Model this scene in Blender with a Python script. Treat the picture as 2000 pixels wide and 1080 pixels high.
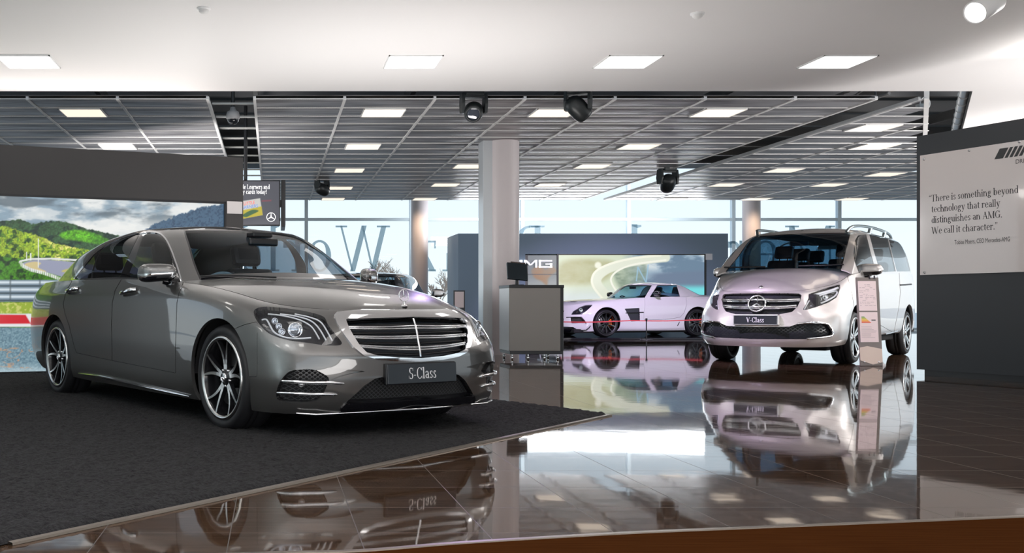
import bpy, bmesh, math, random
import numpy as np
from mathutils import Vector, Matrix
from mathutils.bvhtree import BVHTree

for _o in list(bpy.data.objects):
    bpy.data.objects.remove(_o)
SC = bpy.context.scene
COL = SC.collection
R_ = math.radians
# ------------------------------------------------------------------ camera
F_PX, CAM_H, CX, CY = 1992.0, 0.827, 533.0, 596.0      # focal length, eye height and vanishing point in the 2000x1080 frame
_cam = bpy.data.cameras.new('camera')
_cam.sensor_fit = 'HORIZONTAL'
_cam.sensor_width = 36.0
_cam.lens = F_PX / 2000.0 * 36.0
_cam.shift_x = (1000.0 - CX) / 2000.0
_cam.shift_y = (CY - 540.0) / 2000.0
_cam.clip_start = 0.05
_cam.clip_end = 400
_co = bpy.data.objects.new('camera', _cam)
COL.objects.link(_co)
_co.location = (0, 0, CAM_H)
_co.rotation_euler = (math.pi / 2, 0, 0)
SC.camera = _co
# ------------------------------------------------------------------ world, exposure
SC.view_settings.view_transform = 'Standard'
SC.view_settings.look = 'None'
SC.view_settings.gamma = 1.0
SC.view_settings.use_curve_mapping = False
SC.view_settings.exposure = 0.0
_w = bpy.data.worlds.new('overcast_sky')
SC.world = _w
_w.use_nodes = True
_nt = _w.node_tree
_nt.nodes.clear()
_out = _nt.nodes.new('ShaderNodeOutputWorld')
_bg = _nt.nodes.new('ShaderNodeBackground')
_tc = _nt.nodes.new('ShaderNodeTexCoord')
_sx = _nt.nodes.new('ShaderNodeSeparateXYZ')
_cr = _nt.nodes.new('ShaderNodeValToRGB')
_nt.links.new(_tc.outputs['Generated'], _sx.inputs[0])
_nt.links.new(_sx.outputs['Z'], _cr.inputs[0])
_nt.links.new(_cr.outputs[0], _bg.inputs[0])
_nt.links.new(_bg.outputs[0], _out.inputs[0])
_cr.color_ramp.elements[0].position = 0.0
_cr.color_ramp.elements[0].color = (0.86, 0.96, 1.0, 1)
_cr.color_ramp.elements[1].position = 0.35
_cr.color_ramp.elements[1].color = (0.62, 0.80, 1.0, 1)
_bg.inputs[1].default_value = 1.15
SC.cycles.max_bounces = 8
SC.cycles.transparent_max_bounces = 16
SC.cycles.sample_clamp_indirect = 6.0
SC.cycles.caustics_reflective = False
SC.cycles.caustics_refractive = False


# ------------------------------------------------------------------ unseen area lamps added as fill to brighten the hall; warm spots at the columns
def area_lamp(name, loc, target, sx, sy, watts, col=(1.0, 0.97, 0.95), spread=180):
    L = bpy.data.lights.new(name, 'AREA')
    L.shape = 'RECTANGLE'
    L.size, L.size_y = sx, sy
    L.energy = watts
    L.color = col
    L.spread = R_(spread)
    o = bpy.data.objects.new(name, L)
    COL.objects.link(o)
    o.location = loc
    o.rotation_euler = (Vector(target) - Vector(loc)).to_track_quat('-Z', 'Y').to_euler()
    return o


area_lamp('floor_fill_light', (1.3, 10.9, .14), (1.3, 10.9, 3.5), 3.2, .9, 150)  # added fill hidden behind the saloon, brightens the white ceiling
area_lamp('floor_fill_light', (10.8, 9.8, .2), (10.0, 9.8, 3.5), 2.0, 4.0, 620)  # added fill hidden behind the quote wall
area_lamp('floor_fill_light', (1.5, -.4, .1), (1.5, .6, 3.5), 11.0, 4.0, 880)  # added fill on the floor around the camera, out of view
area_lamp('upward_fill_light', (9.0, 10.5, 2.92), (8.4, 9.5, 3.5), 1.2, 3.0, 130, (1, .95, .9))  # added fill above the quote wall for the ceiling
area_lamp('upward_fill_light', (-2.6, 13.2, 2.80), (-2.4, 12.0, 3.5), 3.5, .3, 35, (1, .93, .88))  # added fill above the picture wall
area_lamp('upward_fill_light', (9.0, 29.9, 2.95), (8.0, 22.0, 4.2), 7.0, .8, 500, (.95, .97, 1.0))  # added fill above the display wall, for the panel ceiling
area_lamp('upward_fill_light', (-2.0, 16.0, 2.2), (2.0, 22.0, 3.6), 3.0, .8, 140, (1, .97, .95))  # added fill behind the picture wall, for the panel ceiling
area_lamp('upward_fill_light', (12.5, 14.5, 2.6), (8.0, 20.0, 3.6), 1.0, 3.0, 260, (1, .97, .95))  # added fill aimed at the panel ceiling from the right
area_lamp('upward_fill_light', (9.0, 30.6, 2.95), (9.0, 33.0, 4.2), 7.0, .6, 420, (.95, .97, 1.0))  # added fill that brightens mullions and far columns
for _x, _y in ((4.45, 30.3), (14.65, 30.3)):
    _l = bpy.data.lights.new('column_downlight', 'SPOT')
    _l.energy = 95
    _l.color = (1.0, .72, .48)
    _l.spot_size = R_(110)
    _l.spot_blend = .8
    _l.shadow_soft_size = .15
    _o = bpy.data.objects.new('column_downlight', _l)
    COL.objects.link(_o)
    _o.location = (_x, _y, 3.9)
    _o.rotation_euler = (R_(25), 0, 0)
area_lamp('wall_fill_light', (-5.3, 3.5, .15), (-6.0, 3.5, 1.6), .3, 9.0, 360, (.93, .98, 1.0))  # unseen fill, added to brighten the left wall mirrored in the saloon's side
# ------------------------------------------------------------------ materials
MATS = {}


def mat(name, col=(0.8, 0.8, 0.8), rough=0.5, metal=0.0, coat=0.0, spec=0.5, emit=None, es=0.0, coat_rough=0.03):
    if name in MATS:
        return MATS[name]
    m = bpy.data.materials.new(name)
    m.use_nodes = True
    b = m.node_tree.nodes['Principled BSDF']
    b.inputs['Base Color'].default_value = (*col, 1)
    b.inputs['Roughness'].default_value = rough
    b.inputs['Metallic'].default_value = metal
    b.inputs['Coat Weight'].default_value = coat
    b.inputs['Coat Roughness'].default_value = coat_rough
    b.inputs['Specular IOR Level'].default_value = spec
    if emit:
        b.inputs['Emission Color'].default_value = (*emit, 1)
        b.inputs['Emission Strength'].default_value = es
    MATS[name] = m
    return m


def glass(name, tint=(0.8, 0.9, 0.95), rough=0.0, ior=1.45, solid=None, solid_f=0.0):
    """thin pane: tinted see-through, mirror reflection by Fresnel, optionally a dark film"""
    if name in MATS:
        return MATS[name]
    m = bpy.data.materials.new(name)
    m.use_nodes = True
    n, l = m.node_tree.nodes, m.node_tree.links
    n.clear()
    o = n.new('ShaderNodeOutputMaterial')
    t = n.new('ShaderNodeBsdfTransparent')
    t.inputs[0].default_value = (*tint, 1)
    g = n.new('ShaderNodeBsdfGlossy')
    g.inputs['Roughness'].default_value = rough
    g.inputs[0].default_value = (1, 1, 1, 1)
    fr = n.new('ShaderNodeFresnel')
    geo = n.new('ShaderNodeNewGeometry')            # same mirror share from both faces of the pane
    mi_ = n.new('ShaderNodeMix')
    mi_.inputs['A'].default_value = ior
    mi_.inputs['B'].default_value = 1.0 / ior
    l.new(geo.outputs['Backfacing'], mi_.inputs['Factor'])
    l.new(mi_.outputs['Result'], fr.inputs[0])
    mx = n.new('ShaderNodeMixShader')
    l.new(fr.outputs[0], mx.inputs[0])
    src = t
    if solid:
        d = n.new('ShaderNodeBsdfDiffuse')
        d.inputs[0].default_value = (*solid, 1)
        m2 = n.new('ShaderNodeMixShader')
        m2.inputs[0].default_value = solid_f
        l.new(t.outputs[0], m2.inputs[1])
        l.new(d.outputs[0], m2.inputs[2])
        src = m2
    l.new(src.outputs[0], mx.inputs[1])
    l.new(g.outputs[0], mx.inputs[2])
    l.new(mx.outputs[0], o.inputs[0])
    MATS[name] = m
    return m


def nodes_of(m):
    return m.node_tree.nodes, m.node_tree.links, m.node_tree.nodes['Principled BSDF']


# ------------------------------------------------------------------ objects
def link(o, parent=None):
    COL.objects.link(o)
    if parent is not None:
        o.parent = parent
    return o


def mesh_obj(name, V, F, m, parent=None, smooth=False, mi=None):
    me = bpy.data.meshes.new(name)
    me.from_pydata([tuple(v) for v in V], [], [tuple(f) for f in F])
    for x in (m if isinstance(m, (list, tuple)) else [m]):
        me.materials.append(x)
    if mi is not None:
        me.polygons.foreach_set('material_index', np.asarray(mi, np.int32))
    if smooth:
        me.polygons.foreach_set('use_smooth', np.ones(len(me.polygons), bool))
    me.update()
    return link(bpy.data.objects.new(name, me), parent)


def empty(name, loc=(0, 0, 0), rz=0.0, parent=None):
    o = bpy.data.objects.new(name, None)
    o.empty_display_size = 0.2
    o.location = loc
    o.rotation_euler = (0, 0, rz)
    return link(o, parent)


def tag(o, label, cat, group=None, kind=None):
    o['label'] = label
    o['category'] = cat
    if group:
        o['group'] = group
    if kind:
        o['kind'] = kind
    return o


def struct(o):
    o['kind'] = 'structure'
    return o


class MB:
    """collects shapes into one mesh"""

    def __init__(s):
        s.V, s.F, s.mi, s.sm = [], [], [], []

    def add(s, V, F, mi=0, sm=False):
        b = len(s.V)
        s.V += [tuple(map(float, v)) for v in V]
        s.F += [tuple(int(i) + b for i in f) for f in F]
        s.mi += [mi] * len(F)
        s.sm += [sm] * len(F)
        return s

    def box(s, x0, y0, z0, x1, y1, z1, mi=0, bev=0.0, M=None):
        if bev <= 0:
            V = [(x, y, z) for z in (z0, z1) for y in (y0, y1) for x in (x0, x1)]
            F = [(0, 2, 3, 1), (4, 5, 7, 6), (0, 1, 5, 4), (2, 6, 7, 3), (0, 4, 6, 2), (1, 3, 7, 5)]
        else:
            bm = bmesh.new()
            bmesh.ops.create_cube(bm, size=1)
            for v in bm.verts:
                v.co = Vector(((x0 + x1) / 2 + v.co.x * (x1 - x0), (y0 + y1) / 2 + v.co.y * (y1 - y0), (z0 + z1) / 2 + v.co.z * (z1 - z0)))
            bmesh.ops.bevel(bm, geom=bm.edges[:], offset=bev, segments=2, profile=0.5, affect='EDGES')
            V = [v.co.copy() for v in bm.verts]
            bm.verts.index_update()
            F = [[v.index for v in f.verts] for f in bm.faces]
            bm.free()
        if M is not None:
            V = [M @ Vector(v) for v in V]
        return s.add(V, F, mi)

    def tube(s, pts, r, n=8, mi=0, caps=True, sm=True):
        pts = [Vector(p) for p in pts]
        rs = r if isinstance(r, (list, tuple)) else [r] * len(pts)
        V, F = [], []
        up = Vector((0, 0, 1))
        t0 = (pts[1] - pts[0]).normalized()
        if abs(t0.dot(up)) > 0.9:
            up = Vector((1, 0, 0))
        nrm = (up - t0 * up.dot(t0)).normalized()
        for i, p in enumerate(pts):
            a = pts[max(i - 1, 0)]
            b = pts[min(i + 1, len(pts) - 1)]
            t = (b - a).normalized()
            nrm = (nrm - t * nrm.dot(t)).normalized()
            bn = t.cross(nrm)
            for k in range(n):
                an = 2 * math.pi * k / n
                V.append(p + (nrm * math.cos(an) + bn * math.sin(an)) * rs[i])
        for i in range(len(pts) - 1):
            for k in range(n):
                F.append((i * n + k, i * n + (k + 1) % n, (i + 1) * n + (k + 1) % n, (i + 1) * n + k))
        s.add(V, F, mi, sm)
        if caps:
            s.add([V[k] for k in range(n)], [tuple(reversed(range(n)))], mi)
            s.add([V[(len(pts) - 1) * n + k] for k in range(n)], [tuple(range(n))], mi)
        return s

    def lathe(s, prof, n=32, mi=0, axis='z', c=(0, 0, 0), sm=True, M=None):
        """prof = [(radius, height)...]"""
        V, F = [], []
        for (r, h) in prof:
            for k in range(n):
                a = 2 * math.pi * k / n
                p = (r * math.cos(a), r * math.sin(a), h)
                if axis == 'y':
                    p = (p[0], p[2], p[1])
                elif axis == 'x':
                    p = (p[2], p[0], p[1])
                v = Vector((p[0] + c[0], p[1] + c[1], p[2] + c[2]))
                V.append(M @ v if M is not None else v)
        for i in range(len(prof) - 1):
            for k in range(n):
                q = (i * n + k, i * n + (k + 1) % n, (i + 1) * n + (k + 1) % n, (i + 1) * n + k)
                F.append(q if axis != 'y' else tuple(reversed(q)))
        return s.add(V, F, mi, sm)

    def prism(s, poly, z0, z1, M=None, mi=0, mis=None):
        n = len(poly)
        V = [(p[0], p[1], z0) for p in poly] + [(p[0], p[1], z1) for p in poly]
        if M is not None:
            V = [M @ Vector(v) for v in V]
        s.add(V, [tuple(reversed(range(n)))], mi)
        s.add(V, [tuple(range(n, 2 * n))], mi)
        s.add(V, [(i, (i + 1) % n, n + (i + 1) % n, n + i) for i in range(n)], mi if mis is None else mis)
        return s

    def xf(s, M):
        s.V = [tuple(M @ Vector(v)) for v in s.V]
        return s

    def build(s, name, m, parent=None):
        o = mesh_obj(name, s.V, s.F, m, parent, mi=s.mi)
        o.data.polygons.foreach_set('use_smooth', np.asarray(s.sm, bool))
        return o


def bevel_mod(o, w, seg=2):
    b = o.modifiers.new('bevel', 'BEVEL')
    b.width = w
    b.segments = seg
    b.limit_method = 'ANGLE'
    return o


# ------------------------------------------------------------------ photo geometry: a pixel's ray met with a plane
def ray(u, v):
    return np.array([(u - CX) / F_PX, 1.0, (CY - v) / F_PX])


def at_z(u, v, z):
    d = ray(u, v)
    t = (z - CAM_H) / d[2]
    return Vector((d[0] * t, t, z))


def at_y(u, v, y):
    d = ray(u, v)
    return Vector((d[0] * y, y, CAM_H + d[2] * y))


# ------------------------------------------------------------------ smooth sheets that can be cut along outlines
def pchip(x, y, q):
    x = np.asarray(x, float)
    y = np.asarray(y, float)
    if y.ndim == 1:
        return pchip(x, y[:, None], q)[:, 0]
    h = np.diff(x)[:, None]
    d = np.diff(y, axis=0) / h
    m = np.zeros_like(y)
    if len(x) == 2:
        m[:] = d[0]
    else:
        w1 = 2 * h[1:] + h[:-1]
        w2 = h[1:] + 2 * h[:-1]
        ok = d[1:] * d[:-1] > 0
        with np.errstate(all='ignore'):
            mm = (w1 + w2) / (w1 / d[:-1] + w2 / d[1:])
        m[1:-1] = np.where(ok, mm, 0)
        m[0] = ((2 * h[0] + h[1]) * d[0] - h[0] * d[1]) / (h[0] + h[1])
        m[-1] = ((2 * h[-1] + h[-2]) * d[-1] - h[-1] * d[-2]) / (h[-1] + h[-2])
    q = np.clip(np.asarray(q, float), x[0], x[-1])
    i = np.clip(np.searchsorted(x, q, side='right') - 1, 0, len(x) - 2)
    hh = h[i]
    t = ((q - x[i])[:, None]) / hh
    return (2 * t ** 3 - 3 * t ** 2 + 1) * y[i] + (t ** 3 - 2 * t ** 2 + t) * hh * m[i] + (-2 * t ** 3 + 3 * t ** 2) * y[i + 1] + (t ** 3 - t ** 2) * hh * m[i + 1]


def smooth_rows(P, sig, sym0=True, sym1=True):
    """gaussian along axis 0 of P[n,k,3]; at a mirror end y flips sign, else the end slope is kept"""
    if sig <= 0:
        return P
    r = int(3 * sig)
    k = np.exp(-0.5 * (np.arange(-r, r + 1) / sig) ** 2)
    k /= k.sum()
    a = P[1:r + 1][::-1].copy()
    b = P[-r - 1:-1][::-1].copy()
    if sym0:
        a[..., 1] *= -1
    else:
        a = 2 * P[:1] - a
    if sym1:
        b[..., 1] *= -1
    else:
        b = 2 * P[-1:] - b
    Q = np.concatenate([a, P, b])
    out = np.zeros_like(P)
    for i in range(2 * r + 1):
        out += k[i] * Q[i:i + len(P)]
    return out


class Sheet:
    def __init__(s, V, A, F):
        s.V, s.A, s.F = np.asarray(V, float), np.asarray(A, float), np.asarray(F, np.int64).reshape(-1, 3)

    @staticmethod
    def grid(P, A, flip=False):
        n, m = P.shape[:2]
        I = np.arange(n * m).reshape(n, m)
        a, b, c, d = I[:-1, :-1].ravel(), I[1:, :-1].ravel(), I[1:, 1:].ravel(), I[:-1, 1:].ravel()
        F = np.concatenate([np.stack([a, b, c], 1), np.stack([a, c, d], 1)])
        if flip:
            F = F[:, ::-1]
        return Sheet(P.reshape(-1, 3), A.reshape(n * m, -1), F)

    def compact(s):
        u, inv = np.unique(s.F, return_inverse=True)
        return Sheet(s.V[u], s.A[u], inv.reshape(-1, 3)) if len(s.F) else Sheet(np.zeros((0, 3)), np.zeros((0, s.A.shape[1])), np.zeros((0, 3), int))

    def split(s, phi):
        """cut along phi = 0 -> (phi < 0, phi > 0)"""
        phi = np.where(np.abs(phi) < 1e-7, 1e-7, phi)
        if len(s.F) == 0:
            return s, s
        sg = phi[s.F] < 0
        c = sg.sum(1)
        neg, pos = list(s.F[c == 3]), list(s.F[c == 0])
        V, A = list(s.V), list(s.A)
        cache = {}

        def cut(i, j):
            k = (i, j) if i < j else (j, i)
            if k not in cache:
                t = phi[k[0]] / (phi[k[0]] - phi[k[1]])
                V.append(s.V[k[0]] * (1 - t) + s.V[k[1]] * t)
                A.append(s.A[k[0]] * (1 - t) + s.A[k[1]] * t)
                cache[k] = len(V) - 1
            return cache[k]
        for f, g in zip(s.F[(c == 1) | (c == 2)], sg[(c == 1) | (c == 2)]):
            k = int(np.argmax(g)) if g.sum() == 1 else int(np.argmin(g))
            a, b, d = f[k], f[(k + 1) % 3], f[(k + 2) % 3]
            ab, ad = cut(a, b), cut(a, d)
            one, two = (neg, pos) if g.sum() == 1 else (pos, neg)
            one.append((a, ab, ad))
            two.append((ab, b, d))
            two.append((ab, d, ad))
        mk = lambda F: Sheet(V, A, np.array(F, np.int64).reshape(-1, 3)).compact()
        return mk(neg), mk(pos)

    def largest(s):
        """only the largest connected piece"""
        if len(s.F) == 0:
            return s
        lab = np.arange(len(s.V))
        while True:
            m = lab[s.F].min(1)
            new = lab.copy()
            for i in range(3):
                np.minimum.at(new, s.F[:, i], m)
            new = new[new]
            if (new == lab).all():
                break
            lab = new
        fl = lab[s.F[:, 0]]
        u, c = np.unique(fl, return_counts=True)
        return Sheet(s.V, s.A, s.F[fl == u[np.argmax(c)]]).compact()

    def normals(s):
        p = s.V[s.F]
        n = np.cross(p[:, 1] - p[:, 0], p[:, 2] - p[:, 0])
        N = np.zeros_like(s.V)
        for i in range(3):
            np.add.at(N, s.F[:, i], n)
        return N / np.maximum(np.linalg.norm(N, axis=1), 1e-12)[:, None]

    def offset(s, d):
        return Sheet(s.V + s.normals() * d, s.A, s.F)

    def edge_loop_edges(s):
        E = np.concatenate([s.F[:, [0, 1]], s.F[:, [1, 2]], s.F[:, [2, 0]]])
        key = np.sort(E, 1)
        _, idx, cnt = np.unique(key, axis=0, return_index=True, return_counts=True)
        return E[idx[cnt == 1]]

    def rim(s, depth, skip_center=True):
        """a strip standing inward from the border"""
        E = s.edge_loop_edges()
        if skip_center and len(E):
            E = E[~((np.abs(s.V[E[:, 0], 1]) < 1e-5) & (np.abs(s.V[E[:, 1], 1]) < 1e-5))]
        N = s.normals()
        u, inv = np.unique(E, return_inverse=True)
        inv = inv.reshape(-1, 2)
        k = len(u)
        V = np.concatenate([s.V[u], s.V[u] - N[u] * depth])
        A = np.concatenate([s.A[u], s.A[u]])
        a, b = inv[:, 0], inv[:, 1]
        F = np.concatenate([np.stack([b, a, a + k], 1), np.stack([b, a + k, b + k], 1)])
        return Sheet(V, A, F)

    def mirror(s):
        V = s.V.copy()
        V[:, 1] *= -1
        return Sheet(V, s.A, s.F[:, ::-1])

    @staticmethod
    def join(L):
        V, A, F, o = [], [], [], 0
        na = max(x.A.shape[1] for x in L)
        for x in L:
            V.append(x.V)
            a = np.zeros((len(x.V), na))
            a[:, :x.A.shape[1]] = x.A
            A.append(a)
            F.append(x.F + o)
            o += len(x.V)
        return Sheet(np.concatenate(V), np.concatenate(A), np.concatenate(F))

    def weld_center(s):
        """merge the vertices lying on the mirror plane"""
        c = np.where(np.abs(s.V[:, 1]) < 1e-5)[0]
        if len(c) == 0:
            return s
        key = np.round(s.V[c], 4)
        _, first, inv = np.unique(key, axis=0, return_index=True, return_inverse=True)
        m = np.arange(len(s.V))
        m[c] = c[first[inv.ravel()]]
        F = m[s.F]
        F = F[(F[:, 0] != F[:, 1]) & (F[:, 1] != F[:, 2]) & (F[:, 2] != F[:, 0])]
        return Sheet(s.V, s.A, F).compact()

    def both(s):
        return Sheet.join([s, s.mirror()]).weld_center()

    def obj(s, name, m, parent=None, rim=0.0):
        if len(s.F) == 0:
            return None
        L = [s] if rim <= 0 else [s, s.rim(rim)]
        J = Sheet.join(L)
        return mesh_obj(name, J.V, J.F, m, parent, smooth=True)


def sdf(poly, p):
    """signed distance (negative inside) of points p[n,2] to a closed outline"""
    poly = np.asarray(poly, float)
    p = np.asarray(p, float)
    d = np.full(len(p), 1e18)
    ins = np.zeros(len(p), bool)
    for i in range(len(poly)):
        a, b = poly[i], poly[(i + 1) % len(poly)]
        e = b - a
        w = p - a
        t = np.clip((w @ e) / max(e @ e, 1e-12), 0, 1)
        q = w - t[:, None] * e
        d = np.minimum(d, (q ** 2).sum(1))
        c = ((a[1] <= p[:, 1]) != (b[1] <= p[:, 1]))
        with np.errstate(all='ignore'):
            xi = a[0] + (p[:, 1] - a[1]) * (b[0] - a[0]) / (b[1] - a[1])
        ins ^= c & (p[:, 0] < xi)
    d = np.sqrt(d)
    return np.where(ins, -d, d)


def dist_line(line, p):
    """distance of points p[n,2] to an open polyline"""
    line = np.asarray(line, float)
    d = np.full(len(p), 1e18)
    for a, b in zip(line[:-1], line[1:]):
        e = b - a
        w = p - a
        t = np.clip((w @ e) / max(e @ e, 1e-12), 0, 1)
        q = w - t[:, None] * e
        d = np.minimum(d, (q ** 2).sum(1))
    return np.sqrt(d)


def catmull(pts, n=6, closed=True):
    """rounds an outline"""
    P = np.asarray(pts, float)
    N = len(P)
    out = []
    rng = range(N) if closed else range(N - 1)
    for i in rng:
        g = (lambda k: P[k % N]) if closed else (lambda k: P[min(max(k, 0), N - 1)])
        p0, p1, p2, p3 = g(i - 1), g(i), g(i + 1), g(i + 2)
        for k in range(n):
            t = k / n
            out.append(0.5 * (2 * p1 + (p2 - p0) * t + (2 * p0 - 5 * p1 + 4 * p2 - p3) * t * t + (3 * p1 - p0 - 3 * p2 + p3) * t ** 3))
    if not closed:
        out.append(P[-1])
    return np.array(out)


def zp(scale, ox, oy, pts):
    return [(x / scale + ox, y / scale + oy) for x, y in pts]


def sm(x, a, b):
    t = np.clip((x - a) / (b - a), 0, 1)
    return t * t * (3 - 2 * t)
# ------------------------------------------------------------------ a small serif alphabet drawn as strokes
T_, t_ = 0.092, 0.036
XH, CAPH, ASC = 0.47, 0.70, 0.72


def _el(cx, cy, rx, ry):
    return ('a', cx, cy, rx, ry, 0, 360)


GL = {
    'a': ([('s', .33, .05, .34, T_, ''), ('a', .20, .33, .13 + .03, .14, 5, 165), ('a', .20, .135, .155, .135, 30, 330), ('r', .30, 0, .43, .03), ('r', .3, 0, .375, .08)], .45),
    'b': ([('s', .10, .02, .72, T_, 'l'), _el(.26, .235, .19, .24)], .50),
    'c': ([('a', .24, .235, .20, .24, 42, 318), ('r', .33, .32, .41, .39)], .44),
    'd': ([('s', .39, 0, .72, T_, 'lR'), _el(.23, .235, .19, .24)], .50),
    'e': ([('a', .24, .235, .20, .24, 8, 320), ('r', .07, .245, .43, .275)], .46),
    'g': ([_el(.21, .315, .155, .16), _el(.22, -.08, .20, .115), ('a', .16, .09, .09, .07, 90, 270), ('r', .14, .02, .30, .055), ('r', .30, .43, .45, .465)], .47),
    'h': ([('s', .10, 0, .72, T_, 'lb'), ('a', .26, .27, .165, .20, 0, 150), ('s', .40, 0, .28, T_, 'b')], .53),
    'i': ([('s', .11, 0, XH, T_, 'lb'), ('r', .055, .58, .165, .69)], .24),
    'l': ([('s', .11, 0, .72, T_, 'lb')], .24),
    'm': ([('s', .10, 0, XH, T_, 'lb'), ('a', .25, .27, .155, .20, 0, 150), ('s', .385, 0, .28, T_, 'b'), ('a', .53, .27, .155, .20, 0, 150), ('s', .665, 0, .28, T_, 'b')], .79),
    'n': ([('s', .10, 0, XH, T_, 'lb'), ('a', .26, .27, .165, .20, 0, 150), ('s', .40, 0, .28, T_, 'b')], .53),
    'o': ([_el(.245, .235, .21, .245)], .49),
    'r': ([('s', .10, 0, XH, T_, 'lb'), ('a', .25, .28, .14, .185, 60, 150), ('r', .27, .36, .36, .455)], .38),
    's': ([('a', .19, .345, .135, .125, 35, 265), ('a', .18, .12, .145, .125, -145, 85), ('r', .28, .34, .31, .46), ('r', .04, .01, .07, .14)], .37),
    't': ([('s', .14, .07, .60, T_, ''), ('r', .01, .44, .29, .47), ('a', .24, .11, .14, .115, 190, 300)], .31),
    'u': ([('s', .10, .16, XH, T_, 'l'), ('a', .235, .18, .155, .185, 180, 330), ('s', .38, 0, XH, T_, 'lR')], .51),
    'v': ([('d', .08, XH, .25, 0, T_), ('d', .40, XH, .25, 0, t_), ('r', 0, XH - .028, .19, XH), ('r', .31, XH - .028, .48, XH)], .47),
    'y': ([('d', .08, XH, .25, 0, T_), ('d', .40, XH, .17, -.20, t_), ('r', 0, XH - .028, .19, XH), ('r', .31, XH - .028, .48, XH), ('r', .06, -.21, .17, -.14)], .47),
    'z': ([('r', .03, 0, .39, .03), ('r', .03, XH - .03, .39, XH), ('d', .33, XH, .08, 0, T_), ('r', .36, 0, .39, .12), ('r', .03, XH - .12, .06, XH)], .42),
    'A': ([('d', .32, .70, .10, 0, t_), ('d', .32, .70, .55, 0, T_), ('r', .18, .22, .46, .25), ('r', .01, 0, .2, .028), ('r', .44, 0, .66, .028)], .66),
    'B': ([('s', .12, 0, .70, T_, 'bt'), ('a', .24, .53, .20, .17, -90, 90), ('a', .26, .18, .24, .18, -90, 90), ('r', .1, .335, .3, .365), ('r', .1, .67, .26, .70), ('r', .1, 0, .28, .03)], .57),
    'C': ([('a', .34, .35, .29, .36, 38, 322), ('r', .555, .50, .59, .70), ('r', .555, .02, .585, .17)], .64),
    'G': ([('a', .34, .35, .29, .36, 38, 325), ('r', .555, .50, .59, .70), ('s', .56, .04, .32, T_, 't')], .70),
    'L': ([('s', .12, 0, .70, T_, 'bt'), ('r', .1, 0, .5, .03), ('r', .47, 0, .5, .17)], .54),
    'M': ([('s', .10, 0, .70, t_, 'bT'), ('d', .12, .70, .41, 0, T_), ('d', .70, .70, .41, 0, t_), ('s', .71, 0, .70, T_, 'bt')], .84),
    'S': ([('a', .26, .52, .19, .185, 40, 268), ('a', .25, .18, .20, .185, -140, 88), ('r', .42, .50, .45, .69), ('r', .03, .02, .06, .20)], .50),
    'T': ([('s', .29, 0, .70, T_, 'b'), ('r', .02, .667, .56, .70), ('r', .02, .54, .05, .70), ('r', .53, .54, .56, .70)], .58),
    'V': ([('d', .12, .70, .34, 0, T_), ('d', .56, .70, .34, 0, t_), ('r', .01, .672, .25, .70), ('r', .45, .672, .66, .70)], .66),
    'W': ([('d', .11, .70, .31, 0, T_), ('d', .50, .70, .31, 0, t_), ('d', .47, .70, .68, 0, T_), ('d', .89, .70, .68, 0, t_), ('r', .0, .672, .24, .70), ('r', .78, .672, .99, .70)], .98),
    '-': ([('r', .03, .20, .25, .25)], .28),
    '.': ([('r', .05, 0, .15, .10)], .2),
    ',': ([('r', .05, 0, .15, .10), ('d', .13, .02, .08, -.09, .03)], .2),
    '!': ([('d', .1, .70, .1, .2, .08), ('r', .05, 0, .15, .10)], .2),
    '\u201c': ([('r', .04, .50, .13, .60), ('d', .06, .58, .11, .71, .03), ('r', .20, .50, .29, .60), ('d', .22, .58, .27, .71, .03)], .34),
    '\u201d': ([('r', .04, .60, .13, .70), ('d', .11, .63, .06, .50, .03), ('r', .20, .60, .29, .70), ('d', .27, .63, .22, .50, .03)], .34),
    ' ': ([], .24),
}


def glyph_polys(ch, bold=1.0):
    strokes, adv = GL[ch]
    out = []
    sh = .028

    def rect(x0, y0, x1, y1):
        out.append([(x0, y0), (x1, y0), (x1, y1), (x0, y1)])
    for s in strokes:
        if s[0] == 'r':
            rect(*s[1:])
        elif s[0] == 's':
            _, x, y0, y1, w, fl = s
            w *= bold
            rect(x - w / 2, y0, x + w / 2, y1)
            e = .065
            if 'b' in fl:
                rect(x - w / 2 - e, y0, x + w / 2 + e, y0 + sh)
            if 't' in fl:
                rect(x - w / 2 - e, y1 - sh, x + w / 2 + e, y1)
            if 'T' in fl:
                rect(x - w / 2 - e, y1 - sh, x + w / 2, y1)
            if 'l' in fl:
                out.append([(x - w / 2 - e, y1 - sh - .012), (x - w / 2, y1 - sh - .03), (x + w / 2, y1 - sh), (x + w / 2, y1), (x - w / 2 - e, y1 - .012)])
            if 'R' in fl:
                rect(x, y0, x + w / 2 + e, y0 + sh)
        elif s[0] == 'd':
            _, x0, y0, x1, y1, w = s
            w *= bold
            q = [(x0 - w / 2, y0), (x0 + w / 2, y0), (x1 + w / 2, y1), (x1 - w / 2, y1)]
            out.append(q[::-1] if y0 > y1 else q)
        elif s[0] == 'a':
            _, cx, cy, rx, ry, a0, a1 = s
            n = max(6, int(abs(a1 - a0) / 12))
            P = []
            for k in range(n + 1):
                a = R_(a0 + (a1 - a0) * k / n)
                th = (t_ + (T_ - t_) * abs(math.cos(a)) ** 1.3) * bold
                c, sn = math.cos(a), math.sin(a)
                P.append(((cx + rx * c, cy + ry * sn), (cx + (rx - th) * c, cy + (ry - t_ * bold) * sn)))
            for k in range(n):
                out.append([P[k][1], P[k][0], P[k + 1][0], P[k + 1][1]])
    return out, adv


def text_width(txt, sq=1.0, track=0.0):
    return sum(GL[c][1] + track for c in txt) * sq


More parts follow.
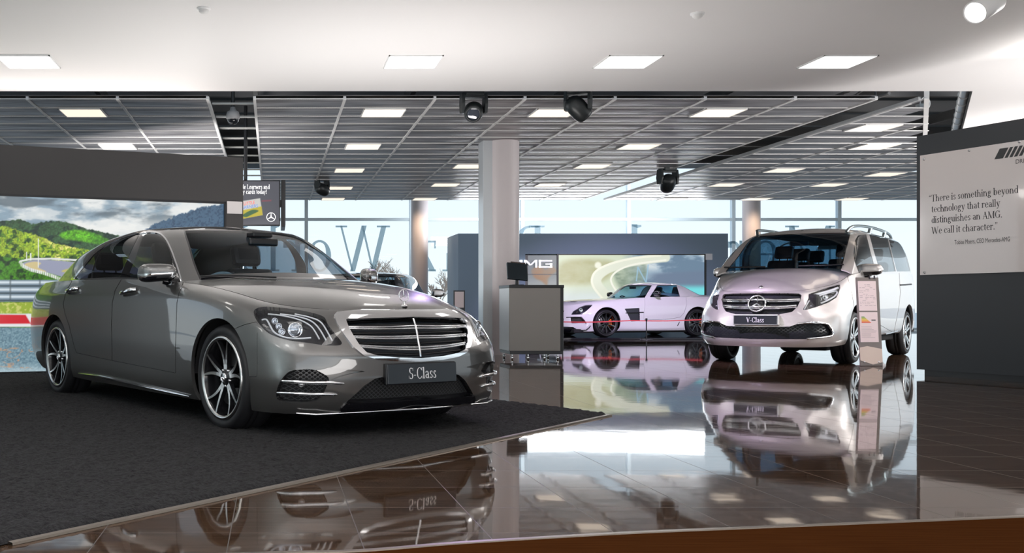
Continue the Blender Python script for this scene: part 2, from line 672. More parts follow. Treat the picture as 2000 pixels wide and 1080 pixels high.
def serif_text(name, lines, size, m, parent=None, M=None, squeeze=0.82, leading=1.0, track=0.0, align='l', bold=1.0, depth=0.0):
    """lettering lying in the local XY plane; size = height of one unit (capitals are 0.7 of it)"""
    mb = MB()
    for li, txt in enumerate(lines):
        x = 0.0
        w = text_width(txt, 1.0, track)
        if align == 'c':
            x = -w / 2
        elif align == 'r':
            x = -w
        for ch in txt:
            P, adv = glyph_polys(ch, bold)
            for p in P:
                q = [((x + a) * size * squeeze, (b - li * leading) * size) for a, b in p]
                if depth:
                    mb.prism(q, 0, depth)
                else:
                    mb.add([(a, b, 0) for a, b in q], [tuple(range(len(q)))])
            x += adv + track
    o = mb.build(name, [m], parent)
    if M is not None:
        o.matrix_basis = M
    return o


def sans_text(name, txt, size, m, parent=None, M=None, squeeze=1.0, align='LEFT', extrude=0.0):
    c = bpy.data.curves.new(name, 'FONT')
    c.body = txt
    c.size = size
    c.align_x = align
    c.extrude = extrude
    c.space_character = 1.0
    c.materials.append(m)
    t = bpy.data.objects.new('lettering_curve', c)
    COL.objects.link(t)
    bpy.context.view_layer.update()
    me = bpy.data.meshes.new_from_object(t)
    bpy.data.objects.remove(t)
    o = bpy.data.objects.new(name, me)
    link(o, parent)
    o.matrix_basis = (M if M is not None else Matrix()) @ Matrix.Diagonal((squeeze, 1, 1, 1))
    return o


def frame_matrix(o, x, y):
    """local X along x, local Y along y, origin o"""
    x, y = Vector(x).normalized(), Vector(y).normalized()
    z = x.cross(y).normalized()
    y = z.cross(x)
    M = Matrix((x, y, z)).transposed().to_4x4()
    M.translation = Vector(o)
    return M
# ------------------------------------------------------------------ cars: shared tools
class Car:
    def __init__(s, name, X, Y, th, vis, z=0.0):
        s.X, s.Y, s.th, s.vis, s.z = X, Y, th, vis, z
        s.root = empty(name, (X, Y, z), th)
        s.bvh = None

    def px(s, V):
        """photo pixel of points on the modelled half (y <= 0 stands for the side seen in the photo)"""
        V = np.asarray(V, float)
        c, sn = math.cos(s.th), math.sin(s.th)
        y = V[:, 1] * (-1 if s.vis > 0 else 1)
        wx, wy = s.X + c * V[:, 0] - sn * y, s.Y + sn * V[:, 0] + c * y
        return np.stack([CX + F_PX * wx / wy, CY - F_PX * (V[:, 2] + s.z - CAM_H) / wy], 1)

    def lray(s, u, v):
        c, sn = math.cos(s.th), math.sin(s.th)
        o = np.array([-s.X, -s.Y, CAM_H - s.z])
        d = ray(u, v)
        r = lambda a: np.array([c * a[0] + sn * a[1], -sn * a[0] + c * a[1], a[2]])
        o, d = r(o), r(d)
        if s.vis > 0:
            o[1] *= -1
            d[1] *= -1
        return o, d

    def on_y(s, u, v, y):
        o, d = s.lray(u, v)
        t = (y - o[1]) / d[1]
        return Vector(o + t * d)

    def on_x(s, u, v, x):
        o, d = s.lray(u, v)
        t = (x - o[0]) / d[0]
        return Vector(o + t * d)

    def set_bvh(s, sheets):
        J = Sheet.join(sheets)
        s.bvh = BVHTree.FromPolygons([tuple(v) for v in J.V], [tuple(int(i) for i in f) for f in J.F])

    def hit(s, u, v):
        o, d = s.lray(u, v)
        p, n, i, t = s.bvh.ray_cast(Vector(o), Vector(d).normalized())
        if p is None:
            return None, None
        if n.dot(Vector(d)) > 0:
            n = -n
        return p, n

    def line(s, pts, lift=0.0):
        out = []
        for u, v in pts:
            p, n = s.hit(u, v)
            if p is not None:
                out.append(p + n * lift)
        return out


def ring_surface(rows, ns=400, nt=60, sig=4.0, front=1.0):
    """rows[k] = (xs, ws, zs) at the same stations, bottom to top -> points P[ns,nt,3] on the right half (y = -w) and attributes (station, row)"""
    R = np.array([[list(a) for a in zip(*r)] for r in rows], float)      # k, i, 3
    K, N = R.shape[:2]
    seg = np.linalg.norm(np.diff(R, axis=1), axis=2).mean(0)
    cs = np.concatenate([[0], np.cumsum(seg)])
    tt = np.linspace(0, 1, ns)
    if front > 1:                                  # closer sampling towards the nose
        tt = np.cumsum(1.0 / (1 + (front - 1) * sm(tt, .62, .80)))
        tt = (tt - tt[0]) / (tt[-1] - tt[0])
    q = tt * cs[-1]
    D = np.stack([pchip(cs, R[k], q) for k in range(K)], 1)              # ns, K, 3
    D[..., 1] *= -1
    D = smooth_rows(D, sig)
    D[0, :, 1] = 0
    D[-1, :, 1] = 0
    hk = np.concatenate([[0], np.cumsum(np.linalg.norm(np.diff(D.mean(0), axis=0), axis=1) + np.linalg.norm(np.diff(D, axis=1), axis=2).mean(0))])
    tq = np.linspace(0, hk[-1], nt)
    P = np.stack([pchip(hk, D[i], tq) for i in range(ns)])
    st = np.interp(q, cs, np.arange(N))
    rt = np.interp(tq, hk, np.arange(K))
    A = np.stack(np.broadcast_arrays(st[:, None], rt[None, :]), 2)
    return P, A


def cap_surface(edge, zc, nb=40, power=2.0):
    """from an edge curve (n,3) across to the centre line whose height is zc(x)"""
    b = np.linspace(0, 1, nb)
    x = np.repeat(edge[:, :1], nb, 1)
    y = edge[:, 1:2] * (1 - b)[None]
    c = zc(edge[:, 0])[:, None]
    z = c - (c - edge[:, 2:3]) * ((1 - b)[None] ** power)
    P = np.stack([x, y, z], 2)
    A = np.stack(np.broadcast_arrays(np.linspace(0, 1, len(edge))[:, None], b[None]), 2)
    return P, A


def arch_phi(S, cx, cz, r, ymin=0.6):
    return np.where(S.V[:, 1] < -ymin, np.hypot(S.V[:, 0] - cx, S.V[:, 2] - cz) - r, 1.0)


M_TYRE = mat('tyre_rubber', (0.012, 0.012, 0.014), 0.55)
M_CHROME = mat('chrome', (0.86, 0.87, 0.89), 0.07, 1.0)
M_SATIN = mat('satin_silver', (0.62, 0.62, 0.64), 0.28, 1.0)
M_BLACK = mat('black_trim', (0.008, 0.008, 0.010), 0.35)
M_GLOSSBLACK = mat('gloss_black', (0.006, 0.006, 0.008), 0.06, 0, 0.5)
M_DARK = mat('dark_underbody', (0.010, 0.010, 0.011), 0.8)
M_DISC = mat('brake_disc_steel', (0.35, 0.35, 0.36), 0.35, 1.0)
M_SEAT = mat('black_leather', (0.02, 0.021, 0.025), 0.5)
M_HEAD = mat('lamp_reflector', (0.75, 0.77, 0.80), 0.12, 1.0)
M_LAMPBLACK = mat('lamp_bezel_black', (0.015, 0.015, 0.02), 0.2)
M_LENS = glass('lamp_lens', (0.97, 0.98, 1.0))
M_PLATE = mat('plate_black', (0.012, 0.016, 0.022), 0.3)
M_WHITE = mat('lettering_white', (0.85, 0.86, 0.87), 0.5)


def tyre_mesh(R, r, w, n=72):
    """axis y, outer face at y = -w/2"""
    h = w / 2
    pr = [(r - .004, -h + .012), (r + .006, -h + .002), (r + (R - r) * .35, -h - .006), (r + (R - r) * .7, -h - .002), (R - .018, -h + .012), (R - .006, -h + .026), (R, -h + .045)]
    full = pr + [(R, -h * .35 - .004), (R - .008, -h * .35), (R - .008, -h * .35 + .007), (R + .001, -h * .35 + .011), (R + .001, -.006), (R - .008, -.004), (R - .008, .004), (R + .001, .006)] + [(a, -b) for a, b in reversed(pr)]
    return MB().lathe(full, n, 0, 'y')


def star_bars(mb, r, t, depth, M, mi=0, ring=True, rw=None, hub=0.16):
    """three pointed star with ring, drawn in the XY plane of M and standing up along its z"""
    for k in range(3):
        a = math.pi / 2 + k * 2 * math.pi / 3
        ax, ay = math.cos(a), math.sin(a)
        nx, ny = -ay, ax
        base, tip = r * hub, r * 0.97
        V = [(nx * base, ny * base, 0), (ax * tip, ay * tip, 0), (-nx * base, -ny * base, 0), (ax * base * .3, ay * base * .3, depth), (ax * tip, ay * tip, depth * .35)]
        bk = math.pi / 2 + k * 2 * math.pi / 3 + math.pi / 3
        l = (math.cos(bk) * base * 1.0, math.sin(bk) * base * 1.0, 0)
        b2 = bk - 2 * math.pi / 3
        q = (math.cos(b2) * base * 1.0, math.sin(b2) * base * 1.0, 0)
        V = [l, (ax * tip + nx * t * .3, ay * tip + ny * t * .3, 0), (ax * tip - nx * t * .3, ay * tip - ny * t * .3, 0), q, (0, 0, depth), (ax * tip, ay * tip, depth * .4)]
        F = [(0, 4, 5, 1), (4, 3, 2, 5), (1, 5, 2)]
        mb.add([M @ Vector(v) for v in V], [tuple(reversed(f)) for f in F], mi)
    if ring:
        rw = rw or t
        pts = [(r * math.cos(a), r * math.sin(a)) for a in np.linspace(0, 2 * math.pi, 49)]
        mb.tube([M @ Vector((x, y, depth * .3)) for x, y in pts], rw, 8, mi, False)


def wheel(car, name, x, y_face, R, rr, w, style, rim_m, face_m, side, cap_r=0.033, steer=0.0, caliper=None, z=None, seg=1):
    """side -1: outer face towards -y; +1: towards +y"""
    t = tyre_mesh(R, rr + .012, w).build(name, M_TYRE, car.root)
    t.location = (x, y_face * 1.0, R if z is None else z)
    t.rotation_euler = (0, 0, (0 if side < 0 else math.pi) + steer)
    h = w / 2
    # rim barrel and lip
    b = MB()
    b.lathe([(rr + .013, -h + .008), (rr + .010, -h - .003), (rr - .004, -h - .004), (rr - .012, -h + .006), (rr - .020, -h + .03), (rr - .03, .02), (rr - .02, h - .01), (rr + .012, h - .004)], 64, 0, 'y')
    b.build('rim_barrel', [rim_m], t)
    lip = MB().lathe([(rr + .0135, -h + .004), (rr + .0120, -h - .006), (rr - .004, -h - .0065), (rr - .013, -h + .004)], 72, 0, 'y')
    lip.build('rim_lip', [face_m], t)
    sp = MB()

    def spoke(a0, a1, r0, r1, w0, w1, y0, y1, th=.03, bow=0.0, mid=None):
        n = 7
        rows = []
        for i in range(n):
            u = i / (n - 1)
            r = r0 + (r1 - r0) * u
            a = a0 + (a1 - a0) * (u ** .8) + bow * math.sin(math.pi * u)
            ww = w0 + (w1 - w0) * u
            yy = y0 + (y1 - y0) * (u ** 2)
            c, s = math.cos(a), math.sin(a)
            cx, cz = r * c, r * s
            tx, tz = -s, c
            ch = .35
            rows.append([(cx + tx * ww / 2, yy, cz + tz * ww / 2), (cx - tx * ww / 2, yy, cz - tz * ww / 2), (cx - tx * ww * .75, yy + th, cz - tz * ww * .75), (cx + tx * ww * .75, yy + th, cz + tz * ww * .75)])
        V = [v for r in rows for v in r]
        F, mi = [], []
        for i in range(n - 1):
            o = i * 4
            F += [(o, o + 1, o + 5, o + 4)]
            sp.add(V, F[-1:], 1)
            sp.add(V, [(o + 1, o + 2, o + 6, o + 5), (o + 3, o, o + 4, o + 7), (o + 2, o + 3, o + 7, o + 6)], 0)
    if style == 'ten':
        for k in range(5):
            a = math.pi / 2 + k * 2 * math.pi / 5 + 0.0
            for sg in (-1, 1):
                spoke(a + sg * .11, a + sg * .30, .052, rr - .006, .026, .013, -h + .030, -h + .002, .028, bow=sg * -.045)
    elif style == 'five':
        for k in range(5):
            a = math.pi / 2 + k * 2 * math.pi / 5 + .15
            for sg in (-1, 1):
                spoke(a + sg * .20, a + sg * .155, .05, rr - .006, .030, .042, -h + .02, -h + .004, .032)
    elif style == 'twin':
        for k in range(10):
            a = math.pi / 2 + k * 2 * math.pi / 10
            spoke(a, a, .05, rr - .006, .018, .026, -h + .028, -h + .004, .03)
    sp.build('rim_spokes', [rim_m, face_m], t)
    hub = MB().lathe([(0.001, -h + .018), (cap_r, -h + .018), (cap_r + .003, -h + .024), (cap_r + .022, -h + .03), (cap_r + .04, -h + .05), (cap_r + .04, .02)], 32, 0, 'y')
    hub.build('hub', [rim_m], t)
    if seg:
        cap = MB().lathe([(0.001, -h + .012), (cap_r * .8, -h + .012), (cap_r, -h + .016), (cap_r, -h + .03)], 32, 0, 'y')
        M = Matrix.Translation((0, -h + .012, 0)) @ Matrix.Rotation(math.pi / 2, 4, 'X')
        star_bars(cap, cap_r * .8, .003, .004, M, 0, True, .0025)
        cap.build('hub_cap', [M_CHROME], t)
        bolts = MB()
        for k in range(5):
            a = math.pi / 2 + (k + .5) * 2 * math.pi / 5
            bolts.lathe([(.001, -h + .024), (.008, -h + .024), (.009, -h + .05)], 8, 0, 'y', (.056 * math.cos(a), 0, .056 * math.sin(a)))
        bolts.build('wheel_bolts', [M_SATIN], t)
    MB().lathe([(.07, .0), (rr * .74, .0), (rr * .74, .028), (.07, .028)], 48, 0, 'y').build('brake_disc', [M_DISC], t)
    cal = MB()
    q = []
    for a in np.linspace(-.5, .5, 9):
        for r, yy in ((rr * .50, -.035), (rr * .84, -.035), (rr * .84, .05), (rr * .50, .05)):
            ang = a + (math.pi if side * 1 < 0 else 0) * 0 + math.pi * (.0)
            q.append((r * math.cos(ang), yy, r * math.sin(ang)))
    F = []
    for i in range(8):
        for k in range(4):
            F.append((i * 4 + k, i * 4 + (k + 1) % 4, i * 4 + 4 + (k + 1) % 4, i * 4 + 4 + k))
    cal.add(q, F)
    cal.add(q[:4], [(3, 2, 1, 0)])
    cal.add(q[-4:], [(0, 1, 2, 3)])
    cal.build('brake_caliper', [caliper or M_SATIN], t)
    # back plate so that no light shows through the wheel
    MB().lathe([(.001, h - .03), (rr - .02, h - .03)], 32, 0, 'y').build('wheel_back', [M_DARK], t)
    return t


def arch_liner(car, cx, cz, r, y0, y1, a0=.02):
    """half barrel and inner wall behind a wheel opening (both sides)"""
    for sg in (-1, 1):
        mb = MB()
        n = 24
        V = []
        for k in range(n + 1):
            a = a0 + (math.pi - 2 * a0) * k / n
            V.append((cx + r * math.cos(a), sg * y0, cz + r * math.sin(a)))
            V.append((cx + r * math.cos(a), sg * y1, cz + r * math.sin(a)))
        mb.add(V, [(2 * k, 2 * k + 1, 2 * k + 3, 2 * k + 2) for k in range(n)])
        mb.add([V[2 * k + 1] for k in range(n + 1)], [tuple(range(n + 1))])
        mb.build('wheel_arch_liner', [M_DARK], car.root)


def seat(parent, x, y, z0, m, s=1.0, w=.5, head=True, name='seat'):
    """seat facing +x: cushion, backrest, headrest in one shape with pipes"""
    mb = MB()
    mb.box(x - .25, y - w / 2, z0, x + .28, y + w / 2, z0 + .16, 0, .05)
    Mx = Matrix.Translation((x - .24, y, z0 + .12)) @ Matrix.Rotation(-.32, 4, 'Y')
    mb.box(-.07, -w / 2 + .02, 0, .07, w / 2 - .02, .62 * s, 0, .05, Mx)
    if head:
        mb.box(-.05, -.14, .65 * s, .05, .14, .84 * s, 0, .045, Mx)
        mb.tube([Mx @ Vector((0, -.06, .58 * s)), Mx @ Vector((0, -.06, .68 * s))], .008, 6)
        mb.tube([Mx @ Vector((0, .06, .58 * s)), Mx @ Vector((0, .06, .68 * s))], .008, 6)
    o = mb.build(name, [m], parent)
    return o


def paint(name, col, flake=0.35, rough=0.32, metal=0.75):
    m = mat(name, col, rough, metal, 1.0)
    n, l, b = nodes_of(m)
    b.inputs['Coat Roughness'].default_value = 0.02
    b.inputs['Coat IOR'].default_value = 1.7
    return m


def mesh_weave(name, cell=0.03, wire=(0.02, 0.022, 0.026), gap=(0.002, 0.002, 0.003), ang=0.9):
    """diamond grille pattern on a surface, by object coordinates y and z"""
    if name in MATS:
        return MATS[name]
    m = mat(name, wire, 0.25)
    n, l, b = nodes_of(m)
    tc = n.new('ShaderNodeTexCoord')
    sp = n.new('ShaderNodeSeparateXYZ')
    l.new(tc.outputs['Object'], sp.inputs[0])
    outs = []
    for sg in (1, -1):
        a = n.new('ShaderNodeMath')
        a.operation = 'MULTIPLY'
        a.inputs[1].default_value = sg * 1.25
        l.new(sp.outputs['Z'], a.inputs[0])
        s = n.new('ShaderNodeMath')
        s.operation = 'ADD'
        l.new(a.outputs[0], s.inputs[0])
        l.new(sp.outputs['Y'], s.inputs[1])
        d = n.new('ShaderNodeMath')
        d.operation = 'DIVIDE'
        d.inputs[1].default_value = cell
        l.new(s.outputs[0], d.inputs[0])
        f = n.new('ShaderNodeMath')
        f.operation = 'PINGPONG'
        f.inputs[1].default_value = 0.5
        l.new(d.outputs[0], f.inputs[0])
        outs.append(f)
    mn = n.new('ShaderNodeMath')
    mn.operation = 'MINIMUM'
    l.new(outs[0].outputs[0], mn.inputs[0])
    l.new(outs[1].outputs[0], mn.inputs[1])
    lt = n.new('ShaderNodeMath')
    lt.operation = 'LESS_THAN'
    lt.inputs[1].default_value = 0.11
    l.new(mn.outputs[0], lt.inputs[0])
    mx = n.new('ShaderNodeMix')
    mx.data_type = 'RGBA'
    mx.inputs['A'].default_value = (*gap, 1)
    mx.inputs['B'].default_value = (*wire, 1)
    l.new(lt.outputs[0], mx.inputs['Factor'])
    l.new(mx.outputs['Result'], b.inputs['Base Color'])
    rr = n.new('ShaderNodeMath')
    rr.operation = 'MULTIPLY_ADD'
    rr.inputs[1].default_value = -0.6
    rr.inputs[2].default_value = 0.85
    l.new(lt.outputs[0], rr.inputs[0])
    l.new(rr.outputs[0], b.inputs['Roughness'])
    bp = n.new('ShaderNodeBump')
    bp.inputs['Distance'].default_value = 0.01
    bp.inputs['Strength'].default_value = 0.8
    l.new(lt.outputs[0], bp.inputs['Height'])
    l.new(bp.outputs[0], b.inputs['Normal'])
    return m
# ------------------------------------------------------------------ noise for pictures and rugs
def vnoise(x, y, seed=0):
    rs = np.random.RandomState(seed)
    T = rs.rand(256, 256)
    xi, yi = np.floor(x).astype(int), np.floor(y).astype(int)
    fx, fy = x - xi, y - yi
    fx, fy = fx * fx * (3 - 2 * fx), fy * fy * (3 - 2 * fy)
    g = lambda a, b: T[a % 256, b % 256]
    return (g(xi, yi) * (1 - fx) + g(xi + 1, yi) * fx) * (1 - fy) + (g(xi, yi + 1) * (1 - fx) + g(xi + 1, yi + 1) * fx) * fy


def fbm(x, y, seed=0, o=5):
    s, a, t = 0, 1.0, 0
    for k in range(o):
        s = s + a * vnoise(x * 2 ** k, y * 2 ** k, seed + k)
        t += a
        a *= .5
    return s / t


def srgb(c):
    c = np.asarray(c, float) / 255.0
    return np.where(c <= .04045, c / 12.92, ((c + .055) / 1.055) ** 2.4)


def sm(x, a, b):
    t = np.clip((x - a) / (b - a), 0, 1)
    return t * t * (3 - 2 * t)


def mixc(base, col, m):
    return base * (1 - m[..., None]) + np.asarray(col, float) * m[..., None]


def poly_mask(poly, U, V, soft=1.0):
    d = sdf(poly, np.stack([U.ravel(), V.ravel()], 1)).reshape(U.shape)
    return 1 - sm(d, -soft, soft)


def picture(name, place, u0, u1, v0, v1, nu, nv, paint_fn, strength, parent=None, gloss=0.25):
    """a backlit print: a flat grid whose faces carry the print's own colours and give off light"""
    us, vs = np.linspace(u0, u1, nu), np.linspace(v0, v1, nv)
    U, V = np.meshgrid(us, vs)
    C = np.clip(srgb(np.clip(paint_fn(U, V), 0, 255)), 0, 1)
    P = [place(u, v) for u, v in zip(U.ravel(), V.ravel())]
    I = np.arange(nu * nv).reshape(nv, nu)
    F = np.stack([I[1:, :-1].ravel(), I[1:, 1:].ravel(), I[:-1, 1:].ravel(), I[:-1, :-1].ravel()], 1)
    m = mat(name + '_print', (.02, .02, .02), gloss)
    n, l, b = nodes_of(m)
    at = n.new('ShaderNodeVertexColor')
    at.layer_name = 'print'
    l.new(at.outputs[0], b.inputs['Emission Color'])
    b.inputs['Emission Strength'].default_value = strength
    o = mesh_obj(name, P, F, m, parent)
    ca = o.data.color_attributes.new('print', 'FLOAT_COLOR', 'POINT')
    ca.data.foreach_set('color', np.concatenate([C.reshape(-1, 3), np.ones((nu * nv, 1))], 1).astype(np.float32).ravel())
    return o


ORD = ['first', 'second', 'third', 'fourth', 'fifth', 'sixth', 'seventh', 'eighth', 'ninth', 'tenth']
CEIL = 3.567
SOFF_Y = 13.06           # where the plain white ceiling ends
# ------------------------------------------------------------------ floor
def floor_material():
    m = mat('polished_brown_tile', (.05, .037, .03), .045)
    n, l, b = nodes_of(m)
    b.inputs['IOR'].default_value = 1.75
    tc = n.new('ShaderNodeTexCoord')
    mp = n.new('ShaderNodeMapping')
    mp.inputs['Scale'].default_value = (1.6, 14, 1)
    l.new(tc.outputs['Object'], mp.inputs[0])
    nz = n.new('ShaderNodeTexNoise')
    nz.inputs['Scale'].default_value = 2.0
    nz.inputs['Detail'].default_value = 8
    nz.inputs['Roughness'].default_value = .7
    l.new(mp.outputs[0], nz.inputs[0])
    cr = n.new('ShaderNodeValToRGB')
    cr.color_ramp.elements[0].position = .30
    cr.color_ramp.elements[0].color = (.024, .0135, .008, 1)
    cr.color_ramp.elements[1].position = .75
    cr.color_ramp.elements[1].color = (.135, .076, .045, 1)
    l.new(nz.outputs[0], cr.inputs[0])
    # joints
    sp = n.new('ShaderNodeSeparateXYZ')
    l.new(tc.outputs['Object'], sp.inputs[0])
    ms = []
    for ax, off in (('X', .775), ('Y', 4.17)):
        a = n.new('ShaderNodeMath')
        a.operation = 'SUBTRACT'
        a.inputs[1].default_value = off - .2325
        l.new(sp.outputs[ax], a.inputs[0])
        d = n.new('ShaderNodeMath')
        d.operation = 'DIVIDE'
        d.inputs[1].default_value = .465
        l.new(a.outputs[0], d.inputs[0])
        f = n.new('ShaderNodeMath')
        f.operation = 'FRACT'
        l.new(d.outputs[0], f.inputs[0])
        s = n.new('ShaderNodeMath')
        s.operation = 'SUBTRACT'
        s.inputs[1].default_value = .5
        l.new(f.outputs[0], s.inputs[0])
        ab = n.new('ShaderNodeMath')
        ab.operation = 'ABSOLUTE'
        l.new(s.outputs[0], ab.inputs[0])
        ms.append(ab)
    mn = n.new('ShaderNodeMath')
    mn.operation = 'MINIMUM'
    l.new(ms[0].outputs[0], mn.inputs[0])
    l.new(ms[1].outputs[0], mn.inputs[1])
    lt = n.new('ShaderNodeMath')
    lt.operation = 'LESS_THAN'
    lt.inputs[1].default_value = .0042
    l.new(mn.outputs[0], lt.inputs[0])
    mx = n.new('ShaderNodeMix')
    mx.data_type = 'RGBA'
    l.new(lt.outputs[0], mx.inputs['Factor'])
    l.new(cr.outputs[0], mx.inputs['A'])
    mx.inputs['B'].default_value = (.05, .042, .036, 1)
    l.new(mx.outputs['Result'], b.inputs['Base Color'])
    r = n.new('ShaderNodeMath')
    r.operation = 'MULTIPLY_ADD'
    r.inputs[1].default_value = .5
    r.inputs[2].default_value = .035
    l.new(lt.outputs[0], r.inputs[0])
    l.new(r.outputs[0], b.inputs['Roughness'])
    # very slight waviness of the glaze
    n2 = n.new('ShaderNodeTexNoise')
    n2.inputs['Scale'].default_value = 3.2
    n2.inputs['Detail'].default_value = 2
    l.new(tc.outputs['Object'], n2.inputs[0])
    bp = n.new('ShaderNodeBump')
    bp.inputs['Strength'].default_value = .022
    bp.inputs['Distance'].default_value = .02
    l.new(n2.outputs[0], bp.inputs['Height'])
    l.new(bp.outputs[0], b.inputs['Normal'])
    return m


FX0, FX1, FY0, FY1 = -9.0, 24.0, -7.0, 33.4
struct(mesh_obj('floor', [(FX0, FY0, 0), (FX1, FY0, 0), (FX1, FY1, 0), (FX0, FY1, 0)], [(0, 1, 2, 3)], floor_material()))
# wooden floor in the foreground behind a curved edge strip
edge = [(-1.2, 3.42), (-.5, 3.50), (.281, 3.60), (.66, 3.52 + .13), (1.25, 3.74), (1.665, 3.80), (2.286, 3.90), (2.98, 4.03), (4.2, 4.30), (6.0, 4.75), (9.0, 5.7)]
edge = [tuple(at_z(u, v, 0))[:2] for u, v in ((440, 1086), (694, 1079), (900, 1063), (1199, 1045), (1400, 1036), (1691, 1024), (2000, 1011))]
edge = [(-6.0, edge[0][1] - .75), (-2.0, edge[0][1] - .28)] + edge + [(4.4, edge[-1][1] + .27), (9.0, edge[-1][1] + 1.3)]
ec = catmull(edge, 6, False)
wood = mat('brown_wood_floor', (.10, .042, .018), .6, spec=.0)
_n, _l, _b = nodes_of(wood)
_tc = _n.new('ShaderNodeTexCoord')
_mp = _n.new('ShaderNodeMapping')
_mp.inputs['Scale'].default_value = (1.2, 22, 1)
_nz = _n.new('ShaderNodeTexNoise')
_nz.inputs['Scale'].default_value = 3
_nz.inputs['Detail'].default_value = 6
_cr = _n.new('ShaderNodeValToRGB')
_cr.color_ramp.elements[0].color = (.032, .010, .0035, 1)
_cr.color_ramp.elements[1].color = (.085, .030, .009, 1)
_l.new(_tc.outputs['Object'], _mp.inputs[0])
_l.new(_mp.outputs[0], _nz.inputs[0])
_l.new(_nz.outputs[0], _cr.inputs[0])
_l.new(_cr.outputs[0], _b.inputs['Base Color'])
V = [(x, y, .004) for x, y in ec] + [(x, FY0, .004) for x, y in ec]
N = len(ec)
struct(mesh_obj('floor_wood', V, [(i, N + i, N + i + 1, i + 1) for i in range(N - 1)], wood))
strip_m = mat('bronze_edge_strip', (.27, .235, .20), .38, .85)
mb = MB()
nrm = []
for i in range(N):
    a, b = ec[max(i - 1, 0)], ec[min(i + 1, N - 1)]
    t = (b - a) / np.linalg.norm(b - a)
    nrm.append((-t[1], t[0]))
for i in range(N - 1):
    q = []
    for k in (i, i + 1):
        q.append([(ec[k][0] + nrm[k][0] * w, ec[k][1] + nrm[k][1] * w, z) for w, z in ((-.016, .002), (-.012, .008), (.012, .008), (.016, .002))])
    for j in range(3):
        mb.add([q[0][j], q[1][j], q[1][j + 1], q[0][j + 1]], [(0, 1, 2, 3)])
struct(mb.build('trim_1', [strip_m]))

# ------------------------------------------------------------------ rug
tip = at_z(1196, 812, 0)
nearP = at_z(25, 1066, 0)
LW0, LW1 = at_z(0, 733, 0), at_z(475, 722, 0)          # foot of the picture wall
back = at_z(962, 784, 0)
wd = (LW1 - LW0).normalized()
dn = (nearP - tip).normalized()
poly = [tip, tip + (back - tip).normalized() * 5.55]
poly += [LW1 + Vector((.0, -.02, 0)) - wd * .05, LW0 - wd * 4.5, Vector((-8.5, 7.0, 0)), nearP + dn * 3.0]
poly = [Vector((p.x, p.y, 0)) for p in poly]
pin = [(p.x, p.y) for p in poly]
rs = .022
xs = np.arange(-8.6, 2.8, rs)
ys = np.arange(min(p[1] for p in pin) - .05, max(p[1] for p in pin) + .05, rs)
GX, GY = np.meshgrid(xs, ys)
vis = ((GX > -.36 * GY - .3) & (GY > 2.2))
rp = Sheet.grid(np.stack([GX, GY, np.zeros_like(GX)], 2).transpose(1, 0, 2), np.zeros((GX.shape[1], GX.shape[0], 1)))
keep = vis.T.ravel()
rp.F = rp.F[keep[rp.F].all(1)]
rp = rp.compact()
d = sdf(pin, rp.V[:, :2])
rp, _ = rp.split(d + .026)
d = -sdf(pin, rp.V[:, :2])
hgt = .012 + .014 * vnoise(rp.V[:, 0] * 31, rp.V[:, 1] * 31, 5) + .012 * vnoise(rp.V[:, 0] * 67, rp.V[:, 1] * 67, 9)
rp.V[:, 2] = hgt * sm(d, .02, .06) + .002
rugm = mat('black_shag_pile', (.018, .0175, .019), .95, spec=.15)
_n, _l, _b = nodes_of(rugm)
_b.inputs['Sheen Weight'].default_value = .08
_b.inputs['Sheen Roughness'].default_value = .6
_tc = _n.new('ShaderNodeTexCoord')
_nz = _n.new('ShaderNodeTexNoise')
_nz.inputs['Scale'].default_value = 58
_nz.inputs['Detail'].default_value = 4
_nz.inputs['Roughness'].default_value = .7
_cr = _n.new('ShaderNodeValToRGB')
_cr.color_ramp.elements[0].position = .38
_cr.color_ramp.elements[0].color = (.0015, .002, .0025, 1)
_cr.color_ramp.elements[1].position = .66
_cr.color_ramp.elements[1].color = (.032, .030, .0345, 1)
_bp = _n.new('ShaderNodeBump')
_bp.inputs['Strength'].default_value = 1.0
_bp.inputs['Distance'].default_value = .03
_l.new(_tc.outputs['Object'], _nz.inputs[0])
_l.new(_nz.outputs[0], _cr.inputs[0])
_l.new(_cr.outputs[0], _b.inputs['Base Color'])
_l.new(_nz.outputs[0], _bp.inputs['Height'])
_l.new(_bp.outputs[0], _b.inputs['Normal'])
rug = mesh_obj('rug', rp.V, rp.F, rugm, smooth=True)
tag(rug, 'black shaggy rug under the grey saloon', 'rug')
mb = MB()
for a, b in ((tip, nearP + dn * .0), (poly[1], tip)):
    t = (b - a).normalized()
    nn = Vector((-t.y, t.x, 0))
    for (w0, z0), (w1, z1) in (((0, .001), (.003, .010)), ((.003, .010), (.026, .012)), ((.026, .012), (.029, .001))):
        s_ = 1 if nn.dot(Vector((-.3, 6.5, 0)) - a) > 0 else -1
        mb.add([a + nn * w0 * s_ + Vector((0, 0, z0)), b + nn * w0 * s_ + Vector((0, 0, z0)), b + nn * w1 * s_ + Vector((0, 0, z1)), a + nn * w1 * s_ + Vector((0, 0, z1))], [(0, 1, 2, 3)])
o = mb.build('edge_strip', [strip_m], rug)

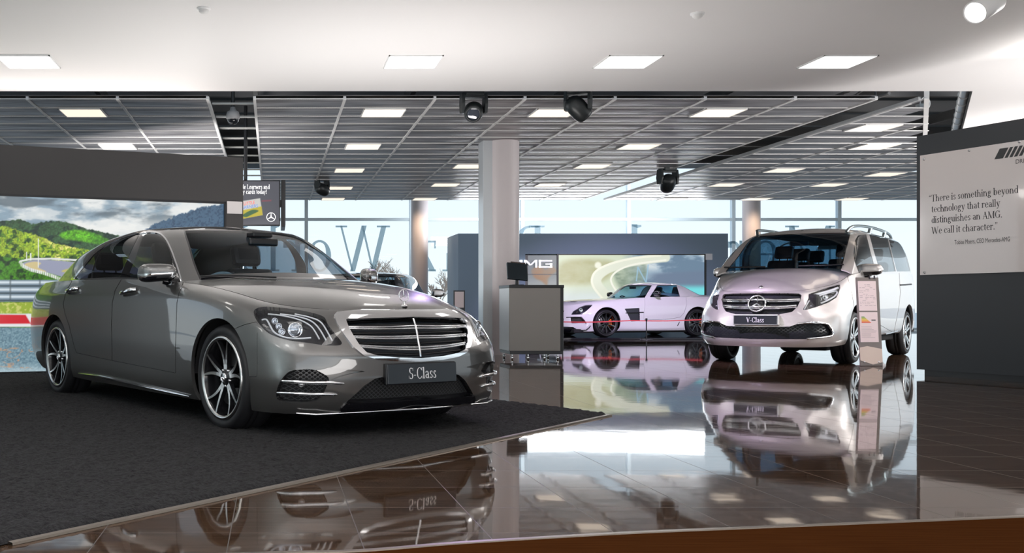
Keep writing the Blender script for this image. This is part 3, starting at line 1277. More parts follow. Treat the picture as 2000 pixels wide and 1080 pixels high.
# ------------------------------------------------------------------ plain white ceiling
white_c = mat('white_ceiling', (.86, .845, .84), .55)
edgeR = at_z(1893, 180, CEIL)
edgeR2 = at_z(1874, 262, CEIL)
dR = (edgeR2 - edgeR).normalized()
pc = [(FX0, FY0), (FX1, FY0), (FX1, FY1 - 1.5), (edgeR.x + dR.x * 18, edgeR.y + dR.y * 18), (edgeR.x, SOFF_Y), (FX0, SOFF_Y)]
mb = MB().prism([(x, y) for x, y in pc], CEIL, CEIL + .05, mi=0)
for a, b in ((pc[4], pc[5]), (pc[3], pc[4])):
    mb.add([(a[0], a[1], CEIL), (b[0], b[1], CEIL), (b[0], b[1], CEIL + .32), (a[0], a[1], CEIL + .32)], [(0, 1, 2, 3)], 1)
struct(mb.build('ceiling', [white_c, mat('soffit_edge_dark', (.05, .05, .052), .6)]))
# roof slab above the open grid
struct(MB().box(FX0, SOFF_Y - .4, 5.3, FX1, FY1, 5.5).build('ceiling_roof_slab', [mat('roof_dark', (.035, .036, .038), .8)]))

# ------------------------------------------------------------------ hung panel ceiling
def panel_material():
    m = mat('perforated_metal_panel', (.20, .195, .195), .42, .55)
    n, l, b = nodes_of(m)
    tc = n.new('ShaderNodeTexCoord')
    mp = n.new('ShaderNodeMapping')
    mp.inputs['Scale'].default_value = (1.0, 7, 1)
    nz = n.new('ShaderNodeTexNoise')
    nz.inputs['Scale'].default_value = 1.2
    nz.inputs['Detail'].default_value = 5
    cr = n.new('ShaderNodeValToRGB')
    cr.color_ramp.elements[0].position = .32
    cr.color_ramp.elements[0].color = (.16, .15, .152, 1)
    cr.color_ramp.elements[1].position = .7
    cr.color_ramp.elements[1].color = (.52, .50, .51, 1)
    l.new(tc.outputs['Object'], mp.inputs[0])
    l.new(mp.outputs[0], nz.inputs[0])
    l.new(nz.outputs[0], cr.inputs[0])
    vo = n.new('ShaderNodeTexVoronoi')
    vo.inputs['Scale'].default_value = 38
    vo.inputs['Randomness'].default_value = 0
    l.new(tc.outputs['Object'], vo.inputs[0])
    lt = n.new('ShaderNodeMath')
    lt.operation = 'LESS_THAN'
    lt.inputs[1].default_value = .27
    l.new(vo.outputs['Distance'], lt.inputs[0])
    mx = n.new('ShaderNodeMix')
    mx.data_type = 'RGBA'
    l.new(lt.outputs[0], mx.inputs['Factor'])
    l.new(cr.outputs[0], mx.inputs['A'])
    mx.inputs['B'].default_value = (.03, .03, .032, 1)
    l.new(mx.outputs['Result'], b.inputs['Base Color'])
    return m


PM = panel_material()
TB = mat('ceiling_bar_white', (.80, .79, .78), .45)
PY0, PROW, PCOL = 13.57, .62, 1.2
PX0 = -.244
NROW = 21
PYEND = PY0 + PROW * NROW


def ceiling_field(name, x0, x1, lines, clip=None):
    """rows of slightly sagging panels with white joints"""
    mb = MB()
    for r in range(NROW):
        y0, y1 = PY0 + r * PROW, PY0 + (r + 1) * PROW
        xa, xb = x0, x1
        if clip:
            xb = min(x1, clip(y0 + PROW / 2))
        n = 6
        for k in range(n):
            t0, t1 = k / n, (k + 1) / n
            ya, yb = y0 + .012 + (PROW - .024) * t0, y0 + .012 + (PROW - .024) * t1
            za, zb = CEIL + .010 * (2 * t0 - 1) ** 2, CEIL + .010 * (2 * t1 - 1) ** 2
            mb.add([(xa, ya, za), (xb, ya, za), (xb, yb, zb), (xa, yb, zb)], [(3, 2, 1, 0)], 0, True)
        mb.box(xa, y0 - .006, CEIL - .002, xb, y0 + .006, CEIL + .012, 1)
    mb.box(x0, PYEND - .011, CEIL + .004, x1, PYEND + .011, CEIL + .05, 1)
    for x in lines:
        ye = PYEND
        ys_ = PY0
        if clip:
            while ys_ < ye and clip(ys_) < x:
                ys_ += .1
        mb.box(x - .019, ys_, CEIL - .008, x + .019, ye, CEIL + .04, 1)
    # upper skin keeps daylight out of the joints
    if not clip:
        mb.box(x0, PY0, CEIL + .05, x1, PYEND, CEIL + .055, 0)
    return struct(mb.build(name, [PM, TB]))


ceiling_field('ceiling_panels_left', -8.1, -.87, [-.87 - .0 - 1.2 * k for k in range(0, 7)])
ceiling_field('ceiling_panels_middle', PX0, 8.04, [PX0 + 1.2 * k for k in range(7)] + [8.03])
cR = at_z(1784, 202, CEIL)
cR2 = at_z(1790, 267, CEIL)
slopeR = (cR2.x - cR.x) / (cR2.y - cR.y)
clipR = lambda y: cR.x + (y - cR.y) * slopeR
struct(MB().box(8.62, PY0 + .05, CEIL - .002, 8.66, PYEND, CEIL + .045).build('trim_3', [mat('fascia_grey', (.5, .5, .5), .45)]))
ceiling_field('ceiling_panels_right', 8.66, 22.0, [8.67 + 1.2 * k for k in range(11)], clipR)
mb = MB()
a, b = Vector((cR.x, PY0, CEIL)), Vector((clipR(PYEND), PYEND, CEIL))
t = (b - a).normalized()
nn = Vector((-t.y, t.x, 0)) * .03
mb.add([a - nn, b - nn, b + nn, a + nn, a - nn + Vector((0, 0, .14)), b - nn + Vector((0, 0, .14)), b + nn + Vector((0, 0, .14)), a + nn + Vector((0, 0, .14))], [(3, 2, 1, 0), (4, 5, 6, 7), (0, 1, 5, 4), (2, 3, 7, 6), (0, 4, 7, 3), (1, 2, 6, 5)])
struct(mb.build('trim_2', [TB]))
# things seen through the gaps: cross bars, trusses, a pipe
barm = mat('service_bar_white', (.42, .42, .40), .5)
mb = MB()
for k in range(13):
    y = PY0 + .85 + k * 1.0
    mb.box(-.86, y, CEIL + .10, -.25, y + .05, CEIL + .125)
struct(mb.build('ceiling_cross_bars', [barm]))
mb = MB()
for y0 in np.arange(PY0 + .3, PYEND - 1, 1.1):
    mb.tube([(8.2, y0, CEIL + .08), (8.5, y0 + .55, CEIL + .42), (8.2, y0 + 1.1, CEIL + .08)], .018, 6)
mb.tube([(8.2, PY0, CEIL + .08), (8.2, PYEND, CEIL + .08)], .022, 6)
mb.tube([(8.5, PY0, CEIL + .42), (8.5, PYEND, CEIL + .42)], .022, 6)
struct(mb.build('ceiling_truss', [mat('truss_grey', (.25, .25, .25), .5, .5)]))
mb = MB()
for y in np.arange(SOFF_Y + .1, PYEND, 1.35):
    mb.box(FX0, y, 4.35, FX1, y + .10, 4.55)
for x in np.arange(-7.5, 20, 2.4):
    mb.box(x, SOFF_Y + .1, 4.05, x + .07, PYEND, 4.2)
struct(mb.build('ceiling_beams', [mat('beam_grey', (.16, .16, .165), .6)]))
pa = at_z(1884, 178, 3.75)
pb = at_z(1868, 250, 3.75)
mb = MB()
dpp = (pb - pa).normalized()
mb.tube([pa - dpp * .5, pa + dpp * 6], .065, 14)
for k in range(10):
    c = pa + dpp * (.25 + .6 * k)
    mb.tube([c - dpp * .015, c + dpp * .015], .073, 14)
tag(mb.build('pipe', [mat('pipe_silver', (.55, .55, .55), .35, .8)]), 'silver wrapped pipe in the ceiling opening above the quote wall', 'pipe')

# ------------------------------------------------------------------ lamps in the ceilings
EM_W = mat('lamp_diffuser_white', (.9, .9, .9), .5, emit=(1.0, .965, .92), es=4.5)
EM_C = mat('lamp_diffuser_warm', (.9, .85, .8), .5, emit=(1.0, .84, .67), es=1.08)
FRAME_W = mat('lamp_frame_white', (.85, .85, .85), .4)


def square_light(x, y, label, group, em, s=.30, drop=0.0):
    o = empty('ceiling_light', (x, y, CEIL))
    tag(o, label, 'ceiling light', group)
    f = MB()
    for a in ((-s, -s, s, -s + .014), (-s, s - .014, s, s), (-s, -s, -s + .014, s), (s - .014, -s, s, s)):
        f.box(a[0], a[1], -.014, a[2], a[3], .02)
    f.build('light_frame', [FRAME_W], o)
    MB().box(-s + .014, -s + .014, -.008, s - .014, s - .014, .01).build('light_diffuser', [em], o)
    return o


row1 = [(-2.75), 1.57, 3.98, 6.33]
yl = at_z(800, 120, CEIL).y
for i, u in enumerate((56, 806, 1225, 1634)):
    x = at_z(u, 120, CEIL).x
    square_light(x, yl, ['bright square light in the white ceiling above the picture wall', 'bright square light in the white ceiling left of the black moving spotlights', 'bright square light in the white ceiling right of the black moving spotlights', 'bright square light in the white ceiling above the people carrier'][i], 'square lights in the white ceiling', EM_W)
k = 0
for yy in (yl - 2.85, yl - 5.3, yl - 7.75):
    for x in (-5.2, -2.75, -.40, 1.57, 3.98, 6.33, 8.7):
        if x == -.40 and yy > 8:
            continue
        square_light(x, yy, 'bright square light in the white ceiling overhead, before the visible row', 'square lights overhead', EM_W)
GR = {
    'nearest row': [(160, 218), (750, 218), (1085, 218), (1407, 219), (1707, 250)],
    'second row': [(228, 285), (710, 284), (1254, 284), (1715, 285)],
    'third row': [(684, 330), (912, 329), (1148, 329), (1543, 330), (1742, 338)],
    'fourth row': [(665, 365), (866, 364), (1068, 364), (1412, 363), (1607, 364)],
    'farthest row': [(650, 390), (828, 390), (1313, 389), (1478, 389), (1665, 389)],
}
for rn, L in GR.items():
    for i, (u, v) in enumerate(L):
        p = at_z(u, v, CEIL - .01)
        r = round((p.y - PY0) / PROW - .5)
        y = PY0 + (min(r, NROW - 1) + .5) * PROW
        square_light(p.x, y, 'warm square light in the panel ceiling, %s, %s from the left' % (rn, ORD[i]), 'warm lights in the panel ceiling', EM_C, .30)

# ------------------------------------------------------------------ window wall
WY = 33.0
ALU = mat('window_aluminium', (.74, .86, .92), .5)
PANE = glass('window_pane', (.97, .99, 1.0), ior=1.3)
ml = [-9.17, -5.75, -2.33, 1.08, 4.47, 8.06, 11.5, 14.88, 18.3, 21.7, 24.6]
for i in range(len(ml) - 1):
    x0, x1 = ml[i], ml[i + 1]
    f = MB()
    f.box(x0 - .055, WY - .08, 0, x0 + .055, WY + .08, 6.4)
    if i == len(ml) - 2:
        f.box(x1 - .055, WY - .08, 0, x1 + .055, WY + .08, 6.4)
    for z in (0.05, 3.60, 6.3):
        f.box(x0 + .055, WY - .06, z - .045, x1 - .055, WY + .06, z + .045)
    w = struct(f.build('window_%d' % (i + 1), [ALU]))
    mesh_obj('pane', [(x0, WY, 0), (x1, WY, 0), (x1, WY, 6.3), (x0, WY, 6.3)], [(0, 1, 2, 3)], PANE, w)
# lettering stuck on the panes; it reads from outside, so it is mirrored from here
LET = glass('window_lettering_film', (.36, .47, .53), rough=.3, ior=1.2, solid=(.30, .38, .43), solid_f=.35)
wl = at_y(707, 530, WY)            # centre foot of the W
capz = at_y(707, 441, WY).z - wl.z
size = capz / .70
sq = (at_y(761, 0, WY).x - at_y(655, 0, WY).x) / (.99 * size)
txt = 'Mercedes-Benz World'
pre = text_width('Mercedes-Benz ', 1.0, .055)
x_w = at_y(761, 0, WY).x           # right edge of the mirrored W
Mx = Matrix.Translation((x_w + pre * size * sq * 1.13, WY - .10, wl.z)) @ Matrix.Rotation(math.pi / 2, 4, 'X') @ Matrix.Diagonal((-1, 1, 1, 1))
xx = 0.0
words = [('Mercedes-Benz', 'large grey window lettering of the first words, partly behind the display wall'), ('World', 'large grey mirrored window lettering World behind the grey saloon')]
off = 0.0
for wtx, lab in words:
    root = empty('window_lettering', Mx.translation)
    tag(root, lab, 'lettering')
    Mi = Matrix.Translation(-Mx.translation)
    ssq = sq * (1.13 if wtx != 'World' else 1.0)
    xo = 0.0
    for ch in wtx:
        serif_text('letter', [ch], size, LET, root, Mi @ Mx @ Matrix.Translation((off + xo, 0, 0)), ssq)
        xo += (GL[ch][1] + .055) * size * ssq
    off += text_width(wtx + ' ', 1.0, .055) * size * sq * 1.13
# ground and bare trees outside
struct(mesh_obj('ground', [(-60, WY + .3, -.15), (110, WY + .3, -.15), (110, 130, -.15), (-60, 130, -.15)], [(0, 1, 2, 3)], mat('outside_paving', (.55, .56, .55), .9)))
bark = mat('bare_branch', (.50, .38, .30), .9)  # pale tone has the distance haze mixed into the bark colour


def bare_tree(x, y, h, label, seed, spread=.8):
    rnd = random.Random(seed)
    mb = MB()

    def grow(p, d, l, r, lev):
        q = p + d * l
        mb.tube([p, p + d * l * .5 + Vector((rnd.uniform(-.04, .04) * l, 0, 0)), q], [r, r * .85, r * .7], 4, 0, False)
        if lev == 0:
            return
        for _ in range(3 if lev > 1 else 4):
            nd = (d + Vector((rnd.uniform(-spread, spread), rnd.uniform(-spread, spread), rnd.uniform(-.15, .45)))).normalized()
            grow(p + d * l * rnd.uniform(.55, 1.0), nd, l * rnd.uniform(.62, .85), r * .66, lev - 1)
    grow(Vector((x, y, -.15)), Vector((0, 0, 1)), h * .30, h * .022, 5)
    tag(mb.build('bare_tree', [bark]), label, 'tree', 'bare trees outside the windows')


for (u, v, y, lab, sd) in ((735, 488, 58, 'bare tree outside seen through the window under the letter W', 3), (775, 505, 60, 'bare tree outside just left of the far round column', 8), (858, 512, 58, 'bare tree outside between far column and dark display wall', 5), (1130, 446, 62, 'bare tree top showing above the middle of the display wall', 11), (1175, 447, 80, 'bare tree top showing above the right part of the display wall', 12), (640, 520, 58, 'bare bush outside seen through the saloon windscreen', 21)):
    p = at_y(u, v, y)
    bare_tree(p.x, y, (p.z + .15) * 1.02, lab, sd)

# ------------------------------------------------------------------ round columns
COLM = mat('column_grey_paint', (.66, .60, .61), .42)


def column(x, y, r, h, label):
    o = MB().lathe([(r, 0), (r, h)], 64, 0, 'z', (x, y, 0))
    o.lathe([(r + .004, 1.07), (r + .004, 1.075)], 64, 0, 'z', (x, y, 0))
    ob = o.build('column', [COLM])
    ob['kind'] = 'structure'
    return ob


kq = 118.2
column(3.87, 17.12, .258, CEIL + .02, '')
struct(MB().box(3.50, 16.98, 0, 3.72, 17.38, CEIL + .02, 0, .012).build('column_cladding', [mat('cladding_pale', (.66, .69, .72), .25, .2)]))
for u in (819.5, 1467.5):
    p = at_y(u, 500, 31.5)
    column(p.x, 31.5, .26, 6.0, '')

# ------------------------------------------------------------------ picture wall on the left
WALLH = 2.72
DARKW = mat('dark_grey_wall', (.030, .028, .0285), .5)
nL = Vector((wd.y, -wd.x, 0))                      # towards the camera


def lw_point(u, v, off=0.0):
    d = Vector(ray(u, v))
    o = Vector((0, 0, CAM_H))
    t = (LW0 + nL * off - o).dot(nL) / d.dot(nL)
    return o + d * t


def wall_box(mb, a, t, n, s0, s1, z0, z1, d0, d1, mi=0, bev=0):
    """box in a wall's own frame: along t from a, height z, depth along n (towards the room)"""
    M = Matrix((t, n, Vector((0, 0, 1)))).transposed().to_4x4()
    M.translation = a
    mb.box(s0, d0, z0, s1, d1, z1, mi, bev, M)
    return mb


Lw = (LW1 - LW0).length
A0 = Vector((LW0.x, LW0.y, 0))
sc = lambda u, v: (lw_point(u, v) - A0).dot(wd)
s_scr = sc(440, 450)
z_top = lw_point(200, 386).z
z_bot = lw_point(40, 727).z
for q_ in ((-3.2, Lw, z_top + .004, WALLH, -.35, 0), (s_scr + .014, Lw, 0, z_top + .004, -.35, 0), (-3.2, s_scr + .014, 0, z_bot - .05, -.35, 0), (-3.2, s_scr + .014, z_bot - .05, z_top + .004, -.35, -.10)):
    struct(wall_box(MB(), A0, wd, nL, *q_).build('wall_picture', [DARKW]))
mb = MB()
wall_box(mb, A0, wd, nL, -3.2, s_scr + .014, z_top - .022, z_top + .004, -.09, .004)
wall_box(mb, A0, wd, nL, s_scr - .012, s_scr + .014, z_bot, z_top, -.09, .004)
wall_box(mb, A0, wd, nL, -3.2, s_scr, z_bot - .05, z_bot + .006, -.09, .004)
LB = mb.build('light_box', [M_BLACK])
tag(LB, 'big backlit picture of a race track bend in green hills', 'light box')


def paint_track(U, V):
    n1 = fbm(U / 60, V / 30, 1, 6)
    n2 = fbm(U / 14, V / 12, 2, 5)
    n3 = fbm(U / 5, V / 5, 3, 3)
    n4 = vnoise(U / 2.2, V / 2.2, 7)
    C = np.zeros(U.shape + (3,))
    # sky
    cl = sm(n1 + .12 * (n2 - .5) + (V - 410) * .0012, .34, .66)
    C[:] = (138, 160, 176)
    C = mixc(C, (226, 229, 228), cl)
    n5 = fbm(U / 80, V / 22, 71, 6)
    C = mixc(C, (92, 106, 116), sm(n5, .48, .66) * (1 - sm(V, 412, 456)) * .85)
    C = mixc(C, (240, 240, 236), sm(n5, .46, .36) * .6)
    C = mixc(C, (150, 195, 230), sm(U, 270, 330) * (1 - sm(V, 400, 440)) * .6 * (1 - cl))
    line = lambda pts: np.interp(U, [p[0] for p in pts], [p[1] for p in pts])
    # far ridge
    r1 = line([(-260, 438), (-120, 430), (0, 432), (40, 428), (62, 437), (100, 431), (135, 434), (165, 446), (200, 453), (240, 462), (300, 470), (440, 470)]) + (n3 - .5) * 5
    g = sm(V, r1 - 1, r1 + 1.5)
    C = mixc(C, (52, 84, 52), g)
    C = mixc(C, (28, 52, 42), g * sm(n2, .5, .62))
    # bright meadow slope
    md = poly_mask(catmull([(118, 456), (150, 449), (190, 458), (225, 478), (190, 476), (150, 470), (125, 466)]), U, V, 3)
    C = mixc(C, (96, 172, 34), md)
    C = mixc(C, (60, 120, 30), md * sm(n2, .5, .65) * .7)
    # nearer yellow green woods
    r2 = line([(-260, 450), (-60, 442), (0, 440), (40, 450), (80, 462), (110, 476), (150, 484), (200, 492), (260, 500), (440, 520)]) + (n3 - .5) * 7
    g = sm(V, r2 - 1, r2 + 2)
    C = mixc(C, (150, 178, 44), g)
    C = mixc(C, (226, 220, 120), g * sm(n2 + .1 * n3, .56, .70) * sm(U, 40, 130))
    C = mixc(C, (44, 74, 26), g * sm(n2, .42, .30))
    C = mixc(C, (58, 98, 28), g * sm(n3, .60, .72) * .8)
    # lower bushes on the left
    r3 = line([(-260, 500), (0, 500), (45, 504), (70, 512), (100, 520), (440, 520)]) + (n3 - .5) * 8
    g = sm(V, r3 - 1, r3 + 2) * (1 - sm(U, 150, 190))
    C = mixc(C, (64, 122, 24), g)
    C = mixc(C, (24, 56, 16), g * sm(n2, .5, .62))
    veg = sm(V, r1, r1 + 2) * (1 - sm(V, 544, 548))
    C = C * (1 - veg[..., None]) + C * veg[..., None] * (.55 + .9 * (.5 * n3 + .5 * n4))[..., None]
    # track loop far away
    tr = poly_mask(catmull([(44, 514), (75, 507), (130, 510), (210, 520), (300, 525), (300, 556), (150, 548), (118, 540), (90, 532), (62, 528)]), U, V, 1.5)
    C = mixc(C, (150, 154, 176), tr)
    sd_ = poly_mask(catmull([(48, 517), (66, 511), (80, 514), (74, 522), (90, 530), (76, 530)]), U, V, 1.2)
    C = mixc(C, (206, 190, 140), sd_)
    sd2 = poly_mask(catmull([(120, 530), (140, 524), (170, 528), (150, 534)]), U, V, 1.2)
    C = mixc(C, (190, 182, 110), sd2)
    # fence along the bend
    fl = dist_line([(40, 512), (44, 519), (60, 527), (85, 533), (108, 541), (130, 552)], np.stack([U.ravel(), V.ravel()], 1)).reshape(U.shape)
    C = mixc(C, (226, 228, 226), (1 - sm(fl, 2.5, 4.0)) * (.55 + .45 * (np.mod(U, 4) < 2)))
    fl = dist_line([(40, 510), (60, 506), (100, 505), (150, 508)], np.stack([U.ravel(), V.ravel()], 1)).reshape(U.shape)
    C = mixc(C, (222, 224, 222), 1 - sm(fl, 1.2, 2.4))
    for pu, p0, p1 in ((75, 466, 522), (52, 492, 508), (60, 494, 508)):
        C = mixc(C, (232, 234, 232), (1 - sm(np.abs(U - pu), .6, 1.4)) * (V > p0) * (V < p1))
    # guard rail
    gr = sm(V, 545, 548) * (1 - sm(V, 588, 591))
    C = mixc(C, (128, 146, 160), gr)
    ph = np.mod(V - 548, 14) / 14
    C = mixc(C, (206, 218, 226), gr * sm(np.sin(ph * 2 * np.pi), .2, .9))
    C = mixc(C, (66, 82, 92), gr * sm(-np.sin(ph * 2 * np.pi), .5, .98))
    C = mixc(C, (80, 92, 98), gr * (1 - sm(np.abs(np.mod(U, 58) - 20), 1, 2.4)) * .6)
    # grass
    gs = sm(V, 589, 592) * (1 - sm(V, 611, 614))
    C = mixc(C, (150, 172, 60), gs)
    C = mixc(C, (196, 200, 110), gs * sm(n3, .5, .7))
    # kerb
    kb = sm(V, 611, 614) * (1 - sm(V, 637, 640))
    C = mixc(C, (226, 228, 230), kb)
    C = mixc(C, (205, 40, 52), kb * poly_mask([(-260, 612), (50, 615), (60, 632), (-260, 634)], U, V, 1.5))
    C = mixc(C, (205, 40, 52), kb * poly_mask([(150, 612), (230, 612), (240, 634), (160, 634)], U, V, 1.5))
    # asphalt
    as_ = sm(V, 638, 641)
    C = mixc(C, (112, 142, 156), as_)
    C = mixc(C, (150, 176, 186), as_ * sm(n4, .55, .95) * .7)
    C = mixc(C, (78, 104, 120), as_ * sm(n4, .45, .1) * .6)
    C = mixc(C, (196, 214, 220), as_ * sm(V, 705, 727) * .6)
    gf = as_ * sm(np.abs(fbm(U / 24, V / 9, 31, 3) - .5), .05, .01) * sm(V, 674, 682) * (1 - sm(V, 716, 722))
    C = mixc(C, (190, 150, 120), gf * .85)
    # dark tree slope on the right
    r4 = line([(-300, 700), (285, 445), (300, 438), (325, 430), (350, 418), (380, 408), (410, 402), (440, 398)]) + (n3 - .5) * 8 + (n2 - .5) * 8
    g = sm(V, r4 - 1, r4 + 2) * (1 - sm(V, 470, 520)) * sm(U, 280, 292)
    C = mixc(C, (70, 98, 124), g)
    C = mixc(C, (52, 76, 102), g * sm(n3 * .5 + n4 * .5, .45, .7))
    # row of lamp glows along the upper edge of the box
    return C


picture('backlit_print', lambda u, v: lw_point(u, v, -.03), -240, 440.2, 376, 728, 560, 300, paint_track, .88, LB)
lc = MB()
p0, p1 = lw_point(443, 393), lw_point(474, 418)
s0, s1 = (p0 - A0).dot(wd), (p1 - A0).dot(wd)
wall_box(lc, A0, wd, nL, s0, s1 - .01, p1.z, p0.z, .001, .012)
lco = lc.build('caption_card', [mat('caption_pale', (.55, .52, .52), .5)])
tag(lco, 'small pale caption card at the right end of the picture wall', 'sign')
# ------------------------------------------------------------------ quote wall on the right
RW0, RW1 = at_z(1795, 733, 0), at_z(2000, 747.5, 0)
rd = (RW1 - RW0).normalized()
nR = Vector((rd.y, -rd.x, 0))
if nR.x > 0:
    nR = -nR
RA = Vector((RW0.x, RW0.y, 0))


def rw_point(u, v, off=0.0):
    d = Vector(ray(u, v))
    o = Vector((0, 0, CAM_H))
    t = (RA + nR * off - o).dot(nR) / d.dot(nR)
    return o + d * t


BLUEW = mat('dark_blue_grey_wall', (.018, .021, .026), .4)
RH = rw_point(1800, 265).z
M_R = Matrix((rd, nR, Vector((0, 0, 1)))).transposed().to_4x4()
M_R.translation = RA
mb = MB()
mb.box(-.03, -.30, .07, 5.0, 0, RH, 0, 0, M_R)
mb.box(.03, -.27, 0, 5.0, -.05, .07, 1, 0, M_R)
struct(mb.build('wall_quote', [BLUEW, M_BLACK]))
rs_ = lambda u, v: ((rw_point(u, v, .035) - RA).dot(rd), rw_point(u, v, .035).z)
sx0, sz1 = rs_(1797, 304)
_, sz0 = rs_(1799, 537)
sg = MB().box(sx0, .025, sz0, sx0 + 2.6, .035, sz1, 0, 0, M_R)
sg = sg.build('quote_board', [mat('white_acrylic', (.72, .665, .65), .10, 0, .6)])
tag(sg, 'glossy white board with a printed quotation on the dark blue wall', 'sign')
INK = mat('print_black', (.02, .02, .022), .4)


def rw_M(u, v, up=0.0):
    p = rw_point(u, v, .0365)
    return frame_matrix(p, rd, (0, 0, 1))


def rw_len(u0, v0, u1, v1):
    return (rw_point(u1, v1, .0365) - rw_point(u0, v0, .0365)).length


L1 = '\u201cThere is something beyond'
un = .112
wid = rw_len(1814, 395, 1989, 378)
sqz = wid / (text_width(L1) * un)
serif_text('quotation', [L1], un, INK, sg, rw_M(1814, 394.5), sqz, bold=1.1)
off = text_width('\u201c') * un * sqz
p1 = rw_point(1814, 394.5, .0365)
dz = rw_point(1819, 395, .0365).z - rw_point(1819, 458, .0365).z
for i, tx in enumerate(['technology that really', 'distinguishes an AMG.', 'We call it character.\u201d']):
    Mq = frame_matrix(p1 + rd * off - Vector((0, 0, dz / 3 * (i + 1))), rd, (0, 0, 1))
    serif_text('quotation', [tx], un, INK, sg, Mq, sqz, bold=1.1)
tw = rw_len(1864, 477, 1990, 469)
sans_text('attribution', 'Tobias Moers, CEO Mercedes-AMG', .072, INK, sg, rw_M(1864, 477.5), tw / (.072 * 17.0))
# slanted stripes and block letters
lg = MB()
pz0, pz1 = rw_point(1945, 311, .036).z, rw_point(1945, 291.5, .036).z
hgt = pz1 - pz0
s_ = (rw_point(1942, 311, .036) - RA).dot(rd)
wd_bars = [.095, .035, .035, .035, .035]
sl = hgt * .55
for wbar in wd_bars:
    lg.add([M_R @ Vector((s_, .0365, pz0)), M_R @ Vector((s_ + wbar, .0365, pz0)), M_R @ Vector((s_ + wbar + sl, .0365, pz1)), M_R @ Vector((s_ + sl, .0365, pz1))], [(0, 1, 2, 3)])
    s_ += wbar + .016
lg.build('slanted_stripes', [INK], sg)


def block_letters(mb, M, txt, h, w, th, gap, y=.0, depth=0.0):
    """wide block capitals A, M, G as outlines of straight strokes"""
    x = 0
    for c in txt:
        if c == 'A':
            S = [[(0, 0), (.16, 0), (.62, 1), (.42, 1)], [(.42, 1), (1, 1), (1, .78), (.52, .78)], [(.84, 0), (1, 0), (1, 1), (.84, 1)], [(.22, .22), (.9, .22), (.9, .42), (.30, .42)]]
        elif c == 'M':
            S = [[(0, 0), (.15, 0), (.15, 1), (0, 1)], [(0, 1), (.2, 1), (.58, .35), (.42, .30)], [(.42, .30), (.58, .35), (1, 1), (.8, 1)], [(.85, 0), (1, 0), (1, 1), (.85, 1)]]
        else:
            S = [[(0, 0), (.16, 0), (.16, 1), (0, 1)], [(0, .80), (1, .80), (1, 1), (0, 1)], [(0, 0), (1, 0), (1, .2), (0, .2)], [(.84, 0), (1, 0), (1, .55), (.84, .55)], [(.5, .38), (1, .38), (1, .55), (.5, .55)]]
        for p in S:
            q = [(x + a * w, b * h) for a, b in p]
            if depth:
                mb.prism(q, 0, depth, M)
            else:
                mb.add([M @ Vector((a, b, 0)) for a, b in q], [tuple(range(len(q)))])
        x += w + gap


bl = MB()
block_letters(bl, frame_matrix(M_R @ Vector((s_ + .01, .0365, pz0)), rd, (0, 0, 1)), 'AMG', hgt, .24, .05, .035)
bl.build('block_lettering', [INK], sg)
sans_text('strapline', 'DRIVING PERFORMANCE', .066, INK, sg, rw_M(1983, 320), .9)
for (u, v) in ((1805, 311), (1893, 294), (1991, 277), (1806, 532)):
    p = rw_point(u, v, .036)
    MB().lathe([(.001, .008), (.012, .007), (.014, 0)], 16, 0, 'z', M=frame_matrix(p, rd, (0, 0, 1))).build('fixing_stud', [M_SATIN], sg)

# ------------------------------------------------------------------ display wall at the back with plinth
BY = 29.0
bx0, bx1 = at_y(895, 500, BY).x, at_y(1422, 500, BY).x
bh = at_y(1100, 456, BY).z
DW = mat('slate_blue_wall', (.19, .265, .36), .5)
mb = MB()
scx0, scx1 = at_y(1091, 500, BY).x, at_y(1376, 500, BY).x
scz1, scz0 = at_y(1200, 498, BY).z, .30
cx0 = at_y(1026, 500, BY).x
for q_ in ((bx0, BY, 0, cx0, BY + 1.8, bh), (scx1 + .05, BY, 0, bx1, BY + 1.8, bh), (cx0, BY, scz1 + .03, scx1 + .05, BY + 1.8, bh), (cx0, BY, 0, scx1 + .05, BY + 1.8, scz0 - .05), (cx0, BY + .4, scz0 - .05, scx1 + .05, BY + 1.8, scz1 + .03)):
    struct(MB().box(*q_).build('wall_display', [DW]))
mb = MB()
mb.box(scx0 - .05, BY - .01, scz0 - .05, scx0, BY + .06, scz1 + .03)
mb.box(scx1, BY - .01, scz0 - .05, scx1 + .05, BY + .06, scz1 + .03)
mb.box(scx0, BY - .01, scz1, scx1, BY + .06, scz1 + .03)
mb.box(scx0, BY - .01, scz0 - .05, scx1, BY + .06, scz0)
LB2 = mb.build('light_box', [M_BLACK])
tag(LB2, 'pale backlit picture of a curving mountain road behind the white coupe', 'light box')


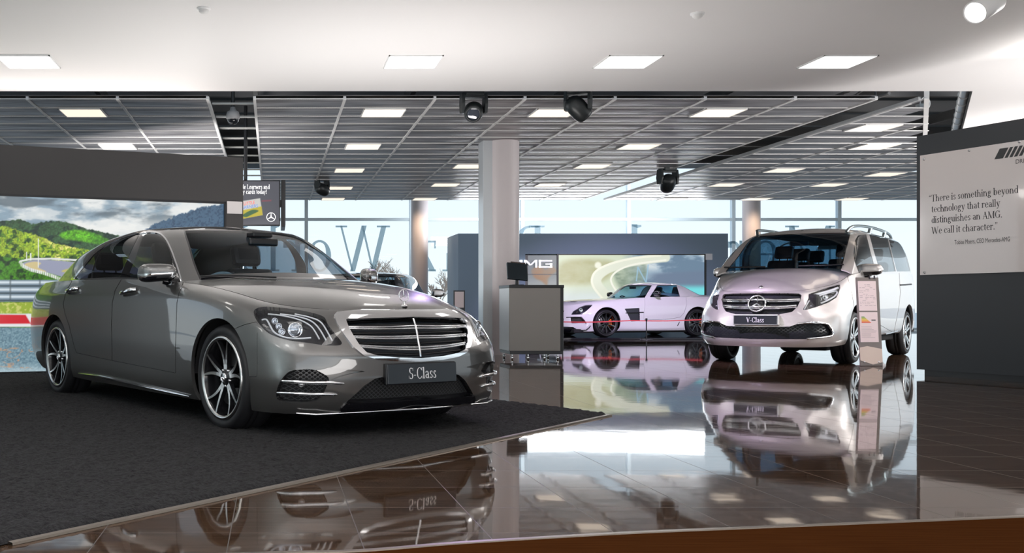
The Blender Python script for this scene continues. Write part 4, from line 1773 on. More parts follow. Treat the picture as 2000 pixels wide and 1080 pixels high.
def paint_road(U, V):
    n1 = fbm(U / 50, V / 22, 41, 5)
    n2 = fbm(U / 16, V / 8, 42, 5)
    C = np.zeros(U.shape + (3,))
    C[:] = (206, 216, 190)
    C = mixc(C, (168, 166, 118), poly_mask(catmull([(1092, 520), (1110, 508), (1150, 506), (1200, 514), (1185, 545), (1140, 556), (1092, 552)]), U, V, 8) * (.6 + .5 * n2))
    C = mixc(C, (218, 226, 224), sm(V, 550, 585) * (1 - sm(U, 1190, 1260)))
    sky = sm(U, 1210, 1262)
    C = mixc(C, (150, 172, 190), sky)
    C = mixc(C, (226, 232, 232), sky * sm(n1 + .2 * (n2 - .5), .48, .66) * (1 - sm(V, 515, 535)))
    C = mixc(C, (92, 118, 142), sky * sm(n1, .52, .40) * .8)
    C = mixc(C, (104, 122, 146), sm(U, 1255, 1290) * poly_mask([(1250, 536), (1380, 528), (1380, 562), (1250, 566)], U, V, 5))
    C = mixc(C, (110, 216, 220), sm(U, 1290, 1345) * sm(V, 552, 566))
    C = mixc(C, (120, 140, 120), poly_mask(catmull([(1200, 530), (1240, 512), (1262, 516), (1255, 560), (1215, 566)]), U, V, 6) * .8 * n2 * 1.6)
    pts = np.stack([U.ravel(), V.ravel()], 1)
    for line, w, c in (([(1300, 503), (1262, 507), (1222, 514), (1190, 524), (1170, 538), (1166, 552), (1176, 568), (1192, 584), (1210, 600)], 9, (222, 226, 208)), ([(1290, 499), (1240, 504), (1196, 514), (1166, 528), (1156, 545), (1160, 562), (1176, 582)], 2.2, (240, 240, 222)), ([(1300, 508), (1240, 516), (1208, 528), (1194, 542), (1196, 556), (1208, 574)], 1.8, (240, 240, 226))):
        d = dist_line(catmull(line, 6, False), pts).reshape(U.shape)
        C = mixc(C, c, 1 - sm(d, w * .8, w * 1.15))
    C = mixc(C, (250, 250, 238), (1 - sm(np.hypot(U - 1168, V - 518), 4, 9)) * .8)
    C = mixc(C, (150, 190, 215), (1 - sm(dist_line([(1243, 548), (1246, 522), (1262, 552), (1266, 518)], pts).reshape(U.shape), .8, 1.8)) * .8)
    return C


picture('backlit_print', lambda u, v: at_y(u, v, BY + .02), 1090, 1377, 496, 664, 400, 220, paint_road, 1.0, LB2)
# glass fronted panel with white letters left of it
mb = MB()
mb.box(cx0 + .002, BY + .02, scz0, scx0 - .052, BY + .05, scz1)
CB = mb.build('display_cabinet', [mat('cabinet_black', (.012, .014, .018), .25)])
tag(CB, 'black display panel with white letters beside the pale backlit picture', 'cabinet')


def paint_hands(U, V):
    n1 = fbm(U / 14, V / 9, 51, 4)
    C = np.zeros(U.shape + (3,))
    C[:] = (112, 120, 126)
    C = mixc(C, (150, 156, 158), sm(V, 530, 560))
    C = mixc(C, (150, 112, 72), poly_mask(catmull([(1038, 528), (1052, 520), (1066, 526), (1078, 520), (1086, 530), (1072, 542), (1068, 556), (1056, 548), (1044, 542)]), U, V, 3) * (.4 + n1))
    C = mixc(C, (40, 44, 52), (1 - sm(np.abs(V - 536), .6, 1.6)))
    return C


picture('display_print', lambda u, v: at_y(u, v, BY + .015), 1031, 1088.5, 499, 590, 50, 60, paint_hands, .8, CB)
bl = MB()
p = at_y(1022, 523, BY)
hq = at_y(0, 508, BY).z - at_y(0, 523, BY).z
ww = (at_y(1049, 0, BY).x - at_y(1023, 0, BY).x)
gp = (at_y(1052, 0, BY).x - at_y(1049, 0, BY).x)
block_letters(bl, frame_matrix((p.x - ww - gp, BY - .06, p.z), (1, 0, 0), (0, 0, 1)), 'AMG', hq, ww, .05, gp, depth=.03)
bl.build('block_lettering', [mat('sign_letter_lit', (.8, .8, .82), .4, emit=(1, 1, 1), es=.6)], CB)
cc = MB()
p0, p1 = at_y(1378, 495.5, BY), at_y(1391, 507.5, BY)
cc.box(p0.x, BY - .015, p1.z, p1.x, BY - .002, p0.z)
tag(cc.build('caption_card', [mat('caption_white', (.75, .76, .78), .5)]), 'small white caption card right of the pale backlit picture', 'sign')
PLY = at_z(1200, 663.5, 0).y
mb = MB().box(at_z(1010, 663, 0).x, PLY, 0, 14.2, BY, .045, 0, .006)
pl = mb.build('plinth', [mat('plinth_black_gloss', (.014, .014, .018), .05)])
bevel_mod(pl, .004)
tag(pl, 'low black glossy plinth carrying the white sports coupe', 'plinth')

struct(MB().box(-8.0, SOFF_Y + .19, CEIL + .17, 9.0, SOFF_Y + .25, CEIL + .24).build('ceiling_rail', [M_BLACK]))
# ------------------------------------------------------------------ reception desk with terminal
DX0, DX1, DY0, DY1, DH = 3.57, 4.39, 15.4, 16.08, at_y(1040, 556.5, 15.4).z
d = empty('desk', (DX0, DY0, 0))
tag(d, 'grey reception desk with black edges on small castors beside the column', 'desk')
w, dp = DX1 - DX0, DY1 - DY0
z0 = .135
MB().box(0, 0, z0, w - .05, .03, DH - .04, 0, .004).build('front_panel', [mat('desk_taupe', (.25, .23, .215), .35)], d)
MB().box(0, .03, z0, .03, dp, DH - .04, 0, .004).build('side_panel', [mat('desk_white', (.80, .82, .84), .3)], d)
MB().box(w - .05, 0, z0, w, dp, DH - .04, 0, .004).build('side_panel', [M_BLACK], d)
MB().box(.03, dp - .03, z0, w - .05, dp, DH - .04).build('back_panel', [M_BLACK], d)
MB().box(-.006, -.012, DH - .045, w + .006, dp + .01, DH, 0, .006).build('desk_top', [M_BLACK], d)
MB().box(.01, .01, z0 - .05, w - .01, dp - .01, z0, 0, .004).build('base_frame', [M_BLACK], d)
for (x, y) in ((.06, .07), (.30, .07), (.55, .07), (w - .07, .07), (.06, dp - .07), (w - .07, dp - .07), (.42, dp - .07)):
    c = MB().tube([(x, y, z0 - .05), (x, y, .055)], .010, 8)
    c.lathe([(.012, -.014), (.027, -.014), (.030, -.008), (.030, .008), (.027, .014), (.012, .014)], 16, 1, 'x', (x + .0, y + .01, .030))
    c.build('castor', [M_SATIN, M_CHROME], d)
m = empty('terminal', (DX0 + .18, DY0 + .30, DH + .0005))
tag(m, 'black sloping touch terminal standing on the reception desk', 'monitor')
MB().box(-.08, -.07, 0, .10, .09, .012, 0, .004).build('base', [M_BLACK], m)
MB().tube([(.01, .02, .01), (.01, .02, .20)], [.028, .022], 12).build('stand', [M_BLACK], m)
Mt = Matrix.Translation((.01, .0, .20)) @ Matrix.Rotation(.12, 4, 'Z') @ Matrix.Rotation(R_(-24), 4, 'X') @ Matrix.Rotation(.10, 4, 'Y')
hs = MB().box(-.16, -.022, -.13, .16, .02, .15, 0, .008, Mt)
hs.build('housing', [mat('terminal_black', (.012, .02, .026), .3)], m)
MB().box(-.15, .0205, -.12, .15, .022, .14, 0, 0, Mt).build('screen', [mat('screen_off', (.01, .012, .016), .08)], m)
MB().box(-.10, -.03, .145, .13, .015, .165, 0, .006, Mt).build('top_cap', [mat('terminal_cap_brown', (.07, .05, .045), .4)], m)

# ------------------------------------------------------------------ information stands


def paper(parent, M, w, h, label_prints):
    MB().box(-w / 2, -h / 2, 0, w / 2, h / 2, .003, 0, 0, M).build('paper_sheet', [mat('paper_pinkish', (.72, .60, .60), .5)], parent)


b0, b1 = at_z(1679.5, 715, 0), at_z(1725.5, 715, 0)
st = empty('information_stand', ((b0.x + b1.x) / 2, b0.y, 0), .0)
tag(st, 'grey leaning information stand with two sheets before the people carrier', 'stand')
SW = (b1.x - b0.x)
top = at_y(1710.5, 543, b0.y + .10)
SH = top.z
lean = (top.x - (b0.x + b1.x) / 2)
Ms = frame_matrix((0, 0, .002), (1, 0.06, 0), (lean, .10, SH))
lenS = math.sqrt(SH ** 2 + .10 ** 2 + lean ** 2)
STM = mat('stand_grey', (.15, .125, .115), .45)
MB().box(-SW / 2, 0, -.018, SW / 2, lenS, 0, 0, .004, Ms).build('panel', [STM], st)
hexp = MB().prism([(-SW / 2 + .004, .075), (0.02, .02), (SW / 2 - .004, .05), (SW / 2 - .004, .23), (-.05, .27), (-SW / 2 + .004, .25)], .0005, .004, Ms)
hexp.build('pale_facet', [mat('stand_beige', (.62, .50, .42), .4)], st)
for s in (-1, 1):
    MB().lathe([(.001, .007), (.009, .006), (.011, 0)], 12, 0, 'z', M=Ms @ Matrix.Translation((s * (SW / 2 - .06), .055, .004))).build('stud', [M_SATIN], st)
MB().prism([(SW / 2, 0), (SW / 2 + .11, .0), (SW / 2, .14)], -.10, -.09, Ms).build('foot', [mat('stand_white', (.7, .72, .72), .4)], st)
MB().box(-SW / 2, 0, -.40, SW / 2, .012, -.018, 0, 0, Ms).build('base_plate', [STM], st)
y1, y0 = lenS - .02, lenS - .02 - .41
pmat = mat('paper_pinkish', (.74, .61, .61), .5)
INKG = mat('print_grey', (.32, .26, .27), .6)
sh1 = MB().box(-SW / 2 + .02, lenS - .455, .001, SW / 2 - .045, lenS - .05, .005, 0, 0, Ms).build('paper_sheet', [pmat], st)
sh2 = MB().box(-SW / 2 + .02, lenS - .885, .001, SW / 2 - .045, lenS - .475, .005, 0, 0, Ms).build('paper_sheet', [pmat], st)
ln = MB()
rn = random.Random(4)
for k in range(14):
    yy = lenS - .10 - k * .022
    x = -SW / 2 + .035
    while x < SW / 2 - .09:
        wv = rn.uniform(.015, .05)
        if rn.random() > .35:
            ln.box(x, yy, .0052, min(x + wv, SW / 2 - .06), yy + .005, .0056, 0, 0, Ms)
        x += wv + .012
ln.build('print_lines', [INKG], sh1)
ln = MB()
for k in range(9):
    yy = lenS - .68 - k * .018
    ln.box(-SW / 2 + .035, yy, .0052, SW / 2 - .06 - rn.uniform(0, .1), yy + .004, .0056, 0, 0, Ms)
ln.box(SW / 2 - .135, lenS - .592, .0052, SW / 2 - .075, lenS - .578, .0056, 1, 0, Ms)
ln.build('print_lines', [INKG, M_BLACK], sh2)
cols = [(.16, .30, .10), (.35, .42, .08), (.62, .50, .06), (.75, .40, .04), (.75, .24, .05), (.65, .10, .05)]
for k, c in enumerate(cols):
    MB().prism([(-SW / 2 + .045, lenS - .535 - k * .015), (-SW / 2 + .085 + k * .017, lenS - .535 - k * .015), (-SW / 2 + .095 + k * .017, lenS - .549 - k * .015), (-SW / 2 + .045, lenS - .549 - k * .015)], .0052, .0058, Ms).build('rating_bar', [mat('rating_colour_%d' % k, c, .5)], sh2)
cl = MB()
for s in (.03, .10):
    cl.tube([Ms @ Vector((s, lenS - .02, .01)), Ms @ Vector((s, lenS + .015, .0)), Ms @ Vector((s + .012, lenS + .02, -.01))], .010, 8)
cl.build('clip', [M_BLACK], st)

b = at_y(897, 600, 26.5)
s2 = empty('information_stand', (b.x, 26.5, 0))
tag(s2, 'small dark framed information stand before the left end of the display wall', 'stand')
tz = at_y(897, 567, 26.5).z
MB().box(-.15, 0, .02, .15, .02, tz, 0, .004).build('panel', [mat('stand_dark', (.05, .055, .06), .4)], s2)
MB().box(-.118, -.004, tz - .45, .118, .0, tz - .035).build('paper_sheet', [pmat], s2)
MB().box(-.15, -.05, 0, .15, .30, .02, 0, .004).build('base_plate', [mat('stand_dark', (.05, .055, .06), .4)], s2)

# ------------------------------------------------------------------ belt barrier before the plinth
pp = at_z(1231, 661, 0)
mv = at_z(1225, 668, 0)
bar = empty('barrier_post', (pp.x, PLY - .16, 0))
tag(bar, 'thin black barrier post standing before the white coupe', 'barrier')
zt = at_y(1231, 624, PLY - .16).z
MB().lathe([(.001, .014), (.05, .013), (.13, .010), (.15, .004), (.15, 0)], 32).build('base', [M_BLACK], bar)
MB().tube([(0, 0, .01), (0, 0, zt)], .014, 10).build('post', [M_BLACK], bar)
MB().lathe([(.001, .03), (.024, .026), (.026, 0), (.02, -.04), (.001, -.042)], 16, 0, 'z', (0, 0, zt)).build('belt_head', [M_BLACK], bar)
yb = PLY - .16
bl = MB()
pl_, pr_ = at_y(1094, 628.5, yb), at_y(1372, 624, yb)
c = at_y(1231, 626, yb)
for (a, b_) in ((pl_, c), (c, pr_)):
    n = 10
    pts = [a.lerp(b_, k / n) - Vector((0, 0, .02 * math.sin(math.pi * k / n))) for k in range(n + 1)]
    for q0, q1 in zip(pts[:-1], pts[1:]):
        bl.add([q0 + Vector((0, -.004, -.012)), q1 + Vector((0, -.004, -.012)), q1 + Vector((0, -.004, .012)), q0 + Vector((0, -.004, .012)), q0 + Vector((0, .0, -.012)), q1 + Vector((0, .0, -.012)), q1 + Vector((0, .0, .012)), q0 + Vector((0, .0, .012))], [(0, 1, 2, 3), (7, 6, 5, 4), (3, 2, 6, 7), (0, 4, 5, 1)])
belt = bl.build('barrier_belt', [mat('belt_red', (.60, .05, .06), .5)])
tag(belt, 'thin red barrier belt stretched before the white coupe', 'barrier')
for i, (u, lb) in enumerate(((1099, 'black barrier post at the right edge of the reception desk'),)):
    q = at_y(u, 626, yb)
    r = empty('barrier_post', (q.x, yb, 0))
    tag(r, lb, 'barrier')
    MB().lathe([(.001, .014), (.05, .013), (.13, .010), (.15, .004), (.15, 0)], 24).build('base', [M_BLACK], r)
    MB().tube([(0, 0, .01), (0, 0, zt)], .014, 10).build('post', [M_BLACK], r)
    MB().lathe([(.001, .03), (.024, .026), (.026, 0), (.02, -.04), (.001, -.042)], 16, 0, 'z', (0, 0, zt)).build('belt_head', [M_BLACK], r)

# ------------------------------------------------------------------ hanging screens
TY = 17.0
c0, c1 = at_y(400, 352, TY), at_y(547, 441, TY)
tv = empty('television', ((c0.x + c1.x) / 2, TY, c1.z))
tag(tv, 'hanging black screen showing an advert, right of the picture wall', 'television')
tw, th_ = c1.x - c0.x, c0.z - c1.z
MB().box(-tw / 2, 0, 0, tw / 2, .06, th_, 0, .006).build('housing', [M_BLACK], tv)


def paint_ad(U, V):
    C = np.zeros(U.shape + (3,))
    C[:] = (78, 80, 92)
    C = mixc(C, (98, 98, 108), sm(V, 420, 440))
    C = mixc(C, (226, 226, 220), poly_mask([(465, 394), (508, 387), (513, 420), (470, 428)], U, V, .8))
    C = mixc(C, (214, 196, 40), poly_mask([(468, 412), (511, 403), (513, 420), (470, 428)], U, V, .8))
    C = mixc(C, (60, 110, 60), poly_mask(catmull([(474, 420), (492, 410), (505, 412), (490, 420), (480, 424)]), U, V, .8))
    C = mixc(C, (170, 60, 80), poly_mask([(511, 391), (530, 390), (530, 393), (511, 394)], U, V, .8) * .6)
    return C


tw_in = picture('screen', lambda u, v: at_y(u, v, TY - .003) - Vector(tv.location), 402, 545, 354, 438.5, 143, 84, paint_ad, .75, tv, .15)
TXT = mat('screen_lettering', (.7, .7, .7), .5, emit=(1, 1, 1), es=.8)
px_m = F_PX / TY
for tx, u, v, u1 in (('Little Learners and', 527, 369, 0), ('activity cards today!', 521, 378.5, 0)):
    p = at_y(u, v, TY - .006) - Vector(tv.location)
    serif_text('advert_lettering', [tx], 12.2 / px_m, TXT, tv, frame_matrix(p, (1, 0, 0), (0, 0, 1)), .66, align='r', bold=1.0, track=.02)
for tx, u, v, c_ in (('LITTLE', 476, 401.0, (.55, .04, .05)), ('LEARNERS', 469, 409.0, (.04, .14, .45))):
    p = at_y(u, v, TY - .006) - Vector(tv.location)
    sans_text('card_lettering', tx, 9.0 / px_m, mat('card_ink_' + tx.lower(), c_, .5), tv, frame_matrix(p, (1, 0, .12), (-.12, 0, 1)), .86)
p = at_y(529.5, 424, TY - .006) - Vector(tv.location)
sb = MB()
star_bars(sb, 8.4 / px_m, .006, .002, frame_matrix(p, (1, 0, 0), (0, 0, 1)), 0, True, .005)
sb.build('star_emblem', [TXT], tv)
MB().tube([(.05, .10, th_), (.05, .10, CEIL - tv.location.z + .6)], .03, 10).build('ceiling_pole', [M_BLACK], tv)
p0 = at_y(553, 356, TY + .25)
t2 = empty('television', (p0.x, TY + .25, c1.z + .0))
tag(t2, 'second black screen seen edge on behind the advert screen', 'television')
MB().box(-.035, -.20, -.01, .035, .75, th_ + .01, 0, .006).build('housing', [M_BLACK], t2)
MB().box(.0355, -.18, .02, .038, .73, th_ - .02).build('screen', [mat('screen_off', (.01, .012, .016), .08)], t2)
MB().box(-.25, -.192, th_ * .5 - .06, -.033, -.10, th_ * .5 + .06).build('bracket', [M_BLACK], t2)

# ------------------------------------------------------------------ moving head spotlights
MHM = mat('spotlight_black', (.016, .020, .022), .4)


def moving_head(u, v, y, scale, yaw, tilt, label, col, power, target, cone=40):
    p = at_y(u, v, y)
    o = empty('spotlight', (p.x, y, p.z))
    tag(o, label, 'spotlight', 'moving spotlights')
    s = scale
    M = Matrix.Rotation(yaw, 4, 'Z')
    mb = MB().box(-.13 * s, -.10 * s, .22 * s, .13 * s, .10 * s, .30 * s, 0, .012 * s, M)
    mb.tube([(-.07 * s, 0, .29 * s), (-.07 * s, 0, .42 * s)], .018 * s, 8)
    mb.tube([(.07 * s, 0, .29 * s), (.07 * s, 0, .42 * s)], .018 * s, 8)
    mb.build('mount', [MHM], o)
    yk = MB()
    for sg in (-1, 1):
        yk.prism([(-.06 * s, -.02 * s), (.06 * s, -.02 * s), (.085 * s, .10 * s), (.06 * s, .25 * s), (-.06 * s, .25 * s), (-.085 * s, .10 * s)], -.02 * s, .02 * s, M @ Matrix.Translation((sg * .165 * s, 0, 0)) @ Matrix(((0, 0, 1, 0), (1, 0, 0, 0), (0, 1, 0, 0), (0, 0, 0, 1))))
    yk.box(-.18 * s, -.06 * s, .19 * s, .18 * s, .06 * s, .235 * s, 0, .008 * s, M)
    yk.build('yoke', [MHM], o)
    d = (Vector(target) - Vector(o.location)).normalized()
    q = d.to_track_quat('Z', 'Y').to_matrix().to_4x4()
    hd = MB().lathe([(.001, -.19 * s), (.07 * s, -.185 * s), (.115 * s, -.14 * s), (.135 * s, -.05 * s), (.135 * s, .06 * s), (.125 * s, .13 * s), (.105 * s, .17 * s), (.09 * s, .165 * s)], 28, 0, 'z', M=q)
    h_ = hd.build('lamp_head', [MHM], o)
    MB().lathe([(.001, .155 * s), (.06 * s, .152 * s), (.10 * s, .14 * s)], 24, 0, 'z', M=q).build('lens', [mat('spot_lens', (.05, .06, .08), .05, 0, .8)], h_)
    if power:
        L = bpy.data.lights.new('spot_beam', 'SPOT')
        L.energy = power
        L.color = col
        L.spot_size = R_(cone)
        L.spot_blend = .6
        L.shadow_soft_size = .08
        lo = bpy.data.objects.new('spot_beam', L)
        link(lo, o)
        lo.location = d * (.24 * s)
        lo.rotation_euler = (-d).to_track_quat('Z', 'Y').to_euler()
    return o


GY = SOFF_Y + .22
moving_head(925, 218, GY, .92, .1, 0, 'black moving spotlight hung at the ceiling edge above the column', (.62, .45, 1.0), 130, (1.1, 6.9, .5), 34)
moving_head(1129, 212, GY, .92, -.5, 0, 'black moving spotlight hung at the ceiling edge right of the column', (.82, .66, 1.0), 900, (6.6, 14.0, .9), 42)
moving_head(629, 370, 22.5, .95, .8, 0, 'small black moving spotlight far off at the left of the panel ceiling', (.9, .95, 1), 350, (6.0, 28.0, 1.5))
moving_head(1304, 358, 20.5, 1.1, .3, 0, 'black moving spotlight hung under the truss between the panel fields', (.78, .64, 1.0), 1100, (8.9, 25.4, .6), 60)

# ------------------------------------------------------------------ ceiling camera, detectors, white track spot
cp = at_y(455, 232, 15.0)
cc = empty('dome_camera', (cp.x, 15.0, cp.z))
tag(cc, 'pale dome camera hanging in the gap of the panel ceiling', 'camera')
MB().lathe([(.001, .17), (.035, .17), (.05, .12), (.088, .10), (.098, .06), (.098, .0), (.085, -.01)], 28).build('housing', [mat('camera_grey', (.42, .41, .41), .4)], cc)
MB().lathe([(.085, -.008), (.08, -.04), (.05, -.075), (.001, -.088)], 28).build('dome', [mat('dome_dark', (.02, .022, .026), .06)], cc)
MB().tube([(0, 0, .16), (0, 0, 5.3 - cp.z)], .028, 10).build('pole', [M_BLACK], cc)
for (u, v, lb) in ((398, 20, 'white smoke detector on the white ceiling above the picture wall'), (1362, 30, 'white smoke detector on the white ceiling right of centre')):
    p = at_z(u, v, CEIL - .02)
    o = empty('smoke_detector', (p.x, p.y, CEIL))
    tag(o, lb, 'smoke detector', 'smoke detectors')
    MB().lathe([(.062, 0), (.062, -.012), (.058, -.018), (.001, -.018)], 28).build('base', [FRAME_W], o)
    MB().lathe([(.048, -.018), (.046, -.034), (.03, -.048), (.001, -.05)], 28).build('sensor_cap', [mat('detector_white', (.75, .74, .73), .45)], o)
tp = at_y(1922, 14, 8.0)
o = empty('track_spotlight', (tp.x, 8.0, tp.z))
tag(o, 'white lit track spotlight hanging at the top right', 'spotlight')
tgt = Vector((7.6, 11.6, 1.7))
dd = Vector((-.80, -.35, -.45)).normalized()
q = dd.to_track_quat('Z', 'Y').to_matrix().to_4x4()
MB().lathe([(.001, -.16), (.07, -.16), (.088, -.14), (.092, .12), (.082, .13), (.078, .10)], 32, 0, 'z', M=q).build('lamp_head', [FRAME_W], o)
MB().lathe([(.001, .098), (.08, .098)], 32, 0, 'z', M=q).build('lens', [mat('track_lens_lit', (.9, .9, .9), .4, emit=(1, .97, .94), es=14)], o)
MB().tube([(0, 0, .02), (0, 0, CEIL - tp.z)], .015, 8).build('stem', [FRAME_W], o)
MB().box(-.06, -.06, CEIL - tp.z - .03, .06, .06, CEIL - tp.z - .001, 0, .006).build('ceiling_mount', [FRAME_W], o)
wb = at_z(1800, 210, CEIL + .12)
o = empty('junction_box', (wb.x, wb.y, wb.z))
tag(o, 'small white junction box with looped cable by the panel corner', 'box')
MB().box(-.06, -.05, -.04, .06, .05, .05, 0, .006).build('housing', [FRAME_W], o)
MB().tube([(.05 + .07 * math.cos(t), 0, .06 + .09 * math.sin(t)) for t in np.linspace(-1.2, 3.6, 18)], .008, 6).build('cable', [FRAME_W], o)

# ------------------------------------------------------------------ unseen sides of the hall
struct(MB().box(-6.2, FY0, 0, -6.0, 9.2, CEIL).build('wall_left', [mat('grey_green_wall', (.34, .40, .41), .6)]))
struct(MB().box(FX0, FY0 - .2, 0, FX1, FY0, .9).build('wall_back', [DARKW]))
# ------------------------------------------------------------------ grey saloon on the rug
P_GREY = paint('metallic_grey_paint', (0.175, 0.172, 0.168), rough=0.30, metal=0.8)
G_TINT = glass('tinted_side_glass', (0.28, 0.30, 0.33))
G_CLEAR = glass('windscreen_glass', (0.50, 0.68, 0.78), ior=1.14)
WEAVE = mesh_weave('intake_mesh', 0.030, (.055, .058, .062))


def build_sclass():
    car = Car('saloon_car', 0.439, 7.154, -1.0225, -1, 0.0)
    root = car.root
    st = dict(
        x0=[-4.25, -4.22, -4.05, -3.72, -3.165, -2.6, -1.8, -1.0, -.45, 0, .43, .70, .85, .885])
    zs = lambda *a: list(a)
    rows = [
        ([-4.20, -4.17, -4.00, -3.70, -3.165, -2.6, -1.8, -1.0, -.45, 0, .42, .69, .84, .88], [0, .45, .78, .85, .875, .885, .885, .885, .885, .885, .88, .775, .42, 0], [.26, .26, .25, .22, .20, .185, .18, .175, .175, .17, .168, .17, .185, .19]),
        ([-4.26, -4.23, -4.05, -3.73, -3.165, -2.6, -1.8, -1.0, -.45, 0, .44, .715, .865, .905], [0, .47, .82, .895, .915, .912, .912, .912, .915, .92, .905, .80, .43, 0], [.34, .34, .33, .31, .29, .26, .25, .24, .24, .24, .24, .24, .25, .25]),
        ([-4.31, -4.28, -4.08, -3.75, -3.165, -2.6, -1.8, -1.0, -.45, 0, .455, .735, .885, .925], [0, .49, .85, .92, .935, .925, .925, .925, .932, .942, .922, .815, .44, 0], [.46, .46, .45, .44, .43, .41, .40, .39, .39, .40, .40, .40, .40, .40]),
        ([-4.32, -4.29, -4.09, -3.75, -3.165, -2.6, -1.8, -1.0, -.45, 0, .45, .73, .885, .925], [0, .50, .86, .93, .945, .937, .937, .937, .942, .948, .92, .80, .44, 0], [.62, .62, .61, .60, .60, .60, .59, .58, .57, .57, .55, .53, .50, .50]),
        ([-4.30, -4.27, -4.07, -3.74, -3.165, -2.6, -1.8, -1.0, -.45, 0, .42, .69, .855, .90], [0, .49, .85, .925, .942, .936, .934, .934, .938, .94, .90, .755, .43, 0], [.78, .78, .78, .78, .78, .77, .76, .75, .74, .72, .685, .655, .62, .61]),
        ([-4.27, -4.24, -4.04, -3.72, -3.165, -2.6, -1.8, -1.0, -.45, 0, .36, .62, .82, .87], [0, .48, .83, .905, .928, .926, .925, .923, .922, .915, .85, .70, .42, 0], [.92, .92, .92, .92, .91, .90, .89, .88, .86, .83, .785, .75, .715, .71]),
        ([-4.24, -4.21, -4.01, -3.70, -3.165, -2.6, -1.8, -1.0, -.45, 0, .33, .58, .78, .835], [0, .47, .79, .87, .895, .90, .90, .90, .885, .865, .80, .655, .40, 0], [1.0, 1.0, .99, .985, .985, .975, .97, .955, .925, .88, .825, .785, .77, .765]),
        ([-4.20, -4.17, -3.97, -3.68, -3.165, -2.6, -1.8, -1.0, -.45, 0, .31, .55, .75, .805], [0, .45, .74, .825, .86, .872, .872, .87, .80, .79, .745, .62, .38, 0], [1.05, 1.05, 1.045, 1.045, 1.05, 1.045, 1.035, 1.01, .965, .905, .845, .81, .795, .792]),
    ]
    P, A = ring_surface(rows, 560, 110, 6.0, 2.2)
    low = Sheet.grid(P, A)
    top = P[:, -1]
    st_s = A[:, 0, 0]
    # bonnet and boot lid
    ib = np.where((st_s >= 7.45))[0]
    zc_h = lambda x: pchip([-1.2, -.70, -.3, .2, .55, .74, .805], [1.05, 1.045, 1.022, .970, .903, .836, .792], x)
    Ph, Ah = cap_surface(top[ib], zc_h, 48, 3.0)
    hood = Sheet.grid(Ph, Ah)
    it = np.where(st_s <= 5.0)[0]
    zc_t = lambda x: pchip([-4.20, -4.1, -3.6, -2.5], [1.05, 1.075, 1.11, 1.11], x)
    Pt, At = cap_surface(top[it], zc_t, 20)
    trunk = Sheet.grid(Pt, At)
    # greenhouse
    g = [
        # rear centre, rear .45, rear corner, C, C door, B, A side, A, ws .45, ws centre
        ([-3.92, -3.88, -3.72, -3.45, -2.75, -1.70, -.80, -.64, -.53, -.46], [0, .42, .70, .79, .855, .86, .835, .70, .42, 0], [1.07, 1.07, 1.06, 1.04, 1.03, 1.02, .975, .99, 1.01, 1.02]),
        ([-3.66, -3.63, -3.52, -3.30, -2.72, -1.74, -1.03, -.86, -.77, -.71], [0, .40, .665, .75, .815, .825, .79, .66, .40, 0], [1.18, 1.18, 1.17, 1.16, 1.16, 1.16, 1.12, 1.13, 1.15, 1.16]),
        ([-3.36, -3.34, -3.27, -3.10, -2.66, -1.79, -1.25, -1.09, -1.02, -.97], [0, .37, .61, .69, .74, .755, .72, .60, .37, 0], [1.30, 1.30, 1.29, 1.29, 1.30, 1.31, 1.27, 1.285, 1.305, 1.31]),
        ([-3.14, -3.12, -3.08, -2.94, -2.58, -1.83, -1.45, -1.27, -1.21, -1.17], [0, .34, .56, .62, .665, .685, .655, .55, .34, 0], [1.37, 1.37, 1.36, 1.36, 1.385, 1.405, 1.375, 1.385, 1.395, 1.40]),
        ([-2.98, -2.97, -2.93, -2.82, -2.50, -1.86, -1.54, -1.37, -1.32, -1.29], [0, .32, .51, .555, .595, .62, .60, .51, .32, 0], [1.41, 1.408, 1.40, 1.40, 1.425, 1.447, 1.425, 1.425, 1.432, 1.436]),
    ]
    Pg, Ag = ring_surface(g, 300, 60, 3.0)
    gh = Sheet.grid(Pg, Ag)
    zc_r = lambda x: pchip([-2.98, -2.7, -2.1, -1.7, -1.45, -1.29], [1.41, 1.452, 1.492, 1.487, 1.462, 1.436], x)
    Pr, Ar = cap_surface(Pg[:, -1], zc_r, 40)
    roof = Sheet.grid(Pr, Ar)
    car.set_bvh([low, hood, gh, roof])

    seams = []                       # (sheet -> unsigned distance in px, half width)
    # ---------------- wheel openings
    for cx in (0, -3.165):
        _, low = low.split(arch_phi(low, cx, .350, .392))
    # ---------------- lamps, grille, intakes (outlines traced from the photo, right half)
    front = lambda S: S.V[:, 0] > .15
    def reg(S, poly, cond):
        ph = sdf(poly, car.px(S.V))
        return np.where(cond(S), ph, np.abs(ph) + 1)
    lampP = catmull(zp(4.5, 480, 580, [(70, 130), (90, 103), (160, 86), (300, 93), (450, 112), (600, 142), (690, 178), (722, 240), (780, 320), (845, 415), (700, 425), (560, 405), (400, 385), (270, 350), (190, 310), (120, 240), (82, 180)]), 4)
    lamp, low = low.split(reg(low, lampP, front))
    lamp2, hood = hood.split(reg(hood, lampP, front))
    grO = zp(4.153, 640, 560, [(50, 240), (75, 212), (400, 182), (690, 172), (1000, 172), (1000, 608), (750, 608), (560, 604), (400, 590), (290, 560), (205, 492), (130, 390), (75, 300)])
    grI = zp(4.153, 640, 560, [(146, 270), (400, 260), (560, 256), (705, 250), (1000, 246), (1000, 588), (750, 578), (560, 574), (400, 558), (310, 534), (250, 470), (200, 390), (163, 320)])
    gr, low = low.split(reg(low, grO, front))
    grille, frame = gr.split(reg(gr, grI, front))
    inP = catmull(zp(4.5, 480, 580, [(285, 905), (268, 850), (285, 780), (322, 715), (385, 655), (480, 638), (600, 640), (690, 680), (732, 722), (705, 800), (660, 885), (590, 920), (400, 925)]), 4)
